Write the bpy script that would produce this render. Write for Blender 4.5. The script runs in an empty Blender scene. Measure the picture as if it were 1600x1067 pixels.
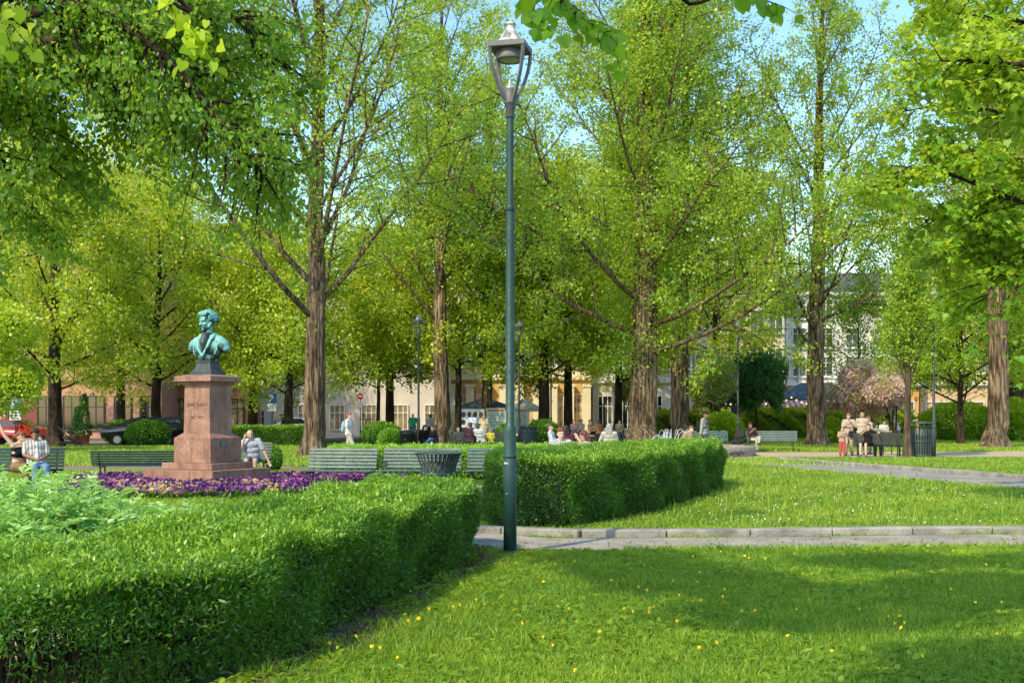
import bpy, bmesh, math, random
import numpy as np
from mathutils import Vector, Matrix, Quaternion
R = math.radians
scn = bpy.context.scene
C = scn.collection
rng = np.random.default_rng(7)
random.seed(7)
FPX, EYE, HOR = 1778.0, 1.65, 648.0


def gx(px, Y):                       # world X of a photo column at a depth
    return (px - 800.0) / FPX * Y


def gz(py, Y):                       # world Z of a photo row at a depth
    return EYE - (py - HOR) / FPX * Y


# ------------------------------------------------------------------ object helpers
def tag(o, label=None, cat=None, group=None, kind=None):
    if label:
        o['label'] = label
    if cat:
        o['category'] = cat
    if group:
        o['group'] = group
    if kind:
        o['kind'] = kind
    return o


def empty(name, loc=(0, 0, 0), rz=0.0):
    o = bpy.data.objects.new(name, None)
    C.objects.link(o)
    o.location = loc
    o.rotation_euler = (0, 0, rz)
    o.empty_display_size = 0.2
    return o


def link(name, me, parent=None, loc=None, rz=0.0):
    o = bpy.data.objects.new(name, me)
    C.objects.link(o)
    if parent:
        o.parent = parent
    if loc is not None:
        o.location = loc
    o.rotation_euler = (0, 0, rz)
    return o


def copy_tree(o, parent=None):
    c = o.copy()
    C.objects.link(c)
    if parent:
        c.parent = parent
    for ch in list(o.children):
        copy_tree(ch, c)
    return c


class MB:
    """collects shapes into one mesh"""

    def __init__(s):
        s.v, s.f, s.m, s.sm = [], [], [], []

    def add(s, vs, fs, mi=0, smooth=False):
        b = len(s.v)
        s.v.extend([tuple(map(float, p)) for p in vs])
        for f in fs:
            s.f.append([i + b for i in f])
            s.m.append(mi)
            s.sm.append(smooth)
        return s

    def box(s, c, d, rot=None, mi=0, bev=0.0):
        x, y, z = d[0] / 2, d[1] / 2, d[2] / 2
        if bev > 0:
            bm = bmesh.new()
            bmesh.ops.create_cube(bm, size=1.0)
            for v in bm.verts:
                v.co = Vector((v.co.x * d[0], v.co.y * d[1], v.co.z * d[2]))
            bmesh.ops.bevel(bm, geom=list(bm.edges), offset=bev, segments=1, affect='EDGES')
            vs = [v.co.copy() for v in bm.verts]
            fs = [[v.index for v in f.verts] for f in bm.faces]
            bm.free()
        else:
            vs = [Vector(p) for p in ((-x, -y, -z), (x, -y, -z), (x, y, -z), (-x, y, -z), (-x, -y, z), (x, -y, z), (x, y, z), (-x, y, z))]
            fs = [(0, 3, 2, 1), (4, 5, 6, 7), (0, 1, 5, 4), (1, 2, 6, 5), (2, 3, 7, 6), (3, 0, 4, 7)]
        if rot is not None:
            vs = [rot @ v for v in vs]
        cc = Vector(c)
        return s.add([v + cc for v in vs], fs, mi)

    def tube(s, pts, rad, n=8, mi=0, smooth=True, caps=True):
        pts = [Vector(p) for p in pts]
        if not hasattr(rad, '__len__'):
            rad = [rad] * len(pts)
        vs, fs = [], []
        up = None
        for i, p in enumerate(pts):
            a = pts[max(0, i - 1)]
            b = pts[min(len(pts) - 1, i + 1)]
            d = (b - a)
            d = d.normalized() if d.length > 1e-9 else Vector((0, 0, 1))
            if up is None:
                up = Vector((0, 0, 1)) if abs(d.z) < .9 else Vector((1, 0, 0))
            u = (up - d * up.dot(d))
            u = u.normalized() if u.length > 1e-6 else d.orthogonal().normalized()
            w = d.cross(u)
            up = u
            for k in range(n):
                t = 2 * math.pi * k / n
                vs.append(p + (u * math.cos(t) + w * math.sin(t)) * rad[i])
        for i in range(len(pts) - 1):
            for k in range(n):
                k2 = (k + 1) % n
                fs.append((i * n + k, i * n + k2, (i + 1) * n + k2, (i + 1) * n + k))
        s.add(vs, fs, mi, smooth)
        if caps:
            b = len(s.v) - len(vs)
            s.f.append([b + k for k in range(n)][::-1]); s.m.append(mi); s.sm.append(False)
            s.f.append([b + (len(pts) - 1) * n + k for k in range(n)]); s.m.append(mi); s.sm.append(False)
        return s

    def lathe(s, prof, c=(0, 0, 0), n=24, mi=0, smooth=True, rot=0.0):
        vs, fs = [], []
        for (r, z) in prof:
            for k in range(n):
                t = rot + 2 * math.pi * k / n
                vs.append((c[0] + r * math.cos(t), c[1] + r * math.sin(t), c[2] + z))
        for i in range(len(prof) - 1):
            for k in range(n):
                k2 = (k + 1) % n
                fs.append((i * n + k, i * n + k2, (i + 1) * n + k2, (i + 1) * n + k))
        s.add(vs, fs, mi, smooth)
        b = len(s.v) - len(vs)
        if prof[0][0] > 1e-4:
            s.f.append([b + k for k in range(n)][::-1]); s.m.append(mi); s.sm.append(False)
        if prof[-1][0] > 1e-4:
            s.f.append([b + (len(prof) - 1) * n + k for k in range(n)]); s.m.append(mi); s.sm.append(False)
        return s

    def ball(s, c, r, nu=14, nv=9, mi=0, rot=None):
        if not hasattr(r, '__len__'):
            r = (r, r, r)
        vs, fs = [], []
        for j in range(nv + 1):
            ph = math.pi * j / nv
            for i in range(nu):
                t = 2 * math.pi * i / nu
                p = Vector((r[0] * math.sin(ph) * math.cos(t), r[1] * math.sin(ph) * math.sin(t), -r[2] * math.cos(ph)))
                if rot is not None:
                    p = rot @ p
                vs.append(p + Vector(c))
        for j in range(nv):
            for i in range(nu):
                i2 = (i + 1) % nu
                fs.append((j * nu + i, j * nu + i2, (j + 1) * nu + i2, (j + 1) * nu + i))
        return s.add(vs, fs, mi, True)

    def prism(s, poly, z0, z1, mi=0):
        n = len(poly)
        vs = [(x, y, z0) for x, y in poly] + [(x, y, z1) for x, y in poly]
        fs = [tuple(range(n))[::-1], tuple(range(n, 2 * n))]
        fs += [(i, (i + 1) % n, n + (i + 1) % n, n + i) for i in range(n)]
        return s.add(vs, fs, mi)

    def mesh(s, name, mats):
        me = bpy.data.meshes.new(name)
        me.from_pydata(s.v, [], s.f)
        me.polygons.foreach_set('material_index', s.m)
        me.polygons.foreach_set('use_smooth', s.sm)
        for m in (mats if isinstance(mats, (list, tuple)) else [mats]):
            me.materials.append(m)
        me.update()
        return me

    def build(s, name, mats, parent=None, loc=None, rz=0.0):
        return link(name, s.mesh(name, mats), parent, loc, rz)


def np_mesh(name, V, k, mats, tint=None, mi=None, smooth=False):
    """V: (N*k,3) separate k-gons"""
    V = np.ascontiguousarray(V, dtype=np.float32).reshape(-1, 3)
    nv = len(V)
    nf = nv // k
    me = bpy.data.meshes.new(name)
    me.vertices.add(nv)
    me.vertices.foreach_set('co', V.ravel())
    me.loops.add(nv)
    me.loops.foreach_set('vertex_index', np.arange(nv, dtype=np.int32))
    me.polygons.add(nf)
    me.polygons.foreach_set('loop_start', np.arange(nf, dtype=np.int32) * k)
    me.polygons.foreach_set('loop_total', np.full(nf, k, dtype=np.int32))
    for m in (mats if isinstance(mats, (list, tuple)) else [mats]):
        me.materials.append(m)
    if mi is not None:
        me.polygons.foreach_set('material_index', np.asarray(mi, dtype=np.int32))
    if smooth:
        me.polygons.foreach_set('use_smooth', np.ones(nf, dtype=bool))
    if tint is not None:
        at = me.attributes.new('tint', 'FLOAT', 'FACE')
        at.data.foreach_set('value', np.asarray(tint, dtype=np.float32))
    me.update(calc_edges=True)
    return me


# ------------------------------------------------------------------ material helpers
MATS = {}


def newmat(name):
    m = bpy.data.materials.new(name)
    m.use_nodes = True
    nt = m.node_tree
    nt.nodes.clear()
    out = nt.nodes.new('ShaderNodeOutputMaterial')
    return m, nt, out


def nd(nt, typ, **kw):
    n = nt.nodes.new(typ)
    for k, v in kw.items():
        if k in n.inputs:
            n.inputs[k].default_value = v
        else:
            setattr(n, k, v)
    return n


def ramp(nt, stops, interp='LINEAR'):
    n = nt.nodes.new('ShaderNodeValToRGB')
    cr = n.color_ramp
    cr.interpolation = interp
    while len(cr.elements) < len(stops):
        cr.elements.new(0.5)
    for e, (p, c) in zip(cr.elements, stops):
        e.position = p
        e.color = (*c, 1) if len(c) == 3 else c
    return n


def coords(nt, scale=(1, 1, 1), obj=True):
    tc = nt.nodes.new('ShaderNodeTexCoord')
    mp = nt.nodes.new('ShaderNodeMapping')
    mp.inputs['Scale'].default_value = scale
    nt.links.new(tc.outputs['Object'], mp.inputs['Vector'])
    return mp.outputs['Vector']


def surf(name, c1, c2=None, scale=6.0, rough=0.6, bump=0.0, bscale=None, metal=0.0, stretch=(1, 1, 1), detail=6.0, lo=.35, hi=.65, spec=.5, coat=0.0, c3=None):
    """noise mottled principled surface"""
    if name in MATS:
        return MATS[name]
    m, nt, out = newmat(name)
    bs = nd(nt, 'ShaderNodeBsdfPrincipled', Roughness=rough, Metallic=metal)
    bs.inputs['Specular IOR Level'].default_value = spec
    if coat:
        bs.inputs['Coat Weight'].default_value = coat
    vec = coords(nt, stretch)
    nz = nd(nt, 'ShaderNodeTexNoise', Scale=scale, Detail=detail, Roughness=.62)
    nt.links.new(vec, nz.inputs['Vector'])
    if c2 is None:
        c2 = tuple(x * .8 for x in c1)
    st = [(lo, c2), (hi, c1)]
    if c3 is not None:
        st.append((min(.98, hi + .12), c3))
    rp = ramp(nt, st)
    nt.links.new(nz.outputs['Fac'], rp.inputs['Fac'])
    nt.links.new(rp.outputs['Color'], bs.inputs['Base Color'])
    if bump:
        n2 = nd(nt, 'ShaderNodeTexNoise', Scale=bscale or scale * 3, Detail=5.0)
        nt.links.new(vec, n2.inputs['Vector'])
        bp = nd(nt, 'ShaderNodeBump', Strength=bump, Distance=.02)
        nt.links.new(n2.outputs['Fac'], bp.inputs['Height'])
        nt.links.new(bp.outputs['Normal'], bs.inputs['Normal'])
    nt.links.new(bs.outputs['BSDF'], out.inputs['Surface'])
    MATS[name] = m
    return m


def leafmat(name, dark, mid, light, trans, tfac=.45, gloss=.05, rough=.45, gain=2.3):
    dark, mid, light, trans = [tuple(min(.85, x * gain) for x in c) for c in (dark, mid, light, trans)]
    tfac = min(.6, tfac * 1.2)
    m, nt, out = newmat(name)
    at = nt.nodes.new('ShaderNodeAttribute')
    at.attribute_name = 'tint'
    rp = ramp(nt, [(0.0, dark), (.5, mid), (1.0, light)])
    nt.links.new(at.outputs['Fac'], rp.inputs['Fac'])
    df = nt.nodes.new('ShaderNodeBsdfDiffuse')
    nt.links.new(rp.outputs['Color'], df.inputs['Color'])
    tr = nt.nodes.new('ShaderNodeBsdfTranslucent')
    mx = nt.nodes.new('ShaderNodeMixRGB')
    mx.blend_type = 'MIX'
    mx.inputs['Fac'].default_value = .6
    mx.inputs['Color2'].default_value = (*trans, 1)
    nt.links.new(rp.outputs['Color'], mx.inputs['Color1'])
    nt.links.new(mx.outputs['Color'], tr.inputs['Color'])
    ms = nt.nodes.new('ShaderNodeMixShader')
    ms.inputs['Fac'].default_value = tfac
    nt.links.new(df.outputs[0], ms.inputs[1])
    nt.links.new(tr.outputs[0], ms.inputs[2])
    gl = nt.nodes.new('ShaderNodeBsdfGlossy')
    gl.inputs['Roughness'].default_value = rough
    m2 = nt.nodes.new('ShaderNodeMixShader')
    m2.inputs['Fac'].default_value = gloss
    nt.links.new(ms.outputs[0], m2.inputs[1])
    nt.links.new(gl.outputs[0], m2.inputs[2])
    nt.links.new(m2.outputs[0], out.inputs['Surface'])
    MATS[name] = m
    return m


def barkmat(name, dark, light, sx=7.0, bump=.9):
    m, nt, out = newmat(name)
    bs = nd(nt, 'ShaderNodeBsdfPrincipled', Roughness=.9)
    bs.inputs['Specular IOR Level'].default_value = .2
    v = coords(nt, (1, 1, .12))
    n1 = nd(nt, 'ShaderNodeTexNoise', Scale=sx, Detail=8.0, Roughness=.65, Distortion=.6)
    nt.links.new(v, n1.inputs['Vector'])
    v2 = coords(nt, (1, 1, .5))
    n2 = nd(nt, 'ShaderNodeTexNoise', Scale=1.3, Detail=4.0)
    nt.links.new(v2, n2.inputs['Vector'])
    rp = ramp(nt, [(.40, dark), (.52, tuple((a + b) / 2 for a, b in zip(dark, light))), (.60, light)])
    nt.links.new(n1.outputs['Fac'], rp.inputs['Fac'])
    rp2 = ramp(nt, [(.3, (.55, .5, .45)), (.7, (1.15, 1.1, 1.05))])
    nt.links.new(n2.outputs['Fac'], rp2.inputs['Fac'])
    mx = nt.nodes.new('ShaderNodeMixRGB')
    mx.blend_type = 'MULTIPLY'
    mx.inputs['Fac'].default_value = 1
    nt.links.new(rp.outputs['Color'], mx.inputs['Color1'])
    nt.links.new(rp2.outputs['Color'], mx.inputs['Color2'])
    nt.links.new(mx.outputs['Color'], bs.inputs['Base Color'])
    bp = nd(nt, 'ShaderNodeBump', Strength=bump, Distance=.16)
    nt.links.new(n1.outputs['Fac'], bp.inputs['Height'])
    nt.links.new(bp.outputs['Normal'], bs.inputs['Normal'])
    nt.links.new(bs.outputs['BSDF'], out.inputs['Surface'])
    MATS[name] = m
    return m


# ------------------------------------------------------------------ camera, sky and sun
cam = bpy.data.cameras.new('camera')
cam.sensor_width = 36.0
cam.lens = 36.0 * FPX / 1600.0
cam.shift_y = (HOR - 533.5) / 1600.0
cam.clip_start = .05
cam.clip_end = 2000
co = bpy.data.objects.new('camera', cam)
C.objects.link(co)
co.location = (0, 0, EYE)
co.rotation_euler = (R(90), 0, 0)
scn.camera = co

SUN_EL = 42.0
sun_from = Vector((-.60, -.80, 0)).normalized() * math.cos(R(SUN_EL)) + Vector((0, 0, math.sin(R(SUN_EL))))
w = bpy.data.worlds.new('World')
scn.world = w
w.use_nodes = True
wn = w.node_tree
sky = wn.nodes.new('ShaderNodeTexSky')
sky.sky_type = 'NISHITA'
sky.sun_disc = False
sky.sun_elevation = R(SUN_EL)
sky.sun_rotation = math.atan2(sun_from.x, sun_from.y)
sky.air_density = 1.0
sky.dust_density = .6
sky.ozone_density = 1.6
bg = wn.nodes['Background']
bg.inputs['Strength'].default_value = .36
hs = wn.nodes.new('ShaderNodeHueSaturation')
hs.inputs['Saturation'].default_value = 1.18
wb = wn.nodes.new('ShaderNodeMixRGB')            # camera white balance: slightly warm
wb.blend_type = 'MULTIPLY'
wb.inputs['Fac'].default_value = 1
wb.inputs['Color2'].default_value = (1.04, 1.0, .95, 1)
wn.links.new(sky.outputs['Color'], hs.inputs['Color'])
wn.links.new(hs.outputs['Color'], wb.inputs['Color1'])
wn.links.new(wb.outputs['Color'], bg.inputs['Color'])
sl = bpy.data.lights.new('sun', 'SUN')
sl.energy = 5.0
sl.angle = R(.6)
sl.color = (1.0, .87, .55)
so = bpy.data.objects.new('sun', sl)
C.objects.link(so)
so.location = (-30, -20, 40)
so.rotation_euler = (-sun_from).to_track_quat('-Z', 'Y').to_euler()
scn.view_settings.view_transform = 'Standard'
scn.view_settings.look = 'None'
scn.view_settings.exposure = 0
scn.view_settings.gamma = 1
scn.cycles.use_denoising = True
scn.cycles.max_bounces = 14
scn.cycles.diffuse_bounces = 8
scn.cycles.transmission_bounces = 8
scn.cycles.transparent_max_bounces = 8
scn.cycles.sample_clamp_indirect = 6.0
scn.cycles.use_adaptive_sampling = True
scn.cycles.adaptive_threshold = .015
# ------------------------------------------------------------------ leaves
LEAF = {
    'rhomb': np.array([(0, 0, 0), (.5, .5, .10), (1, 0, -.05), (.45, -.5, .10)]),
    'ovate': np.array([(0, 0, 0), (.28, .46, .12), (.68, .36, .08), (1, 0, -.14), (.68, -.36, .08), (.28, -.46, .12)]),
    'heart': np.array([(.04, 0, -.02), (-.06, .26, .06), (.14, .48, .12), (.42, .5, .13), (.72, .3, .05), (1, 0, -.16),
                       (.72, -.3, .05), (.42, -.5, .13), (.14, -.48, .12), (-.06, -.26, .06)]),
    'maple': np.array([(0, 0, 0), (.10, .52, .10), (.30, .34, .05), (.55, .62, .12), (.62, .26, .03), (1, 0, -.15),
                       (.62, -.26, .03), (.55, -.62, .12), (.30, -.34, .05), (.10, -.52, .10)]),
}


def unit(a):
    return a / np.maximum(np.linalg.norm(a, axis=-1, keepdims=True), 1e-9)


def leaf_verts(P, size, shape, droop=.35, aspect=.75, up=.6, out=None, rs=None, axis=None):
    """leaf quads/polygons at P; droop pulls the leaf tip down, up biases the normal upward"""
    rs = rs or rng
    n = len(P)
    a = rs.normal(size=(n, 3)) if axis is None else axis + rs.normal(size=(n, 3)) * .45
    a[:, 2] -= droop * 1.6
    if out is not None:
        a += out
    a = unit(a)
    nn = rs.normal(size=(n, 3))
    nn[:, 2] += up * 2
    nn = unit(nn - a * np.sum(nn * a, axis=1, keepdims=True))
    b = np.cross(nn, a)
    L = LEAF[shape]
    s = np.asarray(size).reshape(-1, 1, 1) * np.ones((n, 1, 1))
    V = P[:, None, :] + s * (a[:, None, :] * L[None, :, 0:1] + b[:, None, :] * (L[None, :, 1:2] * aspect) + nn[:, None, :] * L[None, :, 2:3])
    return V.reshape(-1, 3), len(L)


def crown_mesh(name, P, clump, size, shape, mat, seed, jitter=.25, **kw):
    rs = np.random.default_rng(seed)
    n = len(P)
    sz = size * (.5 + rs.gamma(2.2, .22, n).clip(0, .85))
    V, k = leaf_verts(P, sz, shape, rs=rs, **kw)
    tint = np.clip(clump + rs.normal(0, jitter, n), 0, 1)
    return np_mesh(name, V, k, mat, tint=tint)


# ------------------------------------------------------------------ trees
def curve_path(p0, d0, length, n, bend, wob, rs):
    """polyline starting at p0 along d0, bent by vector 'bend' per unit length"""
    pts = [Vector(p0)]
    d = Vector(d0).normalized()
    st = length / n
    for i in range(n):
        d = (d + Vector(bend) * (1.0 / n) + Vector(rs.normal(0, wob, 3)) * .5).normalized()
        pts.append(pts[-1] + d * st)
    return pts


def at_path(pts, t):
    x = t * (len(pts) - 1)
    i = min(int(x), len(pts) - 2)
    f = x - i
    return pts[i].lerp(pts[i + 1], f), (pts[i + 1] - pts[i]).normalized()


def trunk_tube(mb, pts, rad, n, seed, ridge=.07, flare=.55, fh=1.2):
    rs = np.random.default_rng(seed)
    ph = rs.uniform(0, 6.28, 8)
    ks = rs.integers(3, 20, 8)
    b = len(mb.v)
    vs, fs = [], []
    for i, p in enumerate(pts):
        z = p.z - pts[0].z
        for k in range(n):
            t = 2 * math.pi * k / n
            rg = sum(math.sin(ks[j] * t + ph[j] + z * (.25 if j % 2 else -.2)) for j in range(8)) / 4.0
            root = max(0, 1 - z / fh) ** 2
            r = rad[i] * (1 + ridge * rg + flare * root * (1 + .5 * math.sin(5 * t + ph[0]) + .3 * math.sin(3 * t + ph[1])))
            vs.append((p.x + r * math.cos(t), p.y + r * math.sin(t), p.z))
    for i in range(len(pts) - 1):
        for k in range(n):
            k2 = (k + 1) % n
            fs.append((i * n + k, i * n + k2, (i + 1) * n + k2, (i + 1) * n + k))
    mb.add(vs, fs, 0, True)


def make_tree(name, label, loc, H, r0, seed, first=5.0, nlimb=22, limb=(.30, .22), el=(48, 65), bend=.55, nsub=9, sublen=.38,
              nleaf=50000, lsize=.13, shape='rhomb', sig=.30, lmat='leaf_poplar', bmat='bark_poplar', limbs=None, group=None, cat='tree',
              lean=(0, 0), fork=None, droop=.3, up=.4, top_pow=.8, twig=True, tcl=(.45, .22), subdroop=0.0, prof=None, aspect=.8, flare=.55, az0=None, low_leaf=None, trunk_top=.97, skipdir=None, mantle=0):
    rs = np.random.default_rng(seed)
    root = empty(name, loc)
    tag(root, label, cat, group)
    tb = MB()
    nt_ = 14
    # trunk
    pts, rad = [], []
    hz = [0, .15, .35, .7, 1.2] + list(np.linspace(2.0, H * trunk_top, nt_))
    wx = rs.normal(0, .05, len(hz)).cumsum() * H / 25
    wy = rs.normal(0, .05, len(hz)).cumsum() * H / 25
    for i, z in enumerate(hz):
        t = z / H
        wob = 0 if i < 4 else 1
        pts.append(Vector((lean[0] * z + wx[i] * wob, lean[1] * z + wy[i] * wob, z - .06 if i == 0 else z)))
        rad.append(max(.015, r0 * (1 - t) ** top_pow))
    trunk_tube(tb, pts, rad, 56 if r0 > .4 else 20, seed, flare=flare, ridge=.10)

    def trunk_at(z):
        for i in range(len(pts) - 1):
            if pts[i + 1].z >= z:
                f = (z - pts[i].z) / max(1e-6, pts[i + 1].z - pts[i].z)
                return pts[i].lerp(pts[i + 1], f), rad[i] * (1 - f) + rad[i + 1] * f
        return pts[-1], rad[-1]
    LP = []                                            # (points, radius0)
    if limbs is not None:
        for (pp, rr) in limbs:
            pv = [Vector(p) for p in pp]
            LP.append((pv, rr, 1.0))
    g = rs.uniform(0, 6.28) if az0 is None else az0
    zmax = H * .95
    for i in range(nlimb):
        u = (i + .5) / nlimb
        z = first + (zmax - first) * u ** 1.15
        p, r = trunk_at(z)
        g += 2.39996 + rs.normal(0, .25)
        if skipdir is not None and math.cos(g - skipdir) > .6:
            g += 1.6
        pf = prof(u) if prof else (1 - u) ** .6
        L = H * (limb[1] + (limb[0] - limb[1]) * rs.random()) * (.28 + .9 * pf)
        e = R(el[0] + (el[1] - el[0]) * u + rs.normal(0, 6))
        d = Vector((math.cos(g) * math.cos(e), math.sin(g) * math.cos(e), math.sin(e)))
        path = curve_path(p - d * r * .3, d, L, 6, (0, 0, bend), .10, rs)
        LP.append((path, max(.02, min(r * .5, .009 * L + .016)), u))
    leafP, leafC = [], []
    segs = []
    for (path, rr, u) in LP:
        n = len(path)
        tb.tube(path, [rr * (1 - .85 * k / (n - 1)) for k in range(n)], 7, 0)
        Lm = sum((path[k + 1] - path[k]).length for k in range(n - 1))
        ns = max(3, int(nsub * min(1.4, Lm / (H * .25 * .8))))
        for s in range(ns):
            t = .18 + .8 * (s + rs.random()) / ns
            q, d = at_path(path, min(t, .99))
            side = Vector(rs.normal(0, 1, 3))
            side = (side - d * side.dot(d)).normalized()
            dd = (d * .6 + side * .9 + Vector((0, 0, .15 - subdroop))).normalized()
            sl_ = Lm * sublen * rs.uniform(.6, 1.2) * (1.15 - .55 * t)
            sp = curve_path(q, dd, sl_, 4, (0, 0, bend * .3 - subdroop * 1.6), .16, rs)
            tb.tube(sp, [max(.006, rr * .35 * (1 - .8 * k / 4)) for k in range(5)], 4, 0, caps=False)
            segs.append((sp, sl_, rs.normal(tcl[0], tcl[1])))
            if twig:
                for _ in range(3):
                    q2, d2 = at_path(sp, rs.uniform(.3, 1.0) * .99)
                    s2 = Vector(rs.normal(0, 1, 3)).normalized()
                    tw = curve_path(q2, (d2 * .6 + s2).normalized(), sl_ * .4, 2, (0, 0, -subdroop), .15, rs)
                    tb.tube(tw, [max(.005, rr * .15), .004, .003], 3, 0, caps=False)
                    segs.append((tw, sl_ * .5, rs.normal(tcl[0], tcl[1])))
    wts = np.array([s[1] for s in segs])
    cnt = np.maximum(2, (nleaf * wts / wts.sum())).astype(int)
    for (sp, sl_, cl), c in zip(segs, cnt):
        A = np.array([tuple(p) for p in sp])
        t = rs.uniform(.12, 1.05, c) * (len(sp) - 1)
        i = np.clip(t.astype(int), 0, len(sp) - 2)
        f = (t - i)[:, None]
        P = A[i] * (1 - f) + A[i + 1] * f
        P += rs.normal(0, sig, (c, 3)) * (np.array([1, 1, .8]))
        leafP.append(P)
        leafC.append(np.full(c, cl))
    for _ in range(mantle // 120):                     # shoots that clothe the trunk itself
        z = rs.uniform(first * .95, H * .8)
        pc, rc = trunk_at(z)
        a = rs.uniform(0, 6.283)
        q = np.array((pc.x + (rc + rs.uniform(.3, 1.6)) * math.cos(a), pc.y + (rc + rs.uniform(.3, 1.6)) * math.sin(a), z))
        leafP.append(q + rs.normal(0, 1, (120, 3)) * np.array([.5, .5, .38]))
        leafC.append(np.full(120, rs.normal(*tcl)))
    P = np.concatenate(leafP)
    Cc = np.concatenate(leafC)
    if low_leaf is not None:
        k = P[:, 2] > low_leaf + .75 * np.sin(P[:, 0] * 1.5 + seed) * np.cos(P[:, 1] * 1.2) + rs.normal(0, .25, len(P))
        P, Cc = P[k], Cc[k]
    tb.build('trunk', MATS[bmat], root)
    link('crown', crown_mesh('crown', P, Cc, lsize, shape, MATS[lmat], seed + 1, droop=droop, up=up, aspect=aspect), root)
    return root


leafmat('leaf_poplar', (.040, .11, .010), (.105, .20, .013), (.25, .30, .022), (.35, .43, .02), .46, .04)
leafmat('leaf_lime', (.14, .195, .008), (.255, .31, .014), (.37, .37, .03), (.40, .40, .02), .5, .04)
leafmat('leaf_chestnut', (.075, .15, .008), (.16, .24, .012), (.29, .31, .018), (.38, .40, .02), .42, .05)
leafmat('leaf_linden', (.024, .075, .008), (.055, .13, .012), (.12, .20, .02), (.30, .40, .02), .45, .025)
leafmat('leaf_maple', (.040, .12, .010), (.085, .19, .014), (.22, .29, .02), (.36, .44, .02), .46, .03)
leafmat('leaf_weeping', (.018, .065, .018), (.032, .10, .024), (.06, .15, .03), (.12, .24, .03), .3, .05)
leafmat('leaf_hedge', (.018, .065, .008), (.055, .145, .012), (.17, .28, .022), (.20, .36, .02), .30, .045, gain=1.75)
leafmat('leaf_hedge_far', (.040, .12, .010), (.09, .20, .016), (.17, .28, .024), (.28, .40, .02), .35, .05)
leafmat('leaf_fern', (.05, .14, .03), (.14, .27, .07), (.26, .38, .14), (.25, .45, .05), .35, .06)
leafmat('leaf_young', (.07, .16, .008), (.14, .25, .010), (.30, .36, .015), (.45, .55, .01), .5, .05)
leafmat('petal_lilac', (.78, .44, .48), (.85, .60, .62), (.85, .78, .76), (.85, .64, .62), .4, .02, gain=1.0)
leafmat('petal_pansy', (.030, .006, .065), (.10, .018, .16), (.46, .11, .38), (.20, .04, .22), .25, .04, gain=1.1)
leafmat('petal_pale', (.50, .34, .06), (.62, .52, .12), (.62, .38, .46), (.6, .5, .2), .3, .03, gain=1.1)
leafmat('blossom', (.45, .42, .22), (.62, .55, .38), (.72, .60, .50), (.6, .6, .3), .4, .02, gain=1.1)
leafmat('grass_blade', (.030, .090, .008), (.092, .165, .012), (.20, .25, .022), (.30, .38, .02), .42, .04, gain=2.6)
leafmat('grass_far', (.050, .11, .010), (.115, .18, .014), (.22, .27, .03), (.28, .38, .03), .35, .04)
barkmat('bark_poplar', (.050, .036, .026), (.40, .305, .205), 9.0, 1.0)
barkmat('bark_dark', (.030, .022, .016), (.11, .08, .055), 9)
barkmat('bark_twig', (.06, .05, .035), (.16, .13, .09), 14, .4)

# poplars of the front row
T1 = make_tree('poplar_tree', 'tall open poplar with a single leaning brown trunk right of the bust monument', (gx(489, 46), 46, 0), 27, .42, 11,
               first=4.6, nlimb=26, limb=(.44, .32), el=(38, 74), bend=.55, nsub=10, nleaf=50000, lsize=.125, sig=.17, lean=(.012, 0),
               lmat='leaf_poplar', top_pow=.75, mantle=5000)
T2 = make_tree('poplar_tree', 'slim poplar whose pale barked trunk stands directly behind the black clad seated people', (gx(686, 64), 64, 0), 27, .44, 12,
               first=6.5, nlimb=26, limb=(.34, .26), el=(40, 70), nleaf=46000, lsize=.15, sig=.24)
T3 = make_tree('poplar_tree', 'broadest poplar with a thick grooved double trunk behind the right hedge', (gx(1003, 55), 55, 0), 29, .70, 13,
               first=4.4, nlimb=38, limb=(.42, .30), el=(6, 68), bend=.6, nsub=12, nleaf=100000, lsize=.135, sig=.22, flare=.25, mantle=26000)
T4 = make_tree('poplar_tree', 'poplar with a tan trunk just right of the thick double trunk', (gx(1068, 64), 64, 0), 28, .54, 14,
               first=6.8, nlimb=28, limb=(.36, .26), el=(36, 70), nleaf=44000, lsize=.15, sig=.25, mantle=9000)
T5 = make_tree('poplar_tree', 'poplar with an upright brown trunk in front of the white building', (gx(1277, 60), 60, 0), 26, .48, 15,
               first=5.2, nlimb=26, limb=(.38, .28), el=(14, 70), nleaf=46000, lsize=.135, sig=.20, skipdir=2.75)
T6 = make_tree('poplar_tree', 'poplar with a sunlit tan trunk flaring at its foot at the right edge', (gx(1553, 56), 56, 0), 27, .52, 16,
               first=6.0, nlimb=26, limb=(.34, .26), el=(36, 70), nleaf=40000, lsize=.135, sig=.20)
T8 = make_tree('poplar_tree', 'dark poplar trunk half cut off by the right edge behind the sunlit one', (gx(1612, 74), 74, 0), 26, .85, 17,
               first=7, nlimb=22, limb=(.34, .26), el=(36, 70), nleaf=50000, lsize=.17, sig=.45)
T7 = make_tree('young_tree', 'thin young columnar tree with a grey stem beside the far right bench', (gx(1418, 43.5), 43.5, 0), 8.6, .15, 18,
               first=2.6, nlimb=30, limb=(.34, .24), el=(64, 82), bend=.5, nsub=7, nleaf=14000, lsize=.10, sig=.15, bmat='bark_twig', flare=.5)
for px, Y, H, sd, lb in [(764, 70, 26, 61, 'poplar with a thin dark trunk just left of the near lamp post')]:
    make_tree('poplar_tree', lb, (gx(px, Y), Y, 0), H, .36, sd, first=7.5, nlimb=26, limb=(.32, .24), el=(34, 70), nleaf=30000, lsize=.15, sig=.26)
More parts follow.
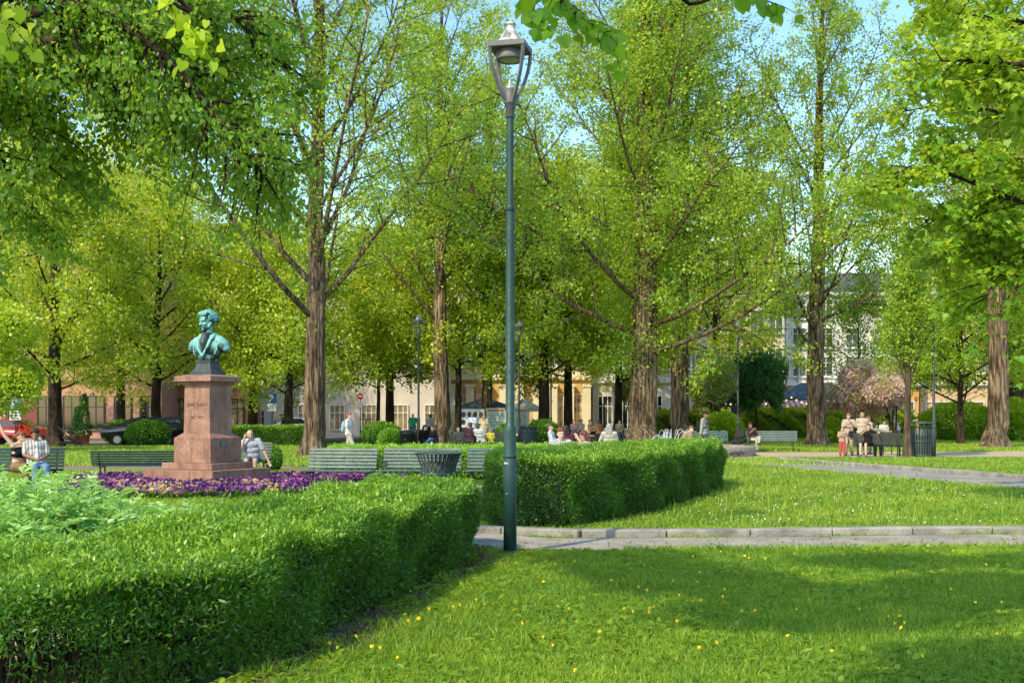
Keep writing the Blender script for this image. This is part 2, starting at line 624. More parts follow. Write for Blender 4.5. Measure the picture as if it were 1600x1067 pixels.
# broad background trees
BT = [
    ('chestnut_tree', 'dark forked chestnut above the parked cars at the left edge', 85, 58, 13.5, .62, 21, 'leaf_chestnut', 3.2, 70000, .22, 'bark_dark', (.50, .38)),
    ('chestnut_tree', 'dark chestnut trunk behind the two round clipped shrubs', 247, 66, 14, .50, 22, 'leaf_chestnut', 3.6, 52000, .23, 'bark_dark', (.46, .34)),
    ('chestnut_tree', 'flowering chestnut spreading low behind the leaning poplar', 453, 74, 13, .45, 23, 'leaf_chestnut', 3.2, 60000, .24, 'bark_dark', (.5, .38)),
    ('lime_tree', 'yellow green lime tree filling the gap left of the leaning poplar', 395, 82, 15, .5, 24, 'leaf_lime', 5, 60000, .28, 'bark_dark', (.40, .3)),
    ('maple_tree', 'slender dark stemmed maple in front of the lilac grey wall', 592, 80, 13, .22, 25, 'leaf_chestnut', 4.2, 42000, .26, 'bark_dark', (.46, .34)),
    ('lime_tree', 'yellow green lime tree glowing between the first two poplar trunks', 610, 82, 14, .5, 26, 'leaf_lime', 5, 56000, .30, 'bark_dark', (.40, .3)),
    ('maple_tree', 'dark trunked maple close behind the pale barked poplar', 714, 72, 15, .36, 27, 'leaf_chestnut', 5.2, 50000, .26, 'bark_dark', (.44, .34)),
    ('maple_tree', 'forked dark maple behind the small clipped shrub at the centre', 851, 74, 17, .60, 28, 'leaf_chestnut', 3.8, 70000, .26, 'bark_dark', (.44, .34)),
    ('maple_tree', 'straight dark maple trunk before the cream arcade', 888, 80, 16, .52, 29, 'leaf_chestnut', 5.0, 50000, .27, 'bark_dark', (.42, .32)),
    ('lime_tree', 'bright lime tree behind the thick double trunk', 965, 91, 21, .5, 31, 'leaf_lime', 5.0, 60000, .3, 'bark_dark', (.40, .3)),
    ('lime_tree', 'bright lime tree behind the tan poplar trunks right of centre', 1120, 88, 20, .5, 32, 'leaf_lime', 6.5, 52000, .3, 'bark_dark', (.38, .3)),
    ('lime_tree', 'low spreading yellow green lime tree beside the right bin and lamp', 1500, 68, 12, .28, 33, 'leaf_young', 2.4, 60000, .22, 'bark_dark', (.48, .36)),
    ('lime_tree', 'tall pale lime tree behind the right edge poplars', 1580, 88, 21, .5, 34, 'leaf_lime', 4.5, 60000, .3, 'bark_dark', (.42, .32)),
    ('lime_tree', 'pale lime tree above the restaurant roof', 1400, 118, 24, .5, 35, 'leaf_lime', 10, 34000, .3, 'bark_dark', (.34, .26)),
    ('lime_tree', 'slender young lime tree screening the white house behind the upright poplar', 1338, 66, 8.6, .16, 38, 'leaf_young', 3.6, 17000, .17, 'bark_dark', (.42, .32)),
    ('lime_tree', 'tall lime tree behind the left chestnuts', 190, 92, 24, .5, 36, 'leaf_lime', 5, 52000, .28, 'bark_dark', (.42, .32)),
    ('lime_tree', 'lime tree at the far left behind the dark forked chestnut', 20, 80, 21, .5, 37, 'leaf_lime', 5, 52000, .26, 'bark_dark', (.42, .32)),
]
for (nm, lb, px, Y, H, r0, sd, lm, first, nl, ls, bm_, lim) in BT:
    if 66 < Y < 100:
        k_ = (58 + (Y - 58) * (.45 if px < 500 or px > 1300 else .72)) / Y
        Y, H, ls, first = Y * k_, H * k_, ls * k_, first * k_
    make_tree(nm, lb, (gx(px, Y), Y, 0), H, r0 * .62, sd, first=first * .85, low_leaf=(1.65 + (HOR - ((634 if px < 460 else 594) + 16 * math.sin(sd * 2.3))) / FPX * Y) if Y > 60 else None, nlimb=22, limb=lim, el=(14, 64), bend=.30, nsub=9, nleaf=int(nl * .55), lsize=ls * .74,
              sig=.30, lmat=lm, bmat=bm_, prof=lambda u: math.sin(math.pi * min(1, .25 + .75 * u)) ** .6, subdroop=.12, droop=.5, up=.7,
              group='background trees around the square')
# ------------------------------------------------------------------ ground, paths, kerbs
def groundmat():
    m, nt, out = newmat('lawn_soil')
    bs = nd(nt, 'ShaderNodeBsdfPrincipled', Roughness=.95)
    bs.inputs['Specular IOR Level'].default_value = .1
    v = coords(nt)
    n1 = nd(nt, 'ShaderNodeTexNoise', Scale=.35, Detail=6.0, Roughness=.6)
    n2 = nd(nt, 'ShaderNodeTexNoise', Scale=14.0, Detail=6.0, Roughness=.7)
    nt.links.new(v, n1.inputs['Vector'])
    nt.links.new(v, n2.inputs['Vector'])
    r1 = ramp(nt, [(.3, (.040, .095, .014)), (.55, (.075, .15, .020)), (.72, (.13, .17, .035))])
    r2 = ramp(nt, [(.3, (.45, .5, .4)), (.7, (1.3, 1.25, 1.1))])
    nt.links.new(n1.outputs['Fac'], r1.inputs['Fac'])
    nt.links.new(n2.outputs['Fac'], r2.inputs['Fac'])
    mx = nt.nodes.new('ShaderNodeMixRGB')
    mx.blend_type = 'MULTIPLY'
    mx.inputs['Fac'].default_value = 1
    nt.links.new(r1.outputs['Color'], mx.inputs['Color1'])
    nt.links.new(r2.outputs['Color'], mx.inputs['Color2'])
    nt.links.new(mx.outputs['Color'], bs.inputs['Base Color'])
    bp = nd(nt, 'ShaderNodeBump', Strength=.6, Distance=.05)
    nt.links.new(n2.outputs['Fac'], bp.inputs['Height'])
    nt.links.new(bp.outputs['Normal'], bs.inputs['Normal'])
    nt.links.new(bs.outputs['BSDF'], out.inputs['Surface'])
    return m


M_lawn = groundmat()
M_path = surf('path_asphalt', (.42, .365, .30), (.22, .195, .165), 1.6, .92, .45, 70, lo=.32, hi=.66, c3=(.44, .40, .35))
M_path2 = surf('path_asphalt_far', (.34, .31, .28), (.19, .175, .16), 1.1, .92, .4, 50, lo=.32, hi=.66)
M_sand = surf('path_gravel', (.52, .42, .30), (.36, .28, .19), 1.2, .95, .3, 40, lo=.3, hi=.7)
M_dirt = surf('bare_soil', (.13, .09, .055), (.07, .05, .03), 2.0, .95, .5, 20)
M_kerb = surf('kerb_granite', (.38, .35, .31), (.16, .15, .135), 2.6, .88, .8, 30, lo=.34, hi=.66)
M_street = surf('street_asphalt', (.10, .10, .11), (.065, .065, .07), 1.0, .9, .2, 30)


def sheet(name, poly, z, mat, kind='structure'):
    me = bpy.data.meshes.new(name)
    me.from_pydata([(x, y, z) for x, y in poly], [], [list(range(len(poly)))])
    me.materials.append(mat)
    o = link(name, me)
    tag(o, kind=kind)
    return o


def strip_poly(cl, w):
    L, Rr = [], []
    for i, p in enumerate(cl):
        a = Vector(cl[max(0, i - 1)]); b = Vector(cl[min(len(cl) - 1, i + 1)])
        d = (b - a).normalized()
        nrm = Vector((-d.y, d.x))
        ww = w[i] if hasattr(w, '__len__') else w
        L.append(tuple(Vector(p) + nrm * ww / 2))
        Rr.append(tuple(Vector(p) - nrm * ww / 2))
    return L + Rr[::-1]


def smooth_line(pts, n=8):
    out = []
    P = [Vector(p) for p in pts]
    for i in range(len(P) - 1):
        p0 = P[max(0, i - 1)]; p1 = P[i]; p2 = P[i + 1]; p3 = P[min(len(P) - 1, i + 2)]
        for k in range(n):
            t = k / n
            out.append(.5 * ((2 * p1) + (p2 - p0) * t + (2 * p0 - 5 * p1 + 4 * p2 - p3) * t * t + (3 * p1 - p0 - 3 * p2 + p3) * t ** 3))
    out.append(P[-1])
    return [tuple(p) for p in out]


me = bpy.data.meshes.new('ground')
gn = 24
me.from_pydata([(-500, -60, 0), (500, -60, 0), (500, 900, 0), (-500, 900, 0)], [], [(0, 1, 2, 3)])
me.materials.append(M_lawn)
tag(link('ground', me), kind='structure')

near_line = smooth_line([(40, 16.6), (14, 15.6), (7, 15.05), (3, 14.65), (.5, 14.6), (-1.6, 15.5), (-3.0, 14.0), (-3.6, 11), (-4.0, 8.3), (-4.2, 5), (-4.4, -10)])
sheet('footpath', strip_poly(near_line, [1.35] * 33 + [1.5] * (len(near_line) - 33)), .004, M_path)
gap_line = smooth_line([(-.75, 15.0), (-.95, 18), (-1.2, 22.5)])
sheet('hedge_gap_path', strip_poly(gap_line, .9), .006, M_path)
path2 = smooth_line([(7.4, 44), (8.6, 39.5), (10.4, 33.5), (12.1, 27.5), (14.6, 19), (18, 8), (22, -6)])
sheet('asphalt_path', strip_poly(path2, [2.6] * len(path2)), .005, M_path2)
sheet('gravel_path', [(-1, 45.5), (8, 43.2), (40, 44.6), (40, 50.5), (24, 51.5), (10, 50.0), (-1, 50)], .0075, M_sand)
sheet('dirt_path', [(-40, 33.6), (-12, 34.0), (-3.6, 33.4), (-3.6, 36.2), (-14, 37.0), (-40, 36.8)], .0045, surf('dirt_path', (.26, .19, .12), (.16, .115, .07), 1.0, .95, .4, 25))
sheet('street', [(-90, 60.3), (-14, 60.3), (-9, 84), (12, 84), (90, 92), (90, 99), (-90, 99)], .0045, M_street)
sheet('pavement', [(-90, 63.6), (-16.5, 63.6), (-12, 88), (13, 88), (13, 100), (-90, 100)], .0095, M_kerb)
sheet('bench_ground', [(-6, 22.3), (.8, 22.3), (.8, 26.5), (-6, 26.5)], .0055, surf('bench_ground', (.30, .26, .20), (.2, .17, .13), 2, .95, .4, 25))


def kerb(name, line, w, h, seg, label):
    """granite kerb stones laid end to end with fine joints"""
    mb = MB()
    P = [Vector(p) for p in line]
    acc = 0
    pts = [P[0]]
    for a, b in zip(P[:-1], P[1:]):
        L = (b - a).length
        while acc + L >= seg:
            t = (seg - acc) / L
            a = a.lerp(b, t)
            pts.append(a.copy())
            L = (b - a).length
            acc = 0
        acc += L
    for a, b in zip(pts[:-1], pts[1:]):
        d = (b - a)
        ang = math.atan2(d.y, d.x)
        jj = random.uniform(-.008, .008)
        mb.box(((a.x + b.x) / 2, (a.y + b.y) / 2, h / 2 - .05 + jj), (d.length - .014, w + random.uniform(-.01, .01), h + .1), Matrix.Rotation(ang, 3, 'Z'), bev=.018)
    o = mb.build(name, M_kerb)
    tag(o, kind='structure')
    return o


kl = strip_poly(near_line, 1.35 + .36)
nn_ = len(near_line)
sideA, sideB = kl[:nn_], kl[nn_:][::-1]
far_side = sideB if sideB[10][1] > sideA[10][1] else sideA
kerb('path_kerb', far_side[:42], .22, .10, 1.15, '')
kl2 = strip_poly(path2, 2.6 + .34)
n2_ = len(path2)
sA, sB = kl2[:n2_], kl2[n2_:][::-1]
fs2 = sA if sA[20][0] > sB[20][0] else sB
kerb('asphalt_kerb', fs2[6:], .24, .12, 1.0, '')


# ------------------------------------------------------------------ hedges
def in_poly(P, poly):
    x, y = P[:, 0], P[:, 1]
    ins = np.zeros(len(P), bool)
    n = len(poly)
    for i in range(n):
        x0, y0 = poly[i]; x1, y1 = poly[(i + 1) % n]
        c = ((y0 > y) != (y1 > y)) & (x < (x1 - x0) * (y - y0) / (y1 - y0 + 1e-12) + x0)
        ins ^= c
    return ins


def hedge(name, label, poly, h, nleaf, lsize, mat, seed, core=True, sparse=None, rnd=.14, cat='hedge', bumps=.065, tw=500, group=None, dip=0.0):
    rs = np.random.default_rng(seed)
    poly = np.array(poly, float)
    n = len(poly)
    e = np.roll(poly, -1, 0) - poly
    el_ = np.linalg.norm(e, axis=1)
    area2 = np.sum(poly[:, 0] * np.roll(poly[:, 1], -1) - poly[:, 1] * np.roll(poly[:, 0], -1))
    sgn = 1 if area2 > 0 else -1
    nrm = np.stack([e[:, 1], -e[:, 0]], 1) / el_[:, None] * sgn
    side_area = el_.sum() * h
    top_area = abs(area2) / 2
    ns = int(nleaf * side_area / (side_area + top_area))
    nt_ = nleaf - ns
    ei = rs.choice(n, ns, p=el_ / el_.sum())
    t = rs.random(ns)
    zz = rs.random(ns) ** .85 * h
    depth = np.abs(rs.normal(0, .075, ns))
    edge = np.clip((zz - (h - rnd)) / rnd, 0, 1)
    inset = rnd * (1 - np.sqrt(np.clip(1 - edge ** 2, 0, 1)))
    lump = bumps * np.sin(3.1 * (poly[ei, 0] + e[ei, 0] * t) + 2.3 * (poly[ei, 1] + e[ei, 1] * t) + 4 * zz) + bumps * .6 * np.sin(9 * (poly[ei, 0] + e[ei, 0] * t) - 7 * (poly[ei, 1] + e[ei, 1] * t) + 9 * zz)
    xy = poly[ei] + e[ei] * t[:, None] + nrm[ei] * (lump - depth - inset)[:, None]
    Ps = np.column_stack([xy, zz])
    os_ = np.column_stack([nrm[ei] * .7, np.full(ns, .35)])
    lo, hi = poly.min(0), poly.max(0)
    pt = rs.uniform(lo, hi, (int(nt_ * (hi - lo).prod() / top_area * 1.15) + 10, 2))
    pt = pt[in_poly(pt, poly)][:nt_]
    lt = bumps * .7 * np.sin(2.7 * pt[:, 0] + 3.1 * pt[:, 1]) + bumps * .5 * np.sin(8 * pt[:, 0] - 6.1 * pt[:, 1])
    Pt = np.column_stack([pt, h + lt - np.abs(rs.normal(0, .05, len(pt))) + rs.exponential(.018, len(pt))])
    ot = np.column_stack([np.zeros((len(pt), 2)), np.full(len(pt), 1.0)])
    P = np.concatenate([Ps, Pt]); O = np.concatenate([os_, ot])
    base_t = np.concatenate([.10 + .32 * (zz / h) ** 1.6, np.full(len(pt), .80)])  # light painted into the tint: pale lit top, sides darker toward the foot
    if sparse is not None:
        k = sparse(P, rs)
        P, O, base_t = P[k], O[k], base_t[k]
    if dip:
        P[:, 2] *= 1 - dip * np.clip((9.5 - P[:, 1]) / 3.5, 0, 1)
    cl = .15 * np.sin(P[:, 0] * 5 + P[:, 2] * 7) * np.sin(P[:, 1] * 4 - P[:, 2] * 5) + .13 * np.sin(P[:, 0] * 1.9 + 1 + P[:, 2] * 2) * np.sin(P[:, 1] * 1.4)
    sz = lsize * rs.uniform(.7, 1.3, len(P))
    V, k = leaf_verts(P, sz * 1.12, 'rhomb', droop=-.12, aspect=.36, up=.5, out=O * .9, rs=rs)
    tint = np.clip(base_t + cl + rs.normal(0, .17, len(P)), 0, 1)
    root = empty(name, (0, 0, 0))
    tag(root, label, cat, group)
    link('foliage', np_mesh('foliage', V, k, MATS[mat], tint=tint), root)
    mb = MB()
    for _ in range(tw):
        i = rs.choice(n, p=el_ / el_.sum())
        b = poly[i] + e[i] * rs.random() - nrm[i] * rs.uniform(.20, .45)
        top = b + nrm[i] * rs.uniform(-.1, .10) + rs.normal(0, .05, 2)
        md = (b + top) / 2 + rs.normal(0, .05, 2)
        zt = h * rs.uniform(.6, .98) * (1 - dip)
        mb.tube([(b[0], b[1], -.02), (md[0], md[1], zt * .5), (top[0], top[1], zt)], [rs.uniform(.005, .012), .005, .002], 4, caps=False)
    if tw < 100:
        mb.tube([(poly[0][0], poly[0][1], -.04), tuple(poly[n // 2]) + (-.04,)], .01, 4)
    mb.build('stems', MATS['bark_dark'], root)
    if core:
        cen = poly.mean(0)
        ip = []
        for i in range(n):
            nn2 = (nrm[i] + nrm[i - 1])
            nn2 /= max(.3, np.linalg.norm(nn2))
            ip.append(tuple(poly[i] - nn2 * .19))
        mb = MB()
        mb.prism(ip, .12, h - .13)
        mb.build('shade_core', surf('hedge_inner_shade', (.012, .022, .008), (.006, .010, .004), 20, 1.0, spec=.05), root)  # near black block stands in for the shade inside the hedge
    return root


def dens(poly, step=.5):
    out = []
    for i in range(len(poly)):
        a = np.array(poly[i]); b = np.array(poly[(i + 1) % len(poly)])
        k = max(1, int(np.linalg.norm(b - a) / step))
        for j in range(k):
            out.append(tuple(a + (b - a) * j / k))
    return out


HL = [(-2.62, 6.05), (-1.78, 6.95), (-1.30, 8.8), (-.58, 12.3), (-.45, 12.9), (-.48, 14.1), (-.8, 14.5), (-1.7, 14.3), (-2.15, 12.4), (-2.6, 9.6), (-3.15, 8.0), (-3.5, 7.1), (-3.3, 6.3)]


def sparse_end(P, rs):
    # the clipped near end has bare stems low down
    d = np.hypot(P[:, 0] + 2.85, P[:, 1] - 6.2)
    keep = rs.random(len(P))
    pr = np.clip(.12 + (d - .25) / 1.5 + np.clip((P[:, 2] - .40) / .25, 0, 1), 0, 1)
    return keep < pr


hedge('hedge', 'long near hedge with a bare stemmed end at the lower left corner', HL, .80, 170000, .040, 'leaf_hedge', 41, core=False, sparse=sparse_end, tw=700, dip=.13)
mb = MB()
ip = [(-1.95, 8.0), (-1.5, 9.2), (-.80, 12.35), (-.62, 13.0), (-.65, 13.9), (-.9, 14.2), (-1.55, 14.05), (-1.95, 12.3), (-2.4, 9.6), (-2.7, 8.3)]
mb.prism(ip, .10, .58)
mb.build('shade_core', surf('hedge_inner_shade', (.012, .022, .008)), bpy.data.objects['hedge'])  # same painted shade block, fitted inside the near hedge
HR = [(-.34, 16.6), (-.1, 16.2), (.9, 16.35), (2.2, 18.6), (4.2, 23.7), (4.75, 25.6), (4.8, 27.2), (4.4, 27.6), (2.6, 24.6), (1.0, 22.0), (-.1, 19.6), (-.42, 18.2)]
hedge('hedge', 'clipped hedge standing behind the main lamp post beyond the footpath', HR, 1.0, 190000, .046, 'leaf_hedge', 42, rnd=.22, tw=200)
hedge('hedge', 'low pale green hedge running behind the row of benches', [(-5.0, 29.6), (-.5, 29.0), (5.4, 33), (5.2, 35), (-.6, 31.6), (-4.9, 31.4)], .74, 60000, .07, 'leaf_hedge_far', 43, tw=40)
hedge('hedge', 'low dark hedge along the lawn behind the bald seated man', [(gx(360, 61), 61), (gx(478, 61), 61), (gx(478, 62), 62.3), (gx(360, 62), 62.3)], .95, 18000, .12, 'leaf_hedge', 44, tw=20)
hedge('hedge', 'tall leafy hedge in front of the restaurant', [(gx(1165, 78), 77), (gx(1345, 77), 77), (gx(1345, 78), 79.5), (gx(1165, 79), 79.5)], 1.75, 30000, .2, 'leaf_chestnut', 45, tw=20, rnd=.5, bumps=.25)
hedge('hedge', 'dark hedge behind the fountain jets', [(gx(1020, 82), 81), (gx(1140, 82), 81), (gx(1140, 83), 83), (gx(1020, 83), 83)], 1.7, 16000, .2, 'leaf_chestnut', 46, tw=10, rnd=.5, bumps=.25)
hedge('hedge', 'leafy hedge below the pink lilac by the two standing men', [(gx(1345, 84), 83), (gx(1420, 83), 83), (gx(1420, 85), 85), (gx(1345, 85), 85)], 2.0, 14000, .2, 'leaf_chestnut', 47, tw=10, rnd=.5, bumps=.3)


def shrub(label, px, Y, r, hgt, n, ls, mat, seed, group=None, name='clipped_shrub', squash=1.0):
    rs = np.random.default_rng(seed)
    d = unit(rs.normal(size=(n, 3)))
    rr = 1 - np.abs(rs.normal(0, .10, n)) + .07 * np.sin(d[:, 0] * 7 + d[:, 2] * 5) * np.sin(d[:, 1] * 6)
    P = d * rr[:, None] * np.array([r, r * squash, hgt / 2]) + np.array([0, 0, hgt / 2])
    root = empty(name, (gx(px, Y), Y, 0))
    tag(root, label, 'shrub', group)
    V, k = leaf_verts(P, ls * rs.uniform(.7, 1.3, n), 'rhomb', droop=0, aspect=.6, out=d * .8, rs=rs)
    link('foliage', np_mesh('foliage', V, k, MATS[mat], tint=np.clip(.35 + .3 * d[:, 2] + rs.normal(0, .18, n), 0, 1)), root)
    mb = MB()
    for i in range(8):
        a = rs.uniform(0, 6.28)
        mb.tube([(.05 * math.cos(a), .05 * math.sin(a), -.02), (r * .5 * math.cos(a), r * .5 * math.sin(a), hgt * .5)], [.025, .01], 5)
    mb.build('stems', MATS['bark_dark'], root)
    return root


shrub('round clipped dark shrub left of its wider neighbour beside the parked van', 191, 62, 1.0, 1.35, 5000, .12, 'leaf_hedge', 50)
shrub('wider clipped dark shrub between the parked van and the monument', 231, 60, 1.15, 1.35, 6000, .12, 'leaf_hedge', 51)
shrub('low clipped green shrub beside the green shirted man', 596, 62, 1.05, 1.25, 5000, .12, 'leaf_hedge', 52)
shrub('sunlit clipped shrub overlapping the low green one', 610, 57, .6, .95, 3000, .11, 'leaf_hedge_far', 53)
shrub('round clipped shrub right of the slatted bin at the centre', 849, 66, .95, 1.35, 5000, .12, 'leaf_hedge', 54)
shrub('small clipped shrub just left of the main lamp post beside the notice boards', 786, 60, .35, 1.2, 1600, .1, 'leaf_hedge_far', 55)
shrub('small clipped shrub beside the bald man at the monument', 428, 33, .22, .75, 1600, .07, 'leaf_hedge', 56)
shrub('loose yellow green shrub between the backpack walker and the pram', 1128, 66, 1.2, 1.75, 5000, .2, 'leaf_young', 57, name='loose_shrub')
shrub('bright young shrub at the foot of the upright brown poplar', 1296, 64, .8, 1.5, 2600, .18, 'leaf_young', 58, name='loose_shrub')
shrub('yellow green shrub beyond the right bin under the low lime tree', 1500, 72, 2.4, 2.4, 9000, .22, 'leaf_young', 59, name='loose_shrub')
shrub('yellow green shrub between the two right edge trunks', 1585, 70, 1.5, 2.6, 5000, .22, 'leaf_young', 60, name='loose_shrub')
# ------------------------------------------------------------------ overhanging foreground trees
def bough_tree(name, label, loc, H, r0, seed, boughs, nleaf, lsize, shape, lmat, bmat, sub=14, sublen=1.4, hang=.5, sig=.10, up=.6, droop=.5,
               aspect=.8, extra=None, tcl=(.45, .2), layers=None, axis_out=.8, cond=None, crown_top=None, zt=0.0):
    """a tree given by hand-placed boughs; every bough carries side shoots with leaves along them"""
    rs = np.random.default_rng(seed)
    root = empty(name, loc)
    tag(root, label, 'tree')
    tb = MB()
    hz = [0, .2, .5, 1.0] + list(np.linspace(1.8, H * .9, 9))
    pts = [Vector((.02 * z * math.sin(z), .02 * z * math.cos(z * .7), z - (.06 if i == 0 else 0))) for i, z in enumerate(hz)]
    trunk_tube(tb, pts, [max(.03, r0 * (1 - z / H) ** .7) for z in hz], 20, seed)
    segs = []
    base = Vector(loc)
    for (bp, br) in boughs:
        path = [Vector(p) - base for p in bp]
        path = [Vector(p) for p in smooth_line3(path, 5)]
        n = len(path)
        tb.tube(path, [br * (1 - .85 * k / (n - 1)) for k in range(n)], 8)
        Lm = sum((path[k + 1] - path[k]).length for k in range(n - 1))
        ns = int(sub * Lm / 3.0)
        for s in range(ns):
            t = .12 + .87 * (s + rs.random()) / ns
            q, d = at_path(path, min(t, .995))
            side = Vector(rs.normal(0, 1, 3))
            side.z *= .45
            side = (side - d * side.dot(d)).normalized()
            dd = (d * .7 + side * .9 + Vector((0, 0, .1))).normalized()
            L = sublen * rs.uniform(.5, 1.2) * (1.15 - .6 * t)
            sp = curve_path(q, dd, L, 5, (0, 0, -hang), .12, rs)
            tb.tube(sp, [max(.004, br * .28 * (1 - .85 * k / 5)) for k in range(6)], 4, caps=False)
            cl = rs.normal(*tcl)
            segs.append((sp, L, cl))
            for _ in range(4):
                q2, d2 = at_path(sp, rs.uniform(.25, .98))
                s2 = Vector(rs.normal(0, 1, 3)); s2.z *= .4
                s2 = (s2 - d2 * s2.dot(d2)).normalized()
                tw = curve_path(q2, (d2 * .7 + s2).normalized(), L * rs.uniform(.25, .5), 3, (0, 0, -hang), .12, rs)
                tb.tube(tw, [.005, .004, .003, .002], 3, caps=False)
                segs.append((tw, L * .55, cl + rs.normal(0, .06)))
    wts = np.array([s[1] for s in segs])
    cnt = np.maximum(2, nleaf * wts / wts.sum()).astype(int)
    LP, LC, LA = [], [], []
    for (sp, L, cl), c in zip(segs, cnt):
        A = np.array([tuple(p) for p in sp])
        t = rs.uniform(.1, 1.03, c) * (len(sp) - 1)
        i = np.clip(t.astype(int), 0, len(sp) - 2)
        f = (t - i)[:, None]
        P = A[i] * (1 - f) + A[i + 1] * f
        d = unit(A[i + 1] - A[i])
        sd = np.cross(d, np.array([0, 0, 1.0])) * rs.choice([-1, 1], c)[:, None]
        LP.append(P + rs.normal(0, sig, (c, 3)) * np.array([1, 1, .5]))
        LA.append(unit(d * .6 + sd * .9))
        LC.append(np.full(c, cl))
    P = np.concatenate(LP); Cc = np.concatenate(LC); A = np.concatenate(LA)
    if extra is not None:                                  # leaf mass of the part of the crown above
        P2, c2 = extra(rs)
        P = np.concatenate([P, P2]); Cc = np.concatenate([Cc, c2]); A = np.concatenate([A, unit(rs.normal(size=P2.shape))])
    if cond is not None:
        k = cond(P + np.array(loc), rs)
        P, Cc, A = P[k], Cc[k], A[k]
    Cc = Cc + zt * (P[:, 2] - 5.2)  # zt paints upper leaves sunlit pale and lower ones shaded dark
    tb.build('trunk', MATS[bmat], root)
    link('crown', crown_mesh('crown', P, Cc, lsize, shape, MATS[lmat], seed + 1, droop=droop, up=up, aspect=aspect, axis=A * axis_out), root)
    return root


def smooth_line3(pts, n):
    out = []
    P = [Vector(p) for p in pts]
    for i in range(len(P) - 1):
        p0 = P[max(0, i - 1)]; p1 = P[i]; p2 = P[i + 1]; p3 = P[min(len(P) - 1, i + 2)]
        for k in range(n):
            t = k / n
            out.append(.5 * ((2 * p1) + (p2 - p0) * t + (2 * p0 - 5 * p1 + 4 * p2 - p3) * t * t + (3 * p1 - p0 - 3 * p2 + p3) * t ** 3))
    out.append(P[-1])
    return out


def W(px, py, Y):
    return (gx(px, Y), Y, gz(py, Y))


def blob(c, r, n, rs, shell=.5):
    d = unit(rs.normal(size=(n, 3)))
    rr = rs.uniform(shell, 1, n) ** .6
    return np.array(c) + d * rr[:, None] * np.array(r)


LTL = (-9.6, 13.5, 0)
lt_boughs = [
    ([(-9.6, 13.5, 3.8), W(-120, 110, 13.5), W(10, 72, 13.2), W(110, 62, 13), W(230, 40, 13), W(320, 30, 13)], .13),
    ([(-9.6, 13.5, 3.6), W(-100, 60, 14.4), W(60, 20, 14.2), W(200, 60, 14), W(310, 130, 14), W(400, 205, 14), W(446, 268, 14)], .10),
    ([(-9.6, 13.5, 3.7), W(-60, 30, 13), W(120, 10, 12.6), W(260, 90, 12.5), W(340, 190, 12.6), W(415, 275, 12.8)], .08),
    ([(-9.6, 13.5, 3.4), W(-90, 90, 14), W(40, 120, 14), W(150, 110, 14), W(215, 150, 14), W(262, 212, 14)], .07),
    ([(-9.6, 13.5, 3.4), W(-100, 120, 13.4), W(-10, 120, 13.2), W(40, 180, 13.2), W(62, 262, 13.3)], .06),
    ([(-9.6, 13.5, 3.0), W(-120, 200, 14), W(-30, 210, 14), W(15, 270, 14), W(35, 345, 14)], .05),
    ([(-9.6, 13.5, 3.9), W(-60, -40, 13.5), W(120, -30, 13.4), W(260, -10, 13.4), W(370, 30, 13.4), W(420, 110, 13.5)], .09),
    ([(-9.6, 13.5, 3.9), W(-60, -60, 15), W(100, -60, 15), W(230, 20, 15), W(330, 80, 15), W(390, 150, 15)], .08),
]
bough_tree('linden_tree', 'dark leaved linden whose boughs hang into the upper left corner', LTL, 12, .32, 71, lt_boughs, 56000, .058, 'ovate',
           'leaf_linden', 'bark_dark', sub=16, sublen=1.5, hang=.55, sig=.09, up=.5, droop=.55, aspect=.85,
           extra=lambda rs: (np.concatenate([blob((-1.5, -1, 9), (4.2, 4.5, 3.4), 9000, rs), blob((3, .5, 9.8), (4, 4, 2.6), 6000, rs)]), rs.normal(.5, .2, 15000)))

MTL = (12.4, 20.5, 0)
mt_boughs = []
for (py0, pts) in [(0, [(1620, 40), (1530, 25), (1450, 20)]), (1, [(1640, 110), (1560, 100), (1480, 95), (1425, 110)]),
                   (2, [(1650, 190), (1560, 175), (1480, 165), (1410, 175)]), (3, [(1650, 260), (1570, 250), (1500, 245), (1440, 262)]),
                   (4, [(1660, 330), (1580, 310), (1490, 275), (1420, 262), (1392, 290)]), (5, [(1660, 370), (1580, 350), (1500, 335), (1445, 345)]),
                   (6, [(1660, 420), (1590, 400), (1520, 385), (1465, 400)]), (7, [(1660, 470), (1600, 440), (1560, 430), (1540, 470)]),
                   (8, [(1650, 60), (1590, 150), (1540, 130)]), (9, [(1660, -20), (1540, -30), (1440, -20)]), (10, [(1680, 300), (1600, 280), (1560, 330), (1555, 420)])]:
    rsm = random.Random(py0)
    Yb = 19.5 + rsm.uniform(-1.2, 1.6)
    mt_boughs.append(([(12.4, 20.5, max(2.6, gz(pts[0][1] + 60, 20)))] + [W(a, b, Yb) for a, b in pts], .06))
bough_tree('maple_tree', 'broad leaved maple in layered sprays hanging in from the right edge', MTL, 12, .30, 72, mt_boughs, 16500, .108, 'maple',
           'leaf_maple', 'bark_dark', sub=12, sublen=1.25, hang=.22, sig=.11, up=1.5, droop=.25, aspect=.95, tcl=(.42, .2), zt=.11,
           extra=lambda rs: (np.concatenate([blob((.6, .5, 6.6), (3.2, 3.6, 3.6), 3600, rs), blob((-1, .5, 9.4), (4, 3.6, 2.2), 2400, rs)]), rs.normal(.55, .2, 6000)))

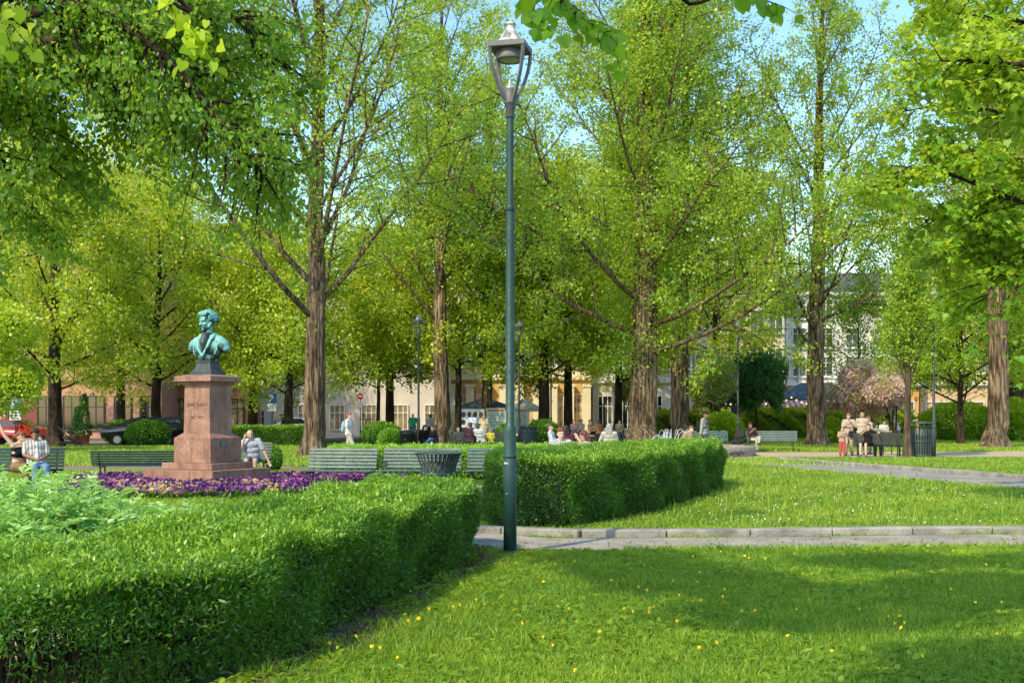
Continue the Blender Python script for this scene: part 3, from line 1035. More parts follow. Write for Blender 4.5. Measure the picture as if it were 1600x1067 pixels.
# the linden the photographer stands under: only its lowest twigs reach into the top of the frame
NTL = (-3.6, -2.6, 0)
nt_boughs = [
    ([(-3.6, -2.6, 3.2), (-2.0, 0, 4.0), (-.6, 2.6, 3.8), (.1, 3.9, 3.36), W(870, -14, 4.1), W(905, 25, 4.1), W(955, 58, 4.1)], .03),
    ([(-3.6, -2.6, 3.2), (-1.6, .6, 3.9), (-.3, 3.2, 3.55), W(800, -30, 4.0), W(822, -2, 4.0), W(846, 34, 4.0)], .02),
    ([(-3.6, -2.6, 3.3), (-1.2, 0, 4.1), (.6, 2.8, 3.8), W(1060, -30, 4.2), W(1150, -14, 4.2), W(1215, 8, 4.2)], .02),
    ([(-3.6, -2.6, 3.2), (-2.4, 1.6, 3.7), W(230, -40, 3.9), W(262, 4, 3.9), W(300, 40, 3.9), W(306, 64, 3.9)], .016),
    ([(-3.6, -2.6, 3.0), (-2.6, 1.2, 3.5), W(-40, -10, 3.6), W(2, 14, 3.6), W(8, 44, 3.6)], .014),
]
rs_nt = np.random.default_rng(5)
NT = empty('linden_tree', NTL)
tag(NT, 'linden twigs with large round leaves dangling into the top of the picture before the lamp', 'tree')
tb = MB()
hz = [0, .2, .5, 1, 2, 3.2, 4.5, 6, 8]
trunk_tube(tb, [Vector((.03 * z, .02 * z, z - .05)) for z in hz], [.26 * (1 - z / 10) for z in hz], 18, 3)
LPs, LAx, LTn, LSz = [], [], [], []
for bi, (bp, br) in enumerate(nt_boughs):
    path = smooth_line3([Vector(p) - Vector(NTL) for p in bp], 6)
    n = len(path)
    tb.tube(path, [max(.0025, br * (1 - .93 * k / (n - 1))) for k in range(n)], 6)
    last = path[-15:] if bi != 2 else path[-10:]
    for k in range(1, len(last)):
        for j in range(2 if bi in (0, 3) else 1):
            d = (last[k] - last[k - 1]).normalized()
            sd = Vector(rs_nt.normal(0, 1, 3)); sd = (sd - d * sd.dot(d)).normalized()
            tw = curve_path(last[k], (d + sd).normalized(), rs_nt.uniform(.03, .15), 3, (0, 0, -.5), .1, rs_nt)
            tb.tube(tw, [.0018, .0015, .0012, .001], 4, caps=False)
            for q in (tw[1], tw[3]):
                dx = Vector((rs_nt.normal(0, .5), rs_nt.normal(0, .35) - .2, -.75 + rs_nt.normal(0, .35))).normalized()
                LPs.append(tuple(q)); LAx.append(tuple(dx))
                LTn.append(.85 if bi >= 3 else .45); LSz.append(.052 * rs_nt.uniform(.65, 1.15) * (.85 if bi >= 3 else 1))  # left twigs get a paler tint, sunlight painted into the leaves
P = np.array(LPs)
ax = np.array(LAx)
facing = rs_nt.normal(0, .5, (len(P), 3)) + np.array([0, -1.2, .3])
nn_ = unit(facing - ax * np.sum(facing * ax, 1, keepdims=True))
bb = np.cross(nn_, ax)
L = LEAF['heart']
V = P[:, None] + np.array(LSz)[:, None, None] * (ax[:, None] * L[None, :, 0:1] + bb[:, None] * L[None, :, 1:2] * .98 + nn_[:, None] * L[None, :, 2:3] * .8)
lm = leafmat('leaf_linden_near', (.05, .15, .012), (.085, .21, .012), (.34, .40, .02), (.34, .48, .01), .5, .02, gain=2.0)
link('crown', np_mesh('crown', V.reshape(-1, 3), 10, lm, tint=np.clip(np.array(LTn) + rs_nt.normal(0, .12, len(P)), 0, 1)), NT)
rs2 = np.random.default_rng(9)
clumps = [(rs2.normal(0, 1.6), rs2.normal(0, 1.4), rs2.uniform(6, 9.5)) for _ in range(12)]
while len(clumps) < 38:
    lx, ly = rs2.uniform(-1.5, 6.4), rs2.uniform(2.0, 9.0)
    wx_, wy_ = lx + NTL[0], ly + NTL[1]
    if (1.3 + .25 * wx_ < wy_ < 2.5 + .25 * wx_) or (wx_ > -1.2 and wy_ < 1.0):
        continue                                   # gaps left so sun streaks reach the lawn
    clumps.append((lx, ly, rs2.uniform(7.7, 8.6)))
Pm = np.concatenate([blob(c_, (1.15, .80, .35), 1300 if i_ > 11 else 420, rs2, .1) for i_, c_ in enumerate(clumps)])  # unseen leaf clumps added to cast patchy shade on the near lawn
Vm, k = leaf_verts(Pm, .13 * rs2.uniform(.7, 1.2, len(Pm)), 'ovate', rs=rs2)
link('shade_clumps', np_mesh('shade_clumps', Vm, k, MATS['leaf_linden'], tint=rs2.uniform(.2, .8, len(Pm))), NT)
for i in range(9):
    a = i * .7
    tb.tube(curve_path((.1, .1, 4 + i * .35), Vector((math.cos(a), math.sin(a), .9)).normalized(), 3.0, 5, (0, 0, .2), .1, rs2), [.07, .05, .04, .03, .02, .01], 6)
tb.tube([(.1, .1, 5), (2.0, 2.8, 7.4), (3.4, 5.2, 8.2), (4.4, 6.6, 8.6)], [.09, .06, .04, .015], 7)
tb.tube([(.1, .1, 5.4), (3.0, 2.0, 7.6), (6.5, 3.6, 8.3), (8.6, 4.2, 8.6)], [.09, .06, .04, .015], 7)
tb.build('trunk', MATS['bark_dark'], NT)


# ------------------------------------------------------------------ grass, flowers, ferns
def blades(name, P, h, wd, mat, seed, parent=None, tint0=.45, lean=.45, kind='stuff'):
    rs = np.random.default_rng(seed)
    n = len(P)
    hh = h * rs.uniform(.45, 1.3, n)
    a = rs.uniform(0, 6.283, n)
    side = np.stack([np.cos(a), np.sin(a), np.zeros(n)], 1) * (wd * rs.uniform(.6, 1.3, n))[:, None]
    ln = rs.normal(0, lean, (n, 2)) * hh[:, None]
    mid = P + np.stack([ln[:, 0] * .35, ln[:, 1] * .35, hh * .6], 1)
    tip = P + np.stack([ln[:, 0], ln[:, 1], hh], 1)
    V = np.stack([P - side, P + side, mid + side * .7, tip, mid - side * .7], 1)
    patch = .16 * np.sin(P[:, 0] * 1.3 + 1) * np.sin(P[:, 1] * 1.1) + .12 * np.sin(P[:, 0] * 5.1) * np.sin(P[:, 1] * 4.3 + 2)
    tint = np.clip(tint0 + patch + rs.normal(0, .18, n), 0, 1)
    o = link(name, np_mesh(name, V.reshape(-1, 3), 5, mat, tint=tint), parent)
    if kind:
        tag(o, kind=kind)
    return o


def scatter(x0, x1, y0, y1, n, rs, pw=1.0):
    return np.column_stack([rs.uniform(x0, x1, n), y0 + (y1 - y0) * rs.random(n) ** pw, np.zeros(n)])


def in_view(P, margin=60):
    return np.abs(P[:, 0]) < (800 + margin) / FPX * P[:, 1]


hedge_polys = [np.array(HL), np.array(HR)]
near_path = strip_poly(near_line, 1.35 + .30)
p2_poly = strip_poly(path2, 2.6 + .2)


def off(P, polys):
    k = np.ones(len(P), bool)
    for q in polys:
        k &= ~in_poly(P, q)
    return k


rs = np.random.default_rng(101)
P = scatter(-2.4, 7.5, 6.2, 14.7, 330000, rs, 1.25)
P = P[in_view(P) & off(P, [HL, near_path])]
bed = np.minimum.reduce([np.hypot(P[:, 0] - (a[0] * (1 - t) + b[0] * t), P[:, 1] - (a[1] * (1 - t) + b[1] * t))
                         for a, b in zip(HL[0:4], HL[1:5]) for t in np.linspace(0, 1, 8)])
keep = rs.random(len(P)) < np.clip((bed - .10) / .40, .04, 1)
P = P[keep]
blades('lawn_grass', P, .046, .0032, MATS['grass_blade'], 102)
# taller tufts here and there
cen = scatter(-1.6, 7, 6.4, 14.2, 110, rs)
P = (cen[:, None, :] + np.concatenate([rs.normal(0, .06, (110, 60, 2)), np.zeros((110, 60, 1))], 2)).reshape(-1, 3)
P = P[in_view(P) & off(P, [HL, near_path])]
blades('grass_tufts', P, .08, .004, MATS['grass_blade'], 103, tint0=.6)
# fringe of long blades at the path edge and the lamp foot
i0 = np.linspace(0, 1, 4000)
ed = np.array(near_line[6:30])
sx = np.interp(rs.random(5200), np.linspace(0, 1, len(ed)), ed[:, 0]); sy = np.interp(sx, ed[::-1, 0], ed[::-1, 1]) - .78 - np.abs(rs.normal(0, .10, 5200))
P = np.column_stack([sx, sy, np.zeros(5200)])
blades('path_edge_grass', P[in_view(P)], .085, .0045, MATS['grass_blade'], 104, tint0=.6)
# broad-leaved weeds in the lawn
P = scatter(-2.2, 7.2, 6.3, 14.3, 9000, rs, 1.2)
cl = np.sin(P[:, 0] * 1.7) * np.sin(P[:, 1] * 1.5 + 1) + .5 * rs.normal(size=len(P))
P = P[in_view(P) & off(P, [HL, near_path]) & (cl > .1)]
nb = 7
Pw = np.repeat(P, nb, 0) + np.array([0, 0, .012])
aw = rs.uniform(0, 6.28, len(Pw))
axw = np.stack([np.cos(aw), np.sin(aw), rs.uniform(.1, .6, len(Pw))], 1)
V, k = leaf_verts(Pw, .062 * rs.uniform(.6, 1.4, len(Pw)), 'ovate', droop=0, aspect=.55, up=2.5, axis=axw * 3, rs=rs)
tag(link('lawn_weeds', np_mesh('lawn_weeds', V, k, MATS['grass_blade'], tint=np.clip(.42 + rs.normal(0, .16, len(Pw)), 0, 1))), kind='stuff')

# lawn beyond the path
P = scatter(-.5, 13.5, 15.0, 38, 260000, rs, 1.5)
P = P[in_view(P) & off(P, [HR, near_path, p2_poly])]
cx = np.interp(P[:, 1], [p[1] for p in path2[::-1]], [p[0] for p in path2[::-1]])
P = P[(P[:, 0] < cx - 1.35)]
blades('far_lawn_grass', P, .075, .007, MATS['grass_far'], 105, tint0=.5)
P = scatter(1.0, 13.0, 16.5, 33, 1500, rs, 1.3)
cl = np.sin(P[:, 0] * .9 + 1) * np.sin(P[:, 1] * .6) + .7 * rs.normal(size=len(P))
P = P[in_view(P) & off(P, [HR, near_path, p2_poly]) & (cl > 0) & (P[:, 0] < np.interp(P[:, 1], [p[1] for p in path2[::-1]], [p[0] for p in path2[::-1]]) - 1.4)]
Pc = P + np.array([0, 0, .085])
V, k = leaf_verts(np.repeat(Pc, 4, 0), .019, 'rhomb', droop=-.4, aspect=1.1, rs=rs)
tag(link('white_clover', np_mesh('white_clover', V, k, surf('clover_white', (.72, .72, .62), (.6, .62, .5), 30, .8))), kind='stuff')
P = scatter(1.0, 13, 17, 36, 2400, rs)
P = P[in_view(P) & off(P, [HR, near_path, p2_poly])]
P = P[P[:, 0] < np.interp(P[:, 1], [p[1] for p in path2[::-1]], [p[0] for p in path2[::-1]]) - 1.4]
blades('seed_heads', P, .22, .006, MATS['grass_far'], 106, tint0=.95, lean=.2)
# lawn strips right of the asphalt path, around the monument and under the trees
P = scatter(8, 34, 26, 45, 150000, rs)
P = P[in_view(P) & off(P, [p2_poly]) & (P[:, 0] > np.interp(P[:, 1], [p[1] for p in path2[::-1]], [p[0] for p in path2[::-1]]) + 1.5) & (P[:, 1] < 42.8 + .03 * P[:, 0])]
blades('strip_lawn_grass', P, .09, .011, MATS['grass_far'], 107, tint0=.45)
P = scatter(-15, -2.2, 13.5, 34, 190000, rs)
P = P[in_view(P) & off(P, [HL, near_path, [(-6, 22.3), (.8, 22.3), (.8, 26.5), (-6, 26.5)]]) & (P[:, 1] < 33.5)]
P = P[np.hypot(P[:, 0] - P[:, 1] * 0 + 7.3, (P[:, 1] - 27.0)) > 2.0]
blades('monument_lawn_grass', P, .07, .008, MATS['grass_far'], 108, tint0=.5)
P = scatter(-30, 32, 36.5, 60, 200000, rs)
P = P[in_view(P) & ~((P[:, 0] > -1) & (P[:, 1] > 42.5) & (P[:, 1] < 51)) & (np.sin(P[:, 0] * .5) * np.sin(P[:, 1] * .4) + rs.normal(0, .6, len(P)) > -.5)]
blades('distant_lawn_grass', P, .10, .017, MATS['grass_far'], 109, tint0=.6)
P = scatter(8, 44, 51, 78, 90000, rs)
P = P[in_view(P)]
blades('park_lawn_grass', P, .12, .025, MATS['grass_far'], 110, tint0=.7)

# fallen leaves and bare soil along the near hedge
P = []
for a, b in zip(HL[1:5], HL[2:6]):
    for _ in range(170):
        t = rs.random()
        P.append((a[0] * (1 - t) + b[0] * t + abs(rs.normal(.05, .13)), a[1] * (1 - t) + b[1] * t + rs.normal(0, .1), .012))
soil_poly = [(-1.9, 6.3), (-1.3, 6.7), (-.9, 8.7), (-.25, 12.2), (.05, 12.9), (-.1, 13.75), (-.45, 13.85), (-.6, 12.3), (-1.4, 8.8), (-1.95, 7.1)]
sheet('hedge_soil', soil_poly, .006, M_dirt)
sheet('lamp_soil', [(-.35 + .5 * math.cos(a) * 1.0 + .35, 13.55 + .22 * math.sin(a)) for a in np.linspace(0, 6.28, 20)[:-1]], .0075, M_dirt)
V, k = leaf_verts(np.array(P), .05, 'ovate', droop=0, up=2, aspect=.6, rs=rs)
tag(link('leaf_litter', np_mesh('leaf_litter', V, k, surf('dry_leaf', (.22, .13, .06), (.12, .07, .035), 20, .9))), kind='stuff')

# windblown bits on the footpath
Pp = np.column_stack([rs.uniform(-1, 9, 900), np.zeros(900), np.full(900, .012)])
Pp[:, 1] = np.interp(Pp[:, 0], [p[0] for p in near_line[:34][::-1]], [p[1] for p in near_line[:34][::-1]]) + np.clip(rs.normal(0, .42, 900), -.66, .66)
V, k = leaf_verts(Pp, .03 * rs.uniform(.4, 1.3, 900), 'ovate', droop=0, up=3, aspect=.7, rs=rs)
tag(link('path_litter', np_mesh('path_litter', V, k, [MATS['dry_leaf'], MATS['grass_blade']], tint=rs.random(900), mi=(rs.random(900) < .35).astype(int))), kind='stuff')
sx2 = rs.uniform(-.4, 9, 2600)
sy2 = np.interp(sx2, [p[0] for p in near_line[:38][::-1]], [p[1] for p in near_line[:38][::-1]]) + .66 + np.abs(rs.normal(0, .02, 2600))
P = np.column_stack([sx2, sy2, np.zeros(2600)])[np.sin(sx2 * 3.1) + rs.normal(0, .5, 2600) > .35]
blades('kerb_foot_grass', P, .05, .004, MATS['grass_blade'], 114, tint0=.5)

# dandelions
M_dand = surf('dandelion_yellow', (.88, .70, .02), (.84, .58, .02), 40, .7)
M_stemg = surf('stem_green', (.16, .26, .06), (.10, .18, .04), 20, .7)
dl = [(523, 1016), (568, 1007), (609, 1037), (578, 1023), (526, 1022), (845, 1008), (818, 988), (857, 1018), (951, 913), (1017, 934), (1060, 940), (1005, 928),
      (1027, 958), (1018, 965), (1095, 905), (1130, 1017), (1132, 930), (1135, 944), (1160, 966), (1410, 970), (1412, 985), (1393, 983), (1396, 992), (1238, 1001),
      (1085, 1025), (850, 915), (870, 890), (899, 885), (1125, 868), (1162, 875), (1165, 880), (1200, 880), (1320, 875), (1300, 870), (1450, 860), (1482, 865),
      (1546, 890), (1570, 950), (1520, 945), (1390, 972), (1345, 960), (938, 997), (985, 968), (1020, 970), (980, 962), (1050, 917), (1095, 916), (742, 948), (762, 952),
      (888, 1063), (654, 975), (640, 985), (670, 965), (705, 960), (720, 955), (590, 1025), (1240, 872), (1060, 985), (1178, 967), (1400, 905), (1250, 905), (890, 960),
      (1245, 960), (1480, 930), (1360, 865), (1085, 876), (1010, 890), (1560, 1000), (1300, 1030), (1445, 1040)]
d0 = None
for i, (px, py) in enumerate(dl):
    Y = EYE * FPX / (py - HOR) * .985
    if d0 is None:
        d0 = empty('dandelion', (0, 0, 0))
        tag(d0, 'yellow dandelion flower in the near lawn grass', 'flower', 'dandelions in the near lawn')
        MB().tube([(0, 0, -.005), (.004, 0, .04), (.002, .003, .088)], [.0035, .003, .003], 6).build('stem', M_stemg, d0)
        fh = MB()
        for ring, (r, zt) in enumerate([(.021, .012), (.016, .018), (.009, .022)]):
            for q in range(12 - ring * 3):
                a = q * 6.283 / (12 - ring * 3) + ring * .3
                ca, sa = math.cos(a), math.sin(a)
                fh.add([(0, 0, .088 + .004 * ring), (r * .7 * ca - .005 * sa, r * .7 * sa + .005 * ca, .088 + zt * .6), (r * ca, r * sa, .086 + zt), (r * .7 * ca + .005 * sa, r * .7 * sa - .005 * ca, .088 + zt * .6)], [(0, 1, 2, 3)])
        fh.lathe([(.003, .078), (.009, .086), (.013, .094), (.008, .102), (.0005, .104)], n=10)
        fh.build('flower_head', M_dand, d0)
        o = d0
    else:
        o = copy_tree(d0)
    o.location = (gx(px, Y), Y, 0)
    o.rotation_euler = (rs.normal(0, .25), rs.normal(0, .25) - .1, rs.uniform(0, 6))
    s_ = rs.uniform(.62, .92)
    o.scale = (s_, s_, rs.uniform(.75, 1.1))

# pansy bed round the monument
MX, MY = gx(325, 27.2), 27.2
n = 8600
th = rs.uniform(0, 6.283, n); rr = np.sqrt(rs.uniform(.0, 1, n))
P = np.column_stack([MX + .35 + 4.6 * rr * np.cos(th), MY - 1.2 + 4.0 * rr * np.sin(th), np.zeros(n)])
P = P[~((np.abs(P[:, 0] - MX) + np.abs(P[:, 1] - MY)) < 2.15)]
P = P[(P[:, 1] < MY + 1.4) & (P[:, 0] > -9.85 + .18 * (24 - P[:, 1]))]
bedroot = empty('flower_bed', (0, 0, 0))
tag(bedroot, 'bed of purple and yellow pansies around the foot of the stone monument', 'flower bed')
P[:, 2] = rs.uniform(.10, .22, len(P))
pale = (np.sin(P[:, 0] * 2.1 + 1.0) * np.sin(P[:, 1] * 1.3) + rs.normal(0, .55, len(P)) > .50) & (P[:, 1] < MY - 2.0) & (P[:, 0] < MX + 2.6)
for nm, sel, mt in (('purple_pansies', ~pale, 'petal_pansy'), ('pale_pansies', pale, 'petal_pale')):
    Q = np.repeat(P[sel], 5, 0)
    aa = np.tile(np.arange(5) * 1.2566, sel.sum())
    axs = np.stack([np.cos(aa), np.sin(aa) * .6 - .3, np.sin(aa) * .8 + .25], 1)
    V, k = leaf_verts(Q, .052 * rs.uniform(.7, 1.25, len(Q)), 'ovate', droop=0, aspect=1.0, up=.5, axis=axs * 2.5, rs=rs)
    o = link(nm, np_mesh(nm, V, k, MATS[mt], tint=np.clip(np.repeat(rs.uniform(.0, 1, sel.sum()), 5) + rs.normal(0, .08, len(Q)), 0, 1)), bedroot)
    tag(o, kind='stuff')
Pl = np.column_stack([np.repeat(P[:, :2], 6, 0) + rs.normal(0, .07, (len(P) * 6, 2)), rs.uniform(.0, .15, len(P) * 6)])
V, k = leaf_verts(Pl, .08, 'ovate', droop=-.2, rs=rs)
tag(link('pansy_leaves', np_mesh('pansy_leaves', V, k, MATS['leaf_hedge'], tint=np.clip(.5 + rs.normal(0, .2, len(Pl)), 0, 1)), bedroot), kind='stuff')
sheet('bed_soil', [(MX + .35 + 4.55 * math.cos(a), MY - 1.2 + 3.95 * math.sin(a)) for a in np.linspace(0, 6.283, 40)[:-1]], .006, M_dirt)

# fern-like shrub at the left edge
FR = empty('feathery_shrub', (gx(30, 9.9), 9.9, 0))
tag(FR, 'feathery light green shrub growing at the left edge behind the near hedge', 'shrub')
fp, fa, fs, ft = [], [], [], []
mb = MB()
for i in range(420):
    a = rs.uniform(0, 6.283); q = math.sqrt(rs.random())
    bx, by = 1.25 * q * math.cos(a), .95 * q * math.sin(a) + rs.normal(0, .1)
    hgt = (1.14 - .24 * q) * rs.uniform(.62, 1.05) - max(0, bx) * .16 + (.22 if bx < -.35 and rs.random() < .3 else 0)
    lean = Vector((bx * .25 + rs.normal(0, .12), by * .25 + rs.normal(0, .12), 0))
    st = [Vector((bx, by, 0)), Vector((bx, by, hgt * .6)) + lean * .5, Vector((bx, by, hgt)) + lean * 1.2]
    mb.tube([st[0] - Vector((0, 0, .02)), st[1], st[2]], [.005, .004, .002], 4, caps=False)
    for _ in range(6):
        t = rs.uniform(.35, 1.0)
        b = st[0].lerp(st[1], t * 2) if t < .5 else st[1].lerp(st[2], t * 2 - 1)
        az = rs.uniform(0, 6.283)
        d = Vector((math.cos(az), math.sin(az), rs.uniform(.2, 1.3))).normalized()
        Lr = rs.uniform(.16, .36)
        sd = d.cross(Vector((0, 0, 1))).normalized()
        cl = rs.normal(.15 + .55 * min(1, b.z / .9), .16)  # darker tint low down paints the shade inside the shrub
        for k in range(6):
            p = b + d * Lr * (k + .5) / 6 - Vector((0, 0, .25 * Lr * (k / 6) ** 2))
            for s in (-1, 1):
                fp.append(tuple(p)); fa.append(tuple((d * .6 + sd * s).normalized())); fs.append(.115 * (1 - .09 * k)); ft.append(cl)
V, k = leaf_verts(np.array(fp), np.array(fs), 'rhomb', droop=.05, aspect=.34, up=.7, axis=np.array(fa) * 3, rs=rs)
link('foliage', np_mesh('foliage', V, k, MATS['leaf_fern'], tint=np.clip(np.array(ft) + rs.normal(0, .1, len(fp)), 0, 1)), FR)
mb.build('stems', M_stemg, FR)
# ------------------------------------------------------------------ shared materials for the built things
def wearpaint(name, base, dirt, rough=.38, sc=9.0):
    m, nt, out = newmat(name)
    bs = nd(nt, 'ShaderNodeBsdfPrincipled', Roughness=rough)
    v = coords(nt, (1, 1, .35))
    n1 = nd(nt, 'ShaderNodeTexNoise', Scale=sc, Detail=8.0, Roughness=.7)
    n2 = nd(nt, 'ShaderNodeTexNoise', Scale=sc * 7, Detail=4.0)
    nt.links.new(v, n1.inputs['Vector']); nt.links.new(v, n2.inputs['Vector'])
    rp = ramp(nt, [(.38, tuple(x * .75 for x in base)), (.56, base), (.72, dirt)])
    nt.links.new(n1.outputs['Fac'], rp.inputs['Fac'])
    nt.links.new(rp.outputs['Color'], bs.inputs['Base Color'])
    r2 = ramp(nt, [(.3, (rough * .8,) * 3), (.7, (min(1, rough * 1.5),) * 3)])
    nt.links.new(n2.outputs['Fac'], r2.inputs['Fac'])
    nt.links.new(r2.outputs['Color'], bs.inputs['Roughness'])
    bp = nd(nt, 'ShaderNodeBump', Strength=.12, Distance=.004)
    nt.links.new(n2.outputs['Fac'], bp.inputs['Height'])
    nt.links.new(bp.outputs['Normal'], bs.inputs['Normal'])
    nt.links.new(bs.outputs['BSDF'], out.inputs['Surface'])
    MATS[name] = m
    return m


def granite(name, c1, c2, c3):
    m, nt, out = newmat(name)
    bs = nd(nt, 'ShaderNodeBsdfPrincipled', Roughness=.6)
    v = coords(nt)
    n1 = nd(nt, 'ShaderNodeTexNoise', Scale=48.0, Detail=4.0, Roughness=.8)
    n2 = nd(nt, 'ShaderNodeTexNoise', Scale=2.2, Detail=6.0)
    v2 = coords(nt, (5, 5, .5))
    n3 = nd(nt, 'ShaderNodeTexNoise', Scale=2.0, Detail=5.0)
    nt.links.new(v, n1.inputs['Vector']); nt.links.new(v, n2.inputs['Vector']); nt.links.new(v2, n3.inputs['Vector'])
    rp = ramp(nt, [(.30, c3), (.46, c2), (.60, c1), (.74, tuple(min(.9, x * 1.35) for x in c1))])
    nt.links.new(n1.outputs['Fac'], rp.inputs['Fac'])
    r2 = ramp(nt, [(.3, (.62, .58, .56)), (.65, (1.1, 1.08, 1.05))])
    nt.links.new(n2.outputs['Fac'], r2.inputs['Fac'])
    r3 = ramp(nt, [(.33, (.6, .58, .57)), (.5, (1, 1, 1))])
    nt.links.new(n3.outputs['Fac'], r3.inputs['Fac'])
    mx = nt.nodes.new('ShaderNodeMixRGB'); mx.blend_type = 'MULTIPLY'; mx.inputs['Fac'].default_value = 1
    mx2 = nt.nodes.new('ShaderNodeMixRGB'); mx2.blend_type = 'MULTIPLY'; mx2.inputs['Fac'].default_value = .8
    nt.links.new(rp.outputs['Color'], mx.inputs['Color1']); nt.links.new(r2.outputs['Color'], mx.inputs['Color2'])
    nt.links.new(mx.outputs['Color'], mx2.inputs['Color1']); nt.links.new(r3.outputs['Color'], mx2.inputs['Color2'])
    nt.links.new(mx2.outputs['Color'], bs.inputs['Base Color'])
    bp = nd(nt, 'ShaderNodeBump', Strength=.25, Distance=.006)
    nt.links.new(n1.outputs['Fac'], bp.inputs['Height'])
    nt.links.new(bp.outputs['Normal'], bs.inputs['Normal'])
    nt.links.new(bs.outputs['BSDF'], out.inputs['Surface'])
    MATS[name] = m
    return m


def patina(name):
    m, nt, out = newmat(name)
    bs = nd(nt, 'ShaderNodeBsdfPrincipled', Roughness=.55, Metallic=.15)
    v = coords(nt, (1, 1, .45))
    n1 = nd(nt, 'ShaderNodeTexNoise', Scale=6.0, Detail=9.0, Roughness=.68)
    nt.links.new(v, n1.inputs['Vector'])
    geo = nt.nodes.new('ShaderNodeNewGeometry')
    pr = ramp(nt, [(.42, (0, 0, 0)), (.54, (1, 1, 1))])
    nt.links.new(geo.outputs['Pointiness'], pr.inputs['Fac'])
    sep = nt.nodes.new('ShaderNodeSeparateXYZ')
    nt.links.new(geo.outputs['Normal'], sep.inputs['Vector'])
    mth = nd(nt, 'ShaderNodeMath', operation='MULTIPLY_ADD')
    mth.inputs[1].default_value = .17
    nt.links.new(sep.outputs['Z'], mth.inputs[0])
    nt.links.new(n1.outputs['Fac'], mth.inputs[2])
    m3 = nd(nt, 'ShaderNodeMath', operation='MULTIPLY_ADD')
    m3.inputs[1].default_value = .22
    nt.links.new(pr.outputs['Color'], m3.inputs[0])
    nt.links.new(mth.outputs[0], m3.inputs[2])
    rp = ramp(nt, [(.50, (.014, .026, .030)), (.59, (.050, .125, .13)), (.70, (.14, .37, .35)), (.92, (.27, .55, .50))])
    nt.links.new(m3.outputs[0], rp.inputs['Fac'])
    nt.links.new(rp.outputs['Color'], bs.inputs['Base Color'])
    nt.links.new(bs.outputs['BSDF'], out.inputs['Surface'])
    MATS[name] = m
    return m


M_iron = wearpaint('cast_iron', (.02, .03, .03), (.05, .055, .05), .5, 9)
M_green = wearpaint('pole_green', (.013, .056, .052), (.038, .085, .076), .5)
M_grey = wearpaint('lantern_grey', (.15, .15, .15), (.26, .26, .25), .5, 14)
M_white_guano = surf('lantern_roof', (.62, .62, .60), (.17, .17, .17), 13, .7, stretch=(1, 1, .15), lo=.42, hi=.58)
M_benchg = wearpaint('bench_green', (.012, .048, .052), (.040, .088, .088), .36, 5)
M_benchsun = wearpaint('bench_green_sunlit', (.07, .13, .125), (.17, .24, .22), .4, 5)  # lit copy of the bench green, sunlight painted into its colour
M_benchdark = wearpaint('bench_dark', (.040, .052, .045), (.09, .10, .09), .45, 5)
M_bin = wearpaint('bin_steel', (.045, .075, .075), (.12, .15, .15), .42, 7)
M_black = surf('black_plastic', (.018, .018, .02), (.010, .010, .012), 12, .45)
M_granite = granite('red_granite', (.44, .255, .185), (.27, .135, .095), (.085, .042, .032))
M_granite2 = granite('grey_granite', (.42, .37, .32), (.26, .22, .19), (.12, .10, .09))
M_patina = patina('bronze_patina')
M_bdark = surf('bronze_dark', (.05, .07, .075), (.02, .028, .03), 9, .55, .2)
M_ins = surf('cut_letters', (.06, .03, .025), (.04, .02, .016), 30, .9)
M_glass = None


def glass(name, tint=(.03, .04, .05), rough=.06):
    if name in MATS:
        return MATS[name]
    m, nt, out = newmat(name)
    bs = nd(nt, 'ShaderNodeBsdfPrincipled', Roughness=rough)
    bs.inputs['Specular IOR Level'].default_value = .9
    v = coords(nt, (.4, .4, .4))
    n1 = nd(nt, 'ShaderNodeTexNoise', Scale=2.0, Detail=3.0)
    nt.links.new(v, n1.inputs['Vector'])
    rp = ramp(nt, [(.35, tuple(x * .5 for x in tint)), (.65, tuple(x * 1.6 for x in tint))])
    nt.links.new(n1.outputs['Fac'], rp.inputs['Fac'])
    nt.links.new(rp.outputs['Color'], bs.inputs['Base Color'])
    nt.links.new(bs.outputs['BSDF'], out.inputs['Surface'])
    MATS[name] = m
    return m


M_glass = glass('window_glass', (.06, .075, .085))
M_glassd = glass('dark_glass', (.012, .015, .018))
M_shop = surf('shop_interior', (.72, .52, .28), (.12, .08, .055), 1.6, .5, lo=.4, hi=.62)


def text_mesh(body, size, mat, name, ext=.002):
    cu = bpy.data.curves.new('lettering', 'FONT')
    cu.body = body
    cu.size = size
    cu.align_x = 'CENTER'
    cu.align_y = 'CENTER'
    cu.extrude = ext
    cu.resolution_u = 3
    ob = bpy.data.objects.new('lettering', cu)
    C.objects.link(ob)
    dg = bpy.context.evaluated_depsgraph_get()
    me = bpy.data.meshes.new_from_object(ob.evaluated_get(dg))
    bpy.data.objects.remove(ob)
    bpy.data.curves.remove(cu)
    me.name = name
    me.materials.clear()
    me.materials.append(mat)
    return me


def remesh(mb, name, mats, voxel, smooth=2, rot=None):
    """union of all closed pieces collected in mb"""
    me = mb.mesh('build', mats)
    ob = bpy.data.objects.new('build', me)
    C.objects.link(ob)
    md = ob.modifiers.new('r', 'REMESH')
    md.mode = 'VOXEL'
    md.voxel_size = voxel
    md.use_smooth_shade = True
    if smooth:
        sm = ob.modifiers.new('s', 'SMOOTH')
        sm.iterations = smooth
        sm.factor = .5
    dg = bpy.context.evaluated_depsgraph_get()
    me2 = bpy.data.meshes.new_from_object(ob.evaluated_get(dg))
    bpy.data.objects.remove(ob)
    bpy.data.meshes.remove(me)
    me2.name = name
    me2.materials.clear()
    for m in (mats if isinstance(mats, (list, tuple)) else [mats]):
        me2.materials.append(m)
    return me2


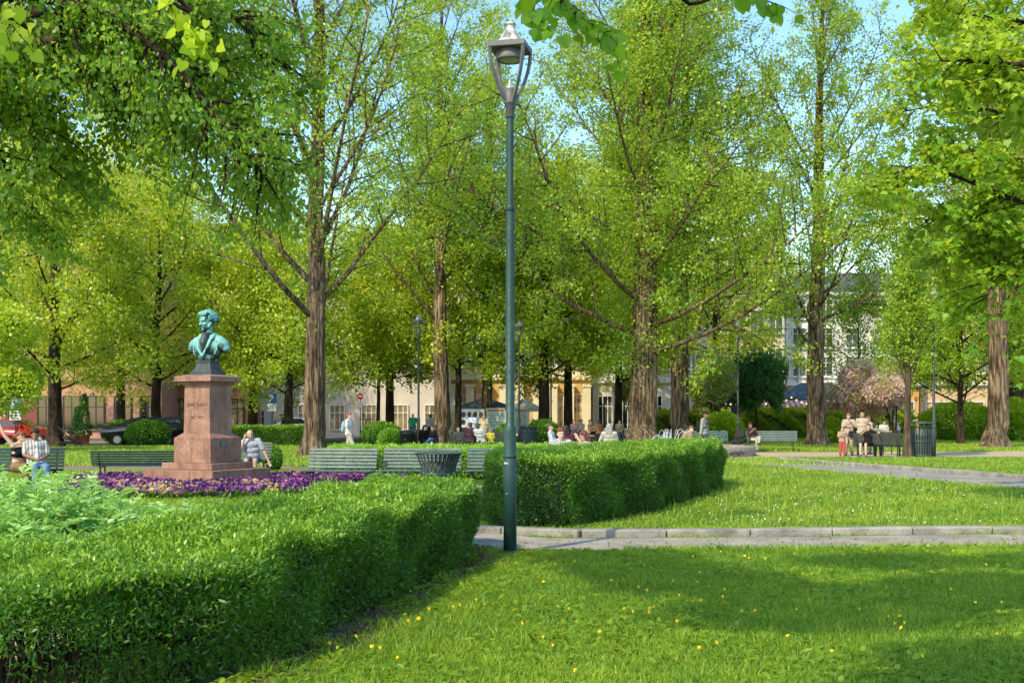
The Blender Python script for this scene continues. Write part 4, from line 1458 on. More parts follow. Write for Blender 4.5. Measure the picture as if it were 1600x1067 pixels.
def cap(mb, pts, rad, n=10):
    """chain of tapered capsules as closed pieces (for remesh)"""
    pts = [Vector(p) for p in pts]
    if not hasattr(rad, '__len__'):
        rad = [rad] * len(pts)
    for p, r in zip(pts, rad):
        mb.ball(p, r, n, 7)
    for i in range(len(pts) - 1):
        mb.tube([pts[i], pts[i + 1]], [rad[i], rad[i + 1]], n)
    return mb


# ------------------------------------------------------------------ street lamps
def make_lamp(label, loc, H, rz, s=1.0, group=None, near=False):
    M_green = MATS['pole_green'] if near else wearpaint('pole_far', (.035, .05, .045), (.08, .09, .08), .5) if 'pole_far' not in MATS else MATS['pole_far']
    root = empty('street_lamp', loc, rz)
    tag(root, label, 'street lamp', group)
    n = 28 if near else 12
    zc = H - .97                     # underside of the lantern cup
    pole = MB()
    pole.lathe([(.078, -.05), (.078, 1.14), (.0735, 1.15), (.0735, 1.47), (.068, 1.50), (.052, 1.52), (.052, 4.10 / 6.3 * H), (.050, 4.12 / 6.3 * H),
                (.041, 4.17 / 6.3 * H), (.041, zc - .16), (.041, zc - .13)], n=n)
    pole.build('pole', M_green, root)
    ft_ = MB()
    ft_.lathe([(.118, -.02), (.118, .012), (.104, .022), (.0795, .05)], n=n)
    ft_.build('footing', M_iron if near else M_green, root)
    col = MB()
    col.lathe([(.0745, 1.135), (.083, 1.14), (.083, 1.175), (.0745, 1.185)], n=n)
    col.lathe([(.0525, 4.06 / 6.3 * H), (.058, 4.065 / 6.3 * H), (.058, 4.125 / 6.3 * H), (.0525, 4.13 / 6.3 * H)], n=n)
    col.build('collar', M_green, root)
    if near:
        hd = MB()
        hd.tube([(-.02, -.074, .72), (-.02, -.088, .72)], [.014, .014], 12)
        hd.tube([(-.02, -.086, .72), (-.02, -.090, .72)], [.007, .007], 6)
        hd.build('lock_bolt', surf('steel_bolt', (.4, .42, .42), (.2, .2, .2), 30, .35, metal=.8), root)
        st = MB()
        st.box((-.03, -.079, 1.08), (.05, .008, .022), Matrix.Rotation(.12, 3, 'Y'))
        st.build('torn_sticker', surf('sticker', (.55, .56, .56), (.2, .25, .25), 40, .7), root)
    cup = MB()
    cup.lathe([(.048, zc - .16), (.056, zc - .155), (.056, zc), (.074, zc + .01), (.074, zc + .025), (.058, zc + .03), (.062, zc + .17), (.062, zc + .18)], n=n)
    cup.build('cup', M_grey, root)
    fn = MB()
    fn.lathe([(.062, zc + .181), (.05, zc + .195), (.022, zc + .25), (.008, zc + .30), (.001, zc + .31)], n=n)
    fn.build('finial', surf('finial_steel', (.66, .68, .68), (.4, .42, .42), 20, .35, metal=.5), root)
    zt = zc + .63
    for q in range(4):
        a = math.pi / 4 + q * math.pi / 2
        ar = MB()
        path = []
        for t in np.linspace(0, 1, 9):
            r = .060 + (.285 - .060) * (1 - (1 - t) ** 1.75)
            path.append((r, zc + .03 + t * (zt - zc - .03)))
        for (r0, z0), (r1, z1) in zip(path[:-1], path[1:]):
            d = Vector((r1 - r0, 0, z1 - z0)); L = d.length
            rot = Matrix.Rotation(a, 3, 'Z') @ Matrix.Rotation(math.atan2(d.x, d.z), 3, 'Y')
            cpt = Matrix.Rotation(a, 3, 'Z') @ Vector(((r0 + r1) / 2, 0, (z0 + z1) / 2))
            ar.box(cpt, (.030, .034, L * 1.06), rot)
        ar.build('arm', M_grey, root)
    rf = MB()
    rf.box((0, 0, zt + .035), (.445, .445, .07), bev=.008)
    rf.build('roof_frame', M_grey, root)
    bl = MB()
    bl.lathe([(.19, zt + .0705), (.165, zt + .085), (.115, zt + .15), (.078, zt + .23), (.060, zt + .255), (.058, zt + .30), (.072, zt + .305), (.072, zt + .325), (.05, zt + .335), (.001, zt + .34)], n=n)
    bl.build('roof', M_white_guano, root)
    lm = MB()
    lm.lathe([(.165, zt - .001), (.165, zt - .10), (.158, zt - .115), (.135, zt - .115), (.13, zt - .105)][::-1], n=n)
    lm.build('lamp_housing', M_grey, root)
    ln_ = MB()
    ln_.lathe([(.001, zt - .125), (.08, zt - .122), (.128, zt - .112), (.128, zt - .10)], n=n)
    ln_.build('lens', surf('lamp_lens', (.55, .54, .46), (.4, .39, .33), 20, .25), root)
    return root


make_lamp('tall green lamp post with a grey open lantern standing in the near lawn', (gx(797, 13.5), 13.5, 0), 6.30, R(-13), near=True)
for px, Y, H, lb in [(654, 55, 6.5, 'distant lamp post by the pair of black bins and the pale barked poplar'),
                     (811, 60, 6.6, 'distant lamp post just right of the near lamp post beside the slatted bin'),
                     (861, 74, 6.2, 'small pale distant lamp post in front of the forked maple'),
                     (1153, 56, 6.3, 'distant lamp post before the dark weeping tree and the restaurant'),
                     (1459, 43.5, 6.5, 'lamp post touching the lidded bin at the right')]:
    make_lamp(lb, (gx(px, Y), Y, 0), H, R(20 + px % 30))


# ------------------------------------------------------------------ benches
def make_bench(label, loc, rz, L=1.8, mat=None, scale=None, group='park benches around the square', legs=2):
    mat = mat or M_benchg
    root = empty('park_bench', loc, rz)
    tag(root, label, 'bench', group)
    if scale:
        root.scale = scale
    st = MB()                                             # seat slats, local -Y is the front
    for k in range(6):
        y = -.23 + k * .077
        st.box((0, y, .43 + .012 * abs(k - 2.5) / 2.5 + (.004 if k == 0 else 0)), (L, .062, .032), bev=.006)
    st.build('seat', mat, root)
    bk = MB()
    tilt = R(17)
    for k in range(6):
        u = .09 + k * .078
        bk.box((0, .215 + u * math.sin(tilt), .43 + u * math.cos(tilt)), (L, .028, .060), Matrix.Rotation(-tilt, 3, 'X'), bev=.006)
    bk.build('backrest', mat, root)
    xs = [-L * .42, L * .42] if legs == 2 else [-L * .42, 0, L * .42]
    for x in xs:
        lg = MB()
        lg.tube([(x, -.19, -.02), (x, -.19, .37), (x, -.17, .405)], .021, 8)
        lg.tube([(x, .17, -.02), (x, .19, .37), (x, .20, .405)], .021, 8)
        lg.box((x, 0, .398), (.045, .46, .022))
        for s_ in (-.19, .17):
            lg.lathe([(.045, -.005), (.045, .012), (.022, .02)], (x, s_, 0), 10)
        lg.build('leg_frame', M_iron, root)
        br = MB()
        br.tube([(x, .2, .40), (x, .248 + .1 * math.sin(tilt), .43 + .12 * math.cos(tilt)), (x, .243 + .5 * math.sin(tilt), .43 + .5 * math.cos(tilt))], .016, 6)
        br.build('back_support', M_iron, root)
    return root


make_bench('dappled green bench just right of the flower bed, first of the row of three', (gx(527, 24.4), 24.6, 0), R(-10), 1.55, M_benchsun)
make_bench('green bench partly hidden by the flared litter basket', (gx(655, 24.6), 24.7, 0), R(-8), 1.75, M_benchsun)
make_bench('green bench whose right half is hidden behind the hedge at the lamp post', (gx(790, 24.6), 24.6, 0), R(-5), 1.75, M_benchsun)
make_bench('empty dark green bench seen from behind, left of the monument steps', (gx(226, 29.3), 29.3, 0), R(182), 2.55, M_benchg, (1, 1, .80))
make_bench('dark bench at the left edge under the couple sitting together', (gx(22, 24.9), 24.9, 0), R(14), 2.0, M_benchg)
make_bench('green bench behind the monument on which the bald man sits', (gx(391, 30), 30.0, 0), R(-4), 1.0, M_benchg)
make_bench('far dark bench behind the pale hedge with the group in dark clothes', (gx(752, 49), 49, 0), R(178), 2.6, M_benchdark)
make_bench('dark bench seen from behind at the centre, nearest the red haired pair', (gx(920, 30.5), 30.5, 0), R(176), 1.75, M_benchdark)
make_bench('green bench right behind the man walking with a black rucksack', (gx(1105, 52), 52, 0), R(-8), 1.9, M_benchsun)
make_bench('weathered green bench beside the pram and lamp post', (gx(1205, 51.5), 51.5, 0), R(-14), 2.3, M_benchsun)
make_bench('grey green bench turned away with the hugging couple on it', (gx(1372, 44.6), 44.6, 0), R(152), 1.8, M_benchdark)
make_bench('bench seen end on behind the thin young tree', (gx(1410, 45.6), 46.4, 0), R(100), 1.6, M_benchdark)


# ------------------------------------------------------------------ bins
def flared_basket(label, loc, rb, rt, h, mat, n=30, lid=False, name='litter_bin'):
    root = empty(name, loc, .3)
    tag(root, label, 'litter bin')
    sl_ = MB()
    for k in range(n):
        a = 2 * math.pi * k / n
        ca, sa = math.cos(a), math.sin(a)
        prof = [(rb, .06), (rb * 1.03, h * .5), (rb * 1.12, h * .72), (rt * .93, h * .93), (rt, h)]
        for (r0, z0), (r1, z1) in zip(prof[:-1], prof[1:]):
            d = Vector((r1 - r0, 0, z1 - z0))
            rot = Matrix.Rotation(a, 3, 'Z') @ Matrix.Rotation(math.atan2(d.x, d.z), 3, 'Y')
            sl_.box(((r0 + r1) / 2 * ca, (r0 + r1) / 2 * sa, (z0 + z1) / 2), (.008, 2 * math.pi * rb / n * .62, d.length * 1.03), rot)
    for z, r in ((.08, rb + .004), (h * .5, rb * 1.03 + .008)):
        sl_.lathe([(r - .012, z), (r + .006, z), (r + .006, z + .045), (r - .012, z + .045)], n=32)
    sl_.build('slatted_body', mat, root)
    rm = MB()
    rm.lathe([(rt - .014, h - .012), (rt + .014, h - .008), (rt + .014, h + .018), (rt - .014, h + .018), (rt - .014, h - .012)], n=32)
    rm.build('rim', mat, root)
    ln_ = MB()
    ln_.lathe([(.01, .07), (rb * .86, .075), (rb * .9, h * .78), (rb * .88, h * .78), (rb * .84, .09), (.01, .085)], n=24)
    ln_.build('liner', surf('bin_liner', (.10, .11, .11), (.05, .055, .055), 6, .6), root)
    ft = MB()
    ft.lathe([(rb * .5, -.02), (rb * .5, .05), (rb * .98, .055), (rb * .98, .075)], n=24)
    ft.build('base', mat, root)
    if lid:
        ld = MB()
        ld.lathe([(rt * .98, h + .12), (rt * .8, h + .17), (rt * .3, h + .205), (.001, h + .21)], n=28)
        for k in range(4):
            a = k * math.pi / 2 + .4
            ld.tube([(rt * .9 * math.cos(a), rt * .9 * math.sin(a), h), (rt * .9 * math.cos(a), rt * .9 * math.sin(a), h + .125)], .012, 6)
        ld.build('lid', mat, root)
    return root


flared_basket('flared green slatted litter basket in front of the middle bench', (gx(685, 23.3), 23.3, 0), .33, .47, .86, M_bin)
flared_basket('large lidded slatted bin against the right lamp post', (gx(1439, 44.2), 44.2, 0), .50, .54, 1.20, M_bin, 34, True)
flared_basket('grey slatted bin beside the distant lamp behind the near post', (gx(826, 60), 60, 0), .42, .46, 1.0, M_bin, 26)
for px, Y, lb in [(636, 54, 'plain black bin left of the lamp with the reclining pair'), (650, 55.6, 'plain black bin touching the lamp behind the other black one')]:
    root = empty('litter_bin', (gx(px, Y), Y, 0))
    tag(root, lb, 'litter bin')
    MB().lathe([(.33, -.01), (.34, .02), (.36, .72), (.38, .74), (.38, .80), (.34, .82)], n=20).build('body', M_black, root)
    MB().lathe([(.335, .821), (.37, .83), (.37, .87), (.20, .93), (.001, .95)], n=20).build('lid', M_iron, root)


# ------------------------------------------------------------------ monument
MR = R(-26)
MON = empty('monument', (MX, MY, 0), MR)
tag(MON, 'red granite pedestal carrying a green bronze bust of a man with side whiskers', 'monument')


def block(name, s, z0, z1, mat, bev=.012, top=None):
    mb = MB()
    t = top or s
    a, b = s / 2, t / 2
    mb.add([(-a, -a, z0), (a, -a, z0), (a, a, z0), (-a, a, z0), (-b, -b, z1), (b, -b, z1), (b, b, z1), (-b, b, z1)],
           [(0, 3, 2, 1), (4, 5, 6, 7), (0, 1, 5, 4), (1, 2, 6, 5), (2, 3, 7, 6), (3, 0, 4, 7)])
    return mb


fnd = MB()
fnd.box((0, 0, .02), (2.36, 2.36, .12), bev=.02)
fnd.build('foundation', M_granite2, MON)
s1 = MB()                                     # lower step laid as four corner stones and fillers with fine joints
for (x0, x1) in ((-1.04, -.40), (-.394, .35), (.356, 1.04)):
    s1.box(((x0 + x1) / 2, 0, .225), (x1 - x0, 2.08, .29), bev=.008)
s1.build('lower_step', M_granite, MON)
s2 = MB()
s2.box((0, 0, .445), (1.50, 1.50, .149), bev=.01)
s2.build('upper_step', M_granite, MON)
die = MB()
die.box((0, 0, .81), (1.11, 1.11, .58), bev=.008)
die.add([(-.555, -.555, 1.1005), (.555, -.555, 1.1005), (.555, .555, 1.1005), (-.555, .555, 1.1005), (-.41, -.41, 1.215), (.41, -.41, 1.215), (.41, .41, 1.215), (-.41, .41, 1.215)],
        [(0, 3, 2, 1), (4, 5, 6, 7), (0, 1, 5, 4), (1, 2, 6, 5), (2, 3, 7, 6), (3, 0, 4, 7)])
die.build('die', M_granite, MON)
block('shaft', .79, 1.216, 2.34, M_granite, top=.755).build('shaft', M_granite, MON)
cp = MB()
for s_, z0, z1 in ((.82, 2.341, 2.385), (.90, 2.386, 2.43), (1.11, 2.431, 2.56)):
    cp.box((0, 0, (z0 + z1) / 2), (s_, s_, z1 - z0), bev=.010)
cp.add([(-.54, -.54, 2.5605), (.54, -.54, 2.5605), (.54, .54, 2.5605), (-.54, .54, 2.5605), (-.36, -.36, 2.60), (.36, -.36, 2.60), (.36, .36, 2.60), (-.36, .36, 2.60)],
       [(0, 3, 2, 1), (4, 5, 6, 7), (0, 1, 5, 4), (1, 2, 6, 5), (2, 3, 7, 6), (3, 0, 4, 7)])
cp.build('capital', M_granite, MON)
for body, z, size in (('EILERT SUNDT', 1.885, .098), ('1817 1875', 1.585, .085)):
    t = link('inscription', text_mesh(body, size, M_ins, 'inscription', .003), MON)
    half = .395 + (.3775 - .395) * (z - 1.216) / 1.124
    t.location = (0, -half - .001, z)
    t.rotation_euler = (R(90), 0, 0)
    t.scale = (1.0, 1.15, 1)
pq = MB()
pq.box((.562, -.12, .97), (.02, .235, .15), bev=.006)
po = pq.build('plaque', surf('plaque_bronze', (.10, .12, .09), (.05, .06, .05), 30, .5, .3), MON)
pl = MB()
for k in range(3):
    pl.box((.5735, -.12, 1.01 - k * .04), (.003, .15 - .04 * (k % 2), .012))
pl.build('lettering', surf('plaque_letters', (.3, .33, .28), (.2, .22, .19), 30, .5), po)

BUST = empty('bust', (0, 0, 2.60), 0)
BUST.parent = MON
BUST.rotation_euler = (0, 0, 0)
bb_ = MB()
for s_, t_, z0, z1 in ((.60, .60, 0, .075), (.57, .42, .0755, .17), (.42, .38, .1705, .30), (.43, .43, .3005, .345)):
    a, b = s_ / 2, t_ / 2
    bb_.add([(-a, -a, z0), (a, -a, z0), (a, a, z0), (-a, a, z0), (-b, -b, z1), (b, -b, z1), (b, b, z1), (-b, b, z1)],
            [(0, 3, 2, 1), (4, 5, 6, 7), (0, 1, 5, 4), (1, 2, 6, 5), (2, 3, 7, 6), (3, 0, 4, 7)])
bb_.build('bust_base', M_bdark, BUST)
# figure: local -Y is where the chest looks (turned toward the left face of the pedestal)
BZ = .345
tz = Matrix.Rotation(R(0), 3, 'Z')
ct = MB()
ct.ball((0, .0, BZ + .30), (.36, .21, .27), 28, 18)
ct.ball((0, -.02, BZ + .10), (.25, .17, .16), 24, 14)
ct.ball((0, .05, BZ + .40), (.38, .19, .18), 24, 14)
ct.ball((0, .0, BZ + .02), (.17, .14, .07), 20, 10)
for s_ in (-1, 1):
    cap(ct, [(s_ * .30, .05, BZ + .44), (s_ * .41, .05, BZ + .37), (s_ * .47, .05, BZ + .29)], [.155, .15, .115], 16)
    ct.ball((s_ * .27, .02, BZ + .22), (.10, .12, .16), 14, 9)
    cap(ct, [(s_ * .14, .06, BZ + .55), (s_ * .30, .06, BZ + .48)], [.10, .12], 12)
    # lapels and coat edges stand proud
    cap(ct, [(s_ * .13, -.06, BZ + .60), (s_ * .17, -.155, BZ + .47), (s_ * .13, -.225, BZ + .30), (s_ * .02, -.235, BZ + .12), (-.03, -.20, BZ + .02)], [.030, .042, .046, .036, .03], 10)
    cap(ct, [(s_ * .16, .10, BZ + .62), (s_ * .19, -.02, BZ + .61), (s_ * .20, -.11, BZ + .52)], [.05, .05, .035], 10)
    cap(ct, [(s_ * .33, -.10, BZ + .38), (s_ * .34, -.12, BZ + .26), (s_ * .28, -.15, BZ + .14)], [.03, .02, .015], 8)
coat = link('coat', remesh(ct, 'coat', M_patina, .013, 3), BUST)
vs_ = MB()
cap(vs_, [(0, -.13, BZ + .58), (0, -.185, BZ + .42), (0, -.205, BZ + .26)], [.09, .10, .05], 14)
vs_.ball((0, -.02, BZ + .64), (.125, .13, .07), 20, 10)
cap(vs_, [(-.06, -.13, BZ + .61), (.06, -.13, BZ + .605)], .04, 10)
link('waistcoat', remesh(vs_, 'waistcoat', M_bdark, .013, 2), BUST)
HD = Matrix.Rotation(R(-20), 3, 'Z')         # the head looks further left
hm = MB()
hc = Vector((0, -.03, BZ + .92))


def hp(x, y, z):
    return hc + HD @ Vector((x, y, z))


cap(hm, [(0, .0, BZ + .55), hp(0, .03, -.14)], [.115, .11], 18)
hm.ball(hp(0, .035, .065), (.150, .185, .175), 26, 16, rot=HD)
hm.ball(hp(0, -.055, -.06), (.118, .125, .155), 22, 14, rot=HD)
hm.ball(hp(0, -.115, -.175), (.062, .055, .045), 14, 9, rot=HD)       # chin
hm.ball(hp(0, -.10, .095), (.115, .07, .08), 16, 10, rot=HD)          # forehead
cap(hm, [hp(-.085, -.155, .045), hp(0, -.172, .04), hp(.085, -.155, .045)], [.024, .026, .024], 10)   # brow
cap(hm, [hp(0, -.170, .025), hp(0, -.194, -.030), hp(0, -.206, -.060)], [.020, .025, .030], 10)       # nose
for s_ in (-1, 1):
    hm.ball(hp(s_ * .022, -.195, -.066), .020, 8, 6)
    hm.ball(hp(s_ * .058, -.146, .008), (.026, .022, .018), 10, 7, rot=HD)
    hm.ball(hp(s_ * .075, -.115, -.045), (.045, .05, .045), 10, 8, rot=HD)
    hm.ball(hp(s_ * .15, .02, -.01), (.02, .045, .06), 10, 8, rot=HD)
cap(hm, [hp(-.045, -.155, -.112), hp(0, -.168, -.108), hp(.045, -.155, -.112)], [.013, .016, .013], 8)
cap(hm, [hp(-.04, -.150, -.136), hp(0, -.164, -.136), hp(.04, -.150, -.136)], [.014, .017, .014], 8)
link('head', remesh(hm, 'head', M_patina, .0095, 2), BUST)
hr = MB()
rh = random.Random(4)
for k in range(230):
    th_, ph_ = rh.uniform(0, 6.283), rh.uniform(-.25, 1.5)
    d = Vector((math.cos(th_) * math.cos(ph_), math.sin(th_) * math.cos(ph_), math.sin(ph_)))
    if d.y < -.45 and d.z < .55:
        continue
    p = Vector((d.x * .178, .04 + d.y * .215, .075 + d.z * .195))
    t_ = Vector((rh.uniform(-1, 1), rh.uniform(-1, 1), rh.uniform(-.6, .6))).normalized() * .035
    cap(hr, [hp(*(p - t_)), hp(*(p * 1.04)), hp(*(p + t_))], [.024, .042, .022], 7)
for k in range(16):                                    # forelock sweeping over the brow
    x = -.13 + .26 * k / 15
    cap(hr, [hp(x, -.06, .20), hp(x * 1.05 + .02, -.145, .205 + .02 * math.sin(k)), hp(x + .03, -.165, .165)], [.035, .036, .02], 7)
for s_ in (-1, 1):                                     # side whiskers under the jaw
    for k in range(18):
        u = k / 17 * .42
        p = Vector((s_ * (.145 - .045 * u + rh.uniform(-.012, .012)), .0 - .09 * u + rh.uniform(-.03, .03), -.02 - .16 * u))
        cap(hr, [hp(*p), hp(*(p + Vector((rh.uniform(-.012, .012), -.01, -.035))))], [.03, .02], 7)
link('hair', remesh(hr, 'hair', M_patina, .011, 1), BUST)
BUST.rotation_euler = (0, 0, R(6))
BUST.scale = (.98, .98, .99)

# ------------------------------------------------------------------ round fountain
FX, FY, FRR = 6.55, 46.6, 3.35
FN = empty('fountain', (FX, FY, 0))
tag(FN, 'round fountain with a low concrete wall and thin arching water jets', 'fountain')
mb = MB()
mb.lathe([(FRR - .32, -.02), (FRR + .02, -.02), (FRR, .36), (FRR - .02, .39), (FRR - .32, .39), (FRR - .34, .36), (FRR - .34, -.02)], n=56)
mb.build('basin_wall', surf('basin_concrete', (.36, .31, .26), (.20, .17, .145), 2.2, .9, .4, 18, stretch=(1, 1, 2.5)), FN)
gf = MB()
rg = random.Random(3)
for k in range(14):
    a = R(-58) + k * .020
    r = FRR + .018
    x0 = rg.uniform(.08, .24)
    gf.tube([(r * math.cos(a), r * math.sin(a), x0), (r * math.cos(a + .016), r * math.sin(a + .016), x0 + rg.uniform(-.09, .1)), (r * math.cos(a + .03), r * math.sin(a + .03), rg.uniform(.1, .2))], .010, 4)
gf.build('graffiti', M_black, FN)
MB().lathe([(.001, .22), (FRR - .345, .22)], n=40).build('water', glass('basin_water', (.10, .13, .12), .08), FN)
jt = MB()
for k in range(40):
    a = rg.uniform(0, 6.283)
    r0 = rg.uniform(.0, .5)
    r1 = r0 + rg.uniform(.25, .9)
    hgt = rg.uniform(.25, .95)
    p = []
    for t in np.linspace(0, 1, 9):
        rr_ = r0 + (r1 - r0) * t
        p.append((rr_ * math.cos(a), rr_ * math.sin(a), .22 + hgt * 4 * t * (1 - t) * (1 - .15 * t)))
    jt.tube(p, [.006, .006, .007, .007, .008, .009, .010, .010, .009], 4)
m_, nt_, out_ = newmat('water_jet')
b_ = nd(nt_, 'ShaderNodeBsdfPrincipled', Roughness=.25)
nzj = nd(nt_, 'ShaderNodeTexNoise', Scale=14.0)
rj = ramp(nt_, [(.3, (.75, .8, .84)), (.7, (.93, .95, .96))])
nt_.links.new(nzj.outputs['Fac'], rj.inputs['Fac'])
nt_.links.new(rj.outputs['Color'], b_.inputs['Base Color'])
b_.inputs['Subsurface Weight'].default_value = .0
nt_.links.new(b_.outputs['BSDF'], out_.inputs['Surface'])
jt.build('water_jets', m_, FN)['kind'] = 'stuff'
# ------------------------------------------------------------------ buildings round the square
def wall_mat(name, c, c2=None):
    return surf(name, c, c2 or tuple(x * .82 for x in c), .9, .9, .15, 30, lo=.3, hi=.7)


M_frame_w = surf('frame_white', (.78, .77, .74), (.66, .65, .62), 8, .6)
M_frame_d = surf('frame_dark', (.05, .045, .04), (.03, .03, .03), 8, .5)
M_roof = surf('roof_slate', (.10, .11, .13), (.06, .065, .08), 3, .7, .3)
M_curtain = surf('lit_room', (.40, .30, .16), (.10, .08, .06), 1.2, .6)


def window_proto(parent, x, z, wd, ht, Yf, fm, gm, bars=1, sill=True, name='window'):
    """frame standing 3 cm proud of the wall, pane set back"""
    f = MB()
    t = .09
    f.box((x, Yf - .03, z - ht / 2 + t / 2), (wd, .10, t))
    f.box((x, Yf - .03, z + ht / 2 - t / 2), (wd, .10, t))
    f.box((x - wd / 2 + t / 2, Yf - .03, z), (t, .10, ht - 2 * t))
    f.box((x + wd / 2 - t / 2, Yf - .03, z), (t, .10, ht - 2 * t))
    for b in range(bars):
        xx = x - wd / 2 + wd * (b + 1) / (bars + 1)
        f.box((xx, Yf - .02, z), (.07, .06, ht - 2 * t))
    if ht > 1.5:
        f.box((x, Yf - .022, z + ht * .18), (wd - 2 * t, .05, .06))
    if sill:
        f.box((x, Yf - .08, z - ht / 2 - .05), (wd + .2, .18, .08))
    fo = f.build(name, fm, parent)
    p = MB()
    p.box((x, Yf + .0, z), (wd - 2 * t, .03, ht - 2 * t))
    p.build('pane', gm, fo)
    return fo


def building(label, px0, px1, Y, H, wall, floors=4, fl0=3.6, cols=5, win=(1.2, 1.9), fm=None, gm=None, ground=None, gmat=None, roof=2.0, name='building', cornice=True, depth=8, bars=1, shops=True, shopmat=None, shopw=.72, shoph=2.4):
    x0, x1 = gx(px0, Y), gx(px1, Y)
    root = empty(name, ((x0 + x1) / 2, Y, 0))
    tag(root, label, 'building')
    Wd = x1 - x0
    fm = fm or M_frame_w
    gm = gm or M_glass
    w_ = MB()
    w_.box((0, depth / 2 + .02, fl0 + (H - fl0) / 2), (Wd, depth, H - fl0))
    w_.build('wall', wall, root)
    g_ = MB()
    g_.box((0, depth / 2 + .04, fl0 / 2 - .05), (Wd, depth, fl0 + .096))
    g_.build('ground_floor', gmat or wall, root)
    if cornice:
        for (yy_, zz_, dd_) in ((-.10, fl0, (.24, .26)), (-.14, H - .15, (.32, .3))):
            c_ = MB()
            c_.box((0, yy_, zz_), (Wd + .1,) + dd_)
            c_.build('cornice', M_frame_w if gmat is None else wall, root)
    if roof:
        r_ = MB()
        d2 = depth * .5
        r_.add([(-Wd / 2, .1, H), (Wd / 2, .1, H), (Wd / 2, depth, H), (-Wd / 2, depth, H), (-Wd / 2 + .4, .1 + roof * .6, H + roof), (Wd / 2 - .4, .1 + roof * .6, H + roof), (Wd / 2 - .4, depth - .4, H + roof), (-Wd / 2 + .4, depth - .4, H + roof)],
               [(0, 3, 2, 1), (4, 5, 6, 7), (0, 1, 5, 4), (1, 2, 6, 5), (2, 3, 7, 6), (3, 0, 4, 7)])
        r_.build('roof', M_roof, root)
    fh = (H - fl0 - .5) / max(1, floors)
    first = None
    for j in range(floors):
        for i in range(cols):
            x = -Wd / 2 + Wd * (i + .5) / cols
            z = fl0 + .25 + fh * (j + .52)
            if first is None:
                first = window_proto(root, 0, 0, win[0], min(win[1], fh * .72), 0, fm, gm, bars)
                o = first
            else:
                o = copy_tree(first, root)
            o.location = (x, -.0, z)
    if shops:
        n = max(2, int(cols * .8))
        sf = None
        for i in range(n):
            x = -Wd / 2 + Wd * (i + .5) / n
            if sf is None:
                sf = window_proto(root, 0, 0, Wd / n * shopw, shoph, 0, fm, shopmat or M_shop, 2, False, 'shop_window')
                o = sf
            else:
                o = copy_tree(sf, root)
            o.location = (x, .0, .45 + shoph / 2)
    return root, Wd


PINK = wall_mat('wall_pink', (.60, .34, .29))
B1, W1 = building('pink plastered corner house with a dark red door at the left edge', -120, 252, 80, 17, PINK, 3, 4.2, 6, (1.3, 2.1), shops=False, gmat=wall_mat('wall_pink_ground', (.56, .29, .24)))
dr = MB(); dr.box((gx(34, 80) - gx(66, 80), -.04, 1.65), (2.2, .12, 3.3)); d_ = dr.build('door', surf('door_red', (.22, .045, .03), (.12, .03, .02), 4, .5), B1)
MB().box((gx(34, 80) - gx(66, 80) + .3, -.12, 1.2), (.05, .06, .3)).build('handle', M_iron, d_)
MB().box((gx(34, 80) - gx(66, 80), -.06, 3.5), (2.3, .2, .3)).build('door_lintel', surf('lintel_dark', (.10, .06, .05), (.06, .04, .03), 5, .8), B1)
for k, px in enumerate((72, 112, 150, 192, 232)):
    window_proto(B1, gx(px, 80) - gx(66, 80), 1.75, 1.25, 2.5, .0, M_frame_d, M_glassd, 1, False, 'shop_window')
building('ochre and brick house between the pink corner house and the white one', 253, 388, 84, 14, wall_mat('wall_ochre', (.66, .52, .32)), 3, 4.0, 4, (1.3, 2.0), gmat=wall_mat('wall_brick', (.46, .24, .14)), fm=M_frame_d)
building('white modern house with a blue parking sign before it', 389, 452, 88, 10.5, wall_mat('wall_white', (.78, .76, .73)), 2, 4.3, 2, (1.9, 1.5), roof=0, shops=True, shopmat=M_glass, shopw=.62, shoph=1.6, bars=3)
building('low lilac grey house with plain ground floor windows behind the walking person', 453, 700, 88, 10.8, wall_mat('wall_lilac', (.70, .62, .60)), 2, 4.4, 7, (1.5, 1.6), roof=1.2, shopmat=M_curtain, shopw=.5, shoph=2.0, cornice=False)
CREAM = wall_mat('wall_cream', (.78, .68, .50))
B5, W5 = building('cream arcade building with orange lit openings between white pillars', 701, 924, 92, 14.5, CREAM, 3, 4.6, 8, (1.3, 2.0), gmat=wall_mat('arcade_orange', (.62, .40, .16)), shopw=.70, shoph=2.9)  # orange ground floor behind the pillars
for i in range(9):
    x = -W5 / 2 + .4 + (W5 - .8) * i / 8
    p_ = MB(); p_.box((x, -.42, 1.98), (.62, .5, 4.0)); p_.box((x, -.42, 3.99), (.8, .64, .22))
    p_.build('pillar', CREAM, B5)
building('pale lilac house with tall dark windows behind the thick poplar', 926, 1082, 93, 15, wall_mat('wall_paleviolet', (.72, .64, .65)), 3, 4.4, 5, (1.4, 2.1), fm=M_frame_w, shopmat=M_glassd, shopw=.6, shoph=2.8)
building('house with an orange red ground floor hidden by the weeping tree', 1084, 1226, 96, 14.5, wall_mat('wall_buff', (.70, .60, .46)), 3, 4.4, 5, (1.3, 2.0), gmat=wall_mat('wall_orange', (.58, .13, .045)), shopmat=M_glassd, shopw=.55)
B8, W8 = building('tall white house with a slate roof and orange ground floor behind the upright poplar', 1228, 1436, 99, 12.3, wall_mat('wall_bright', (.86, .84, .80)), 3, 4.3, 5, (1.25, 2.25), gmat=wall_mat('wall_orange_pale', (.72, .36, .14)), shopmat=M_glassd, roof=1.8)
for px in (1246, 1366):
    dp = MB(); dp.tube([(gx(px, 99) - gx(1332, 99), -.08, 4.4), (gx(px, 99) - gx(1332, 99), -.08, 12.0)], .06, 8)
    dp.build('drainpipe', surf('zinc', (.5, .5, .5), (.35, .35, .35), 6, .5), B8)
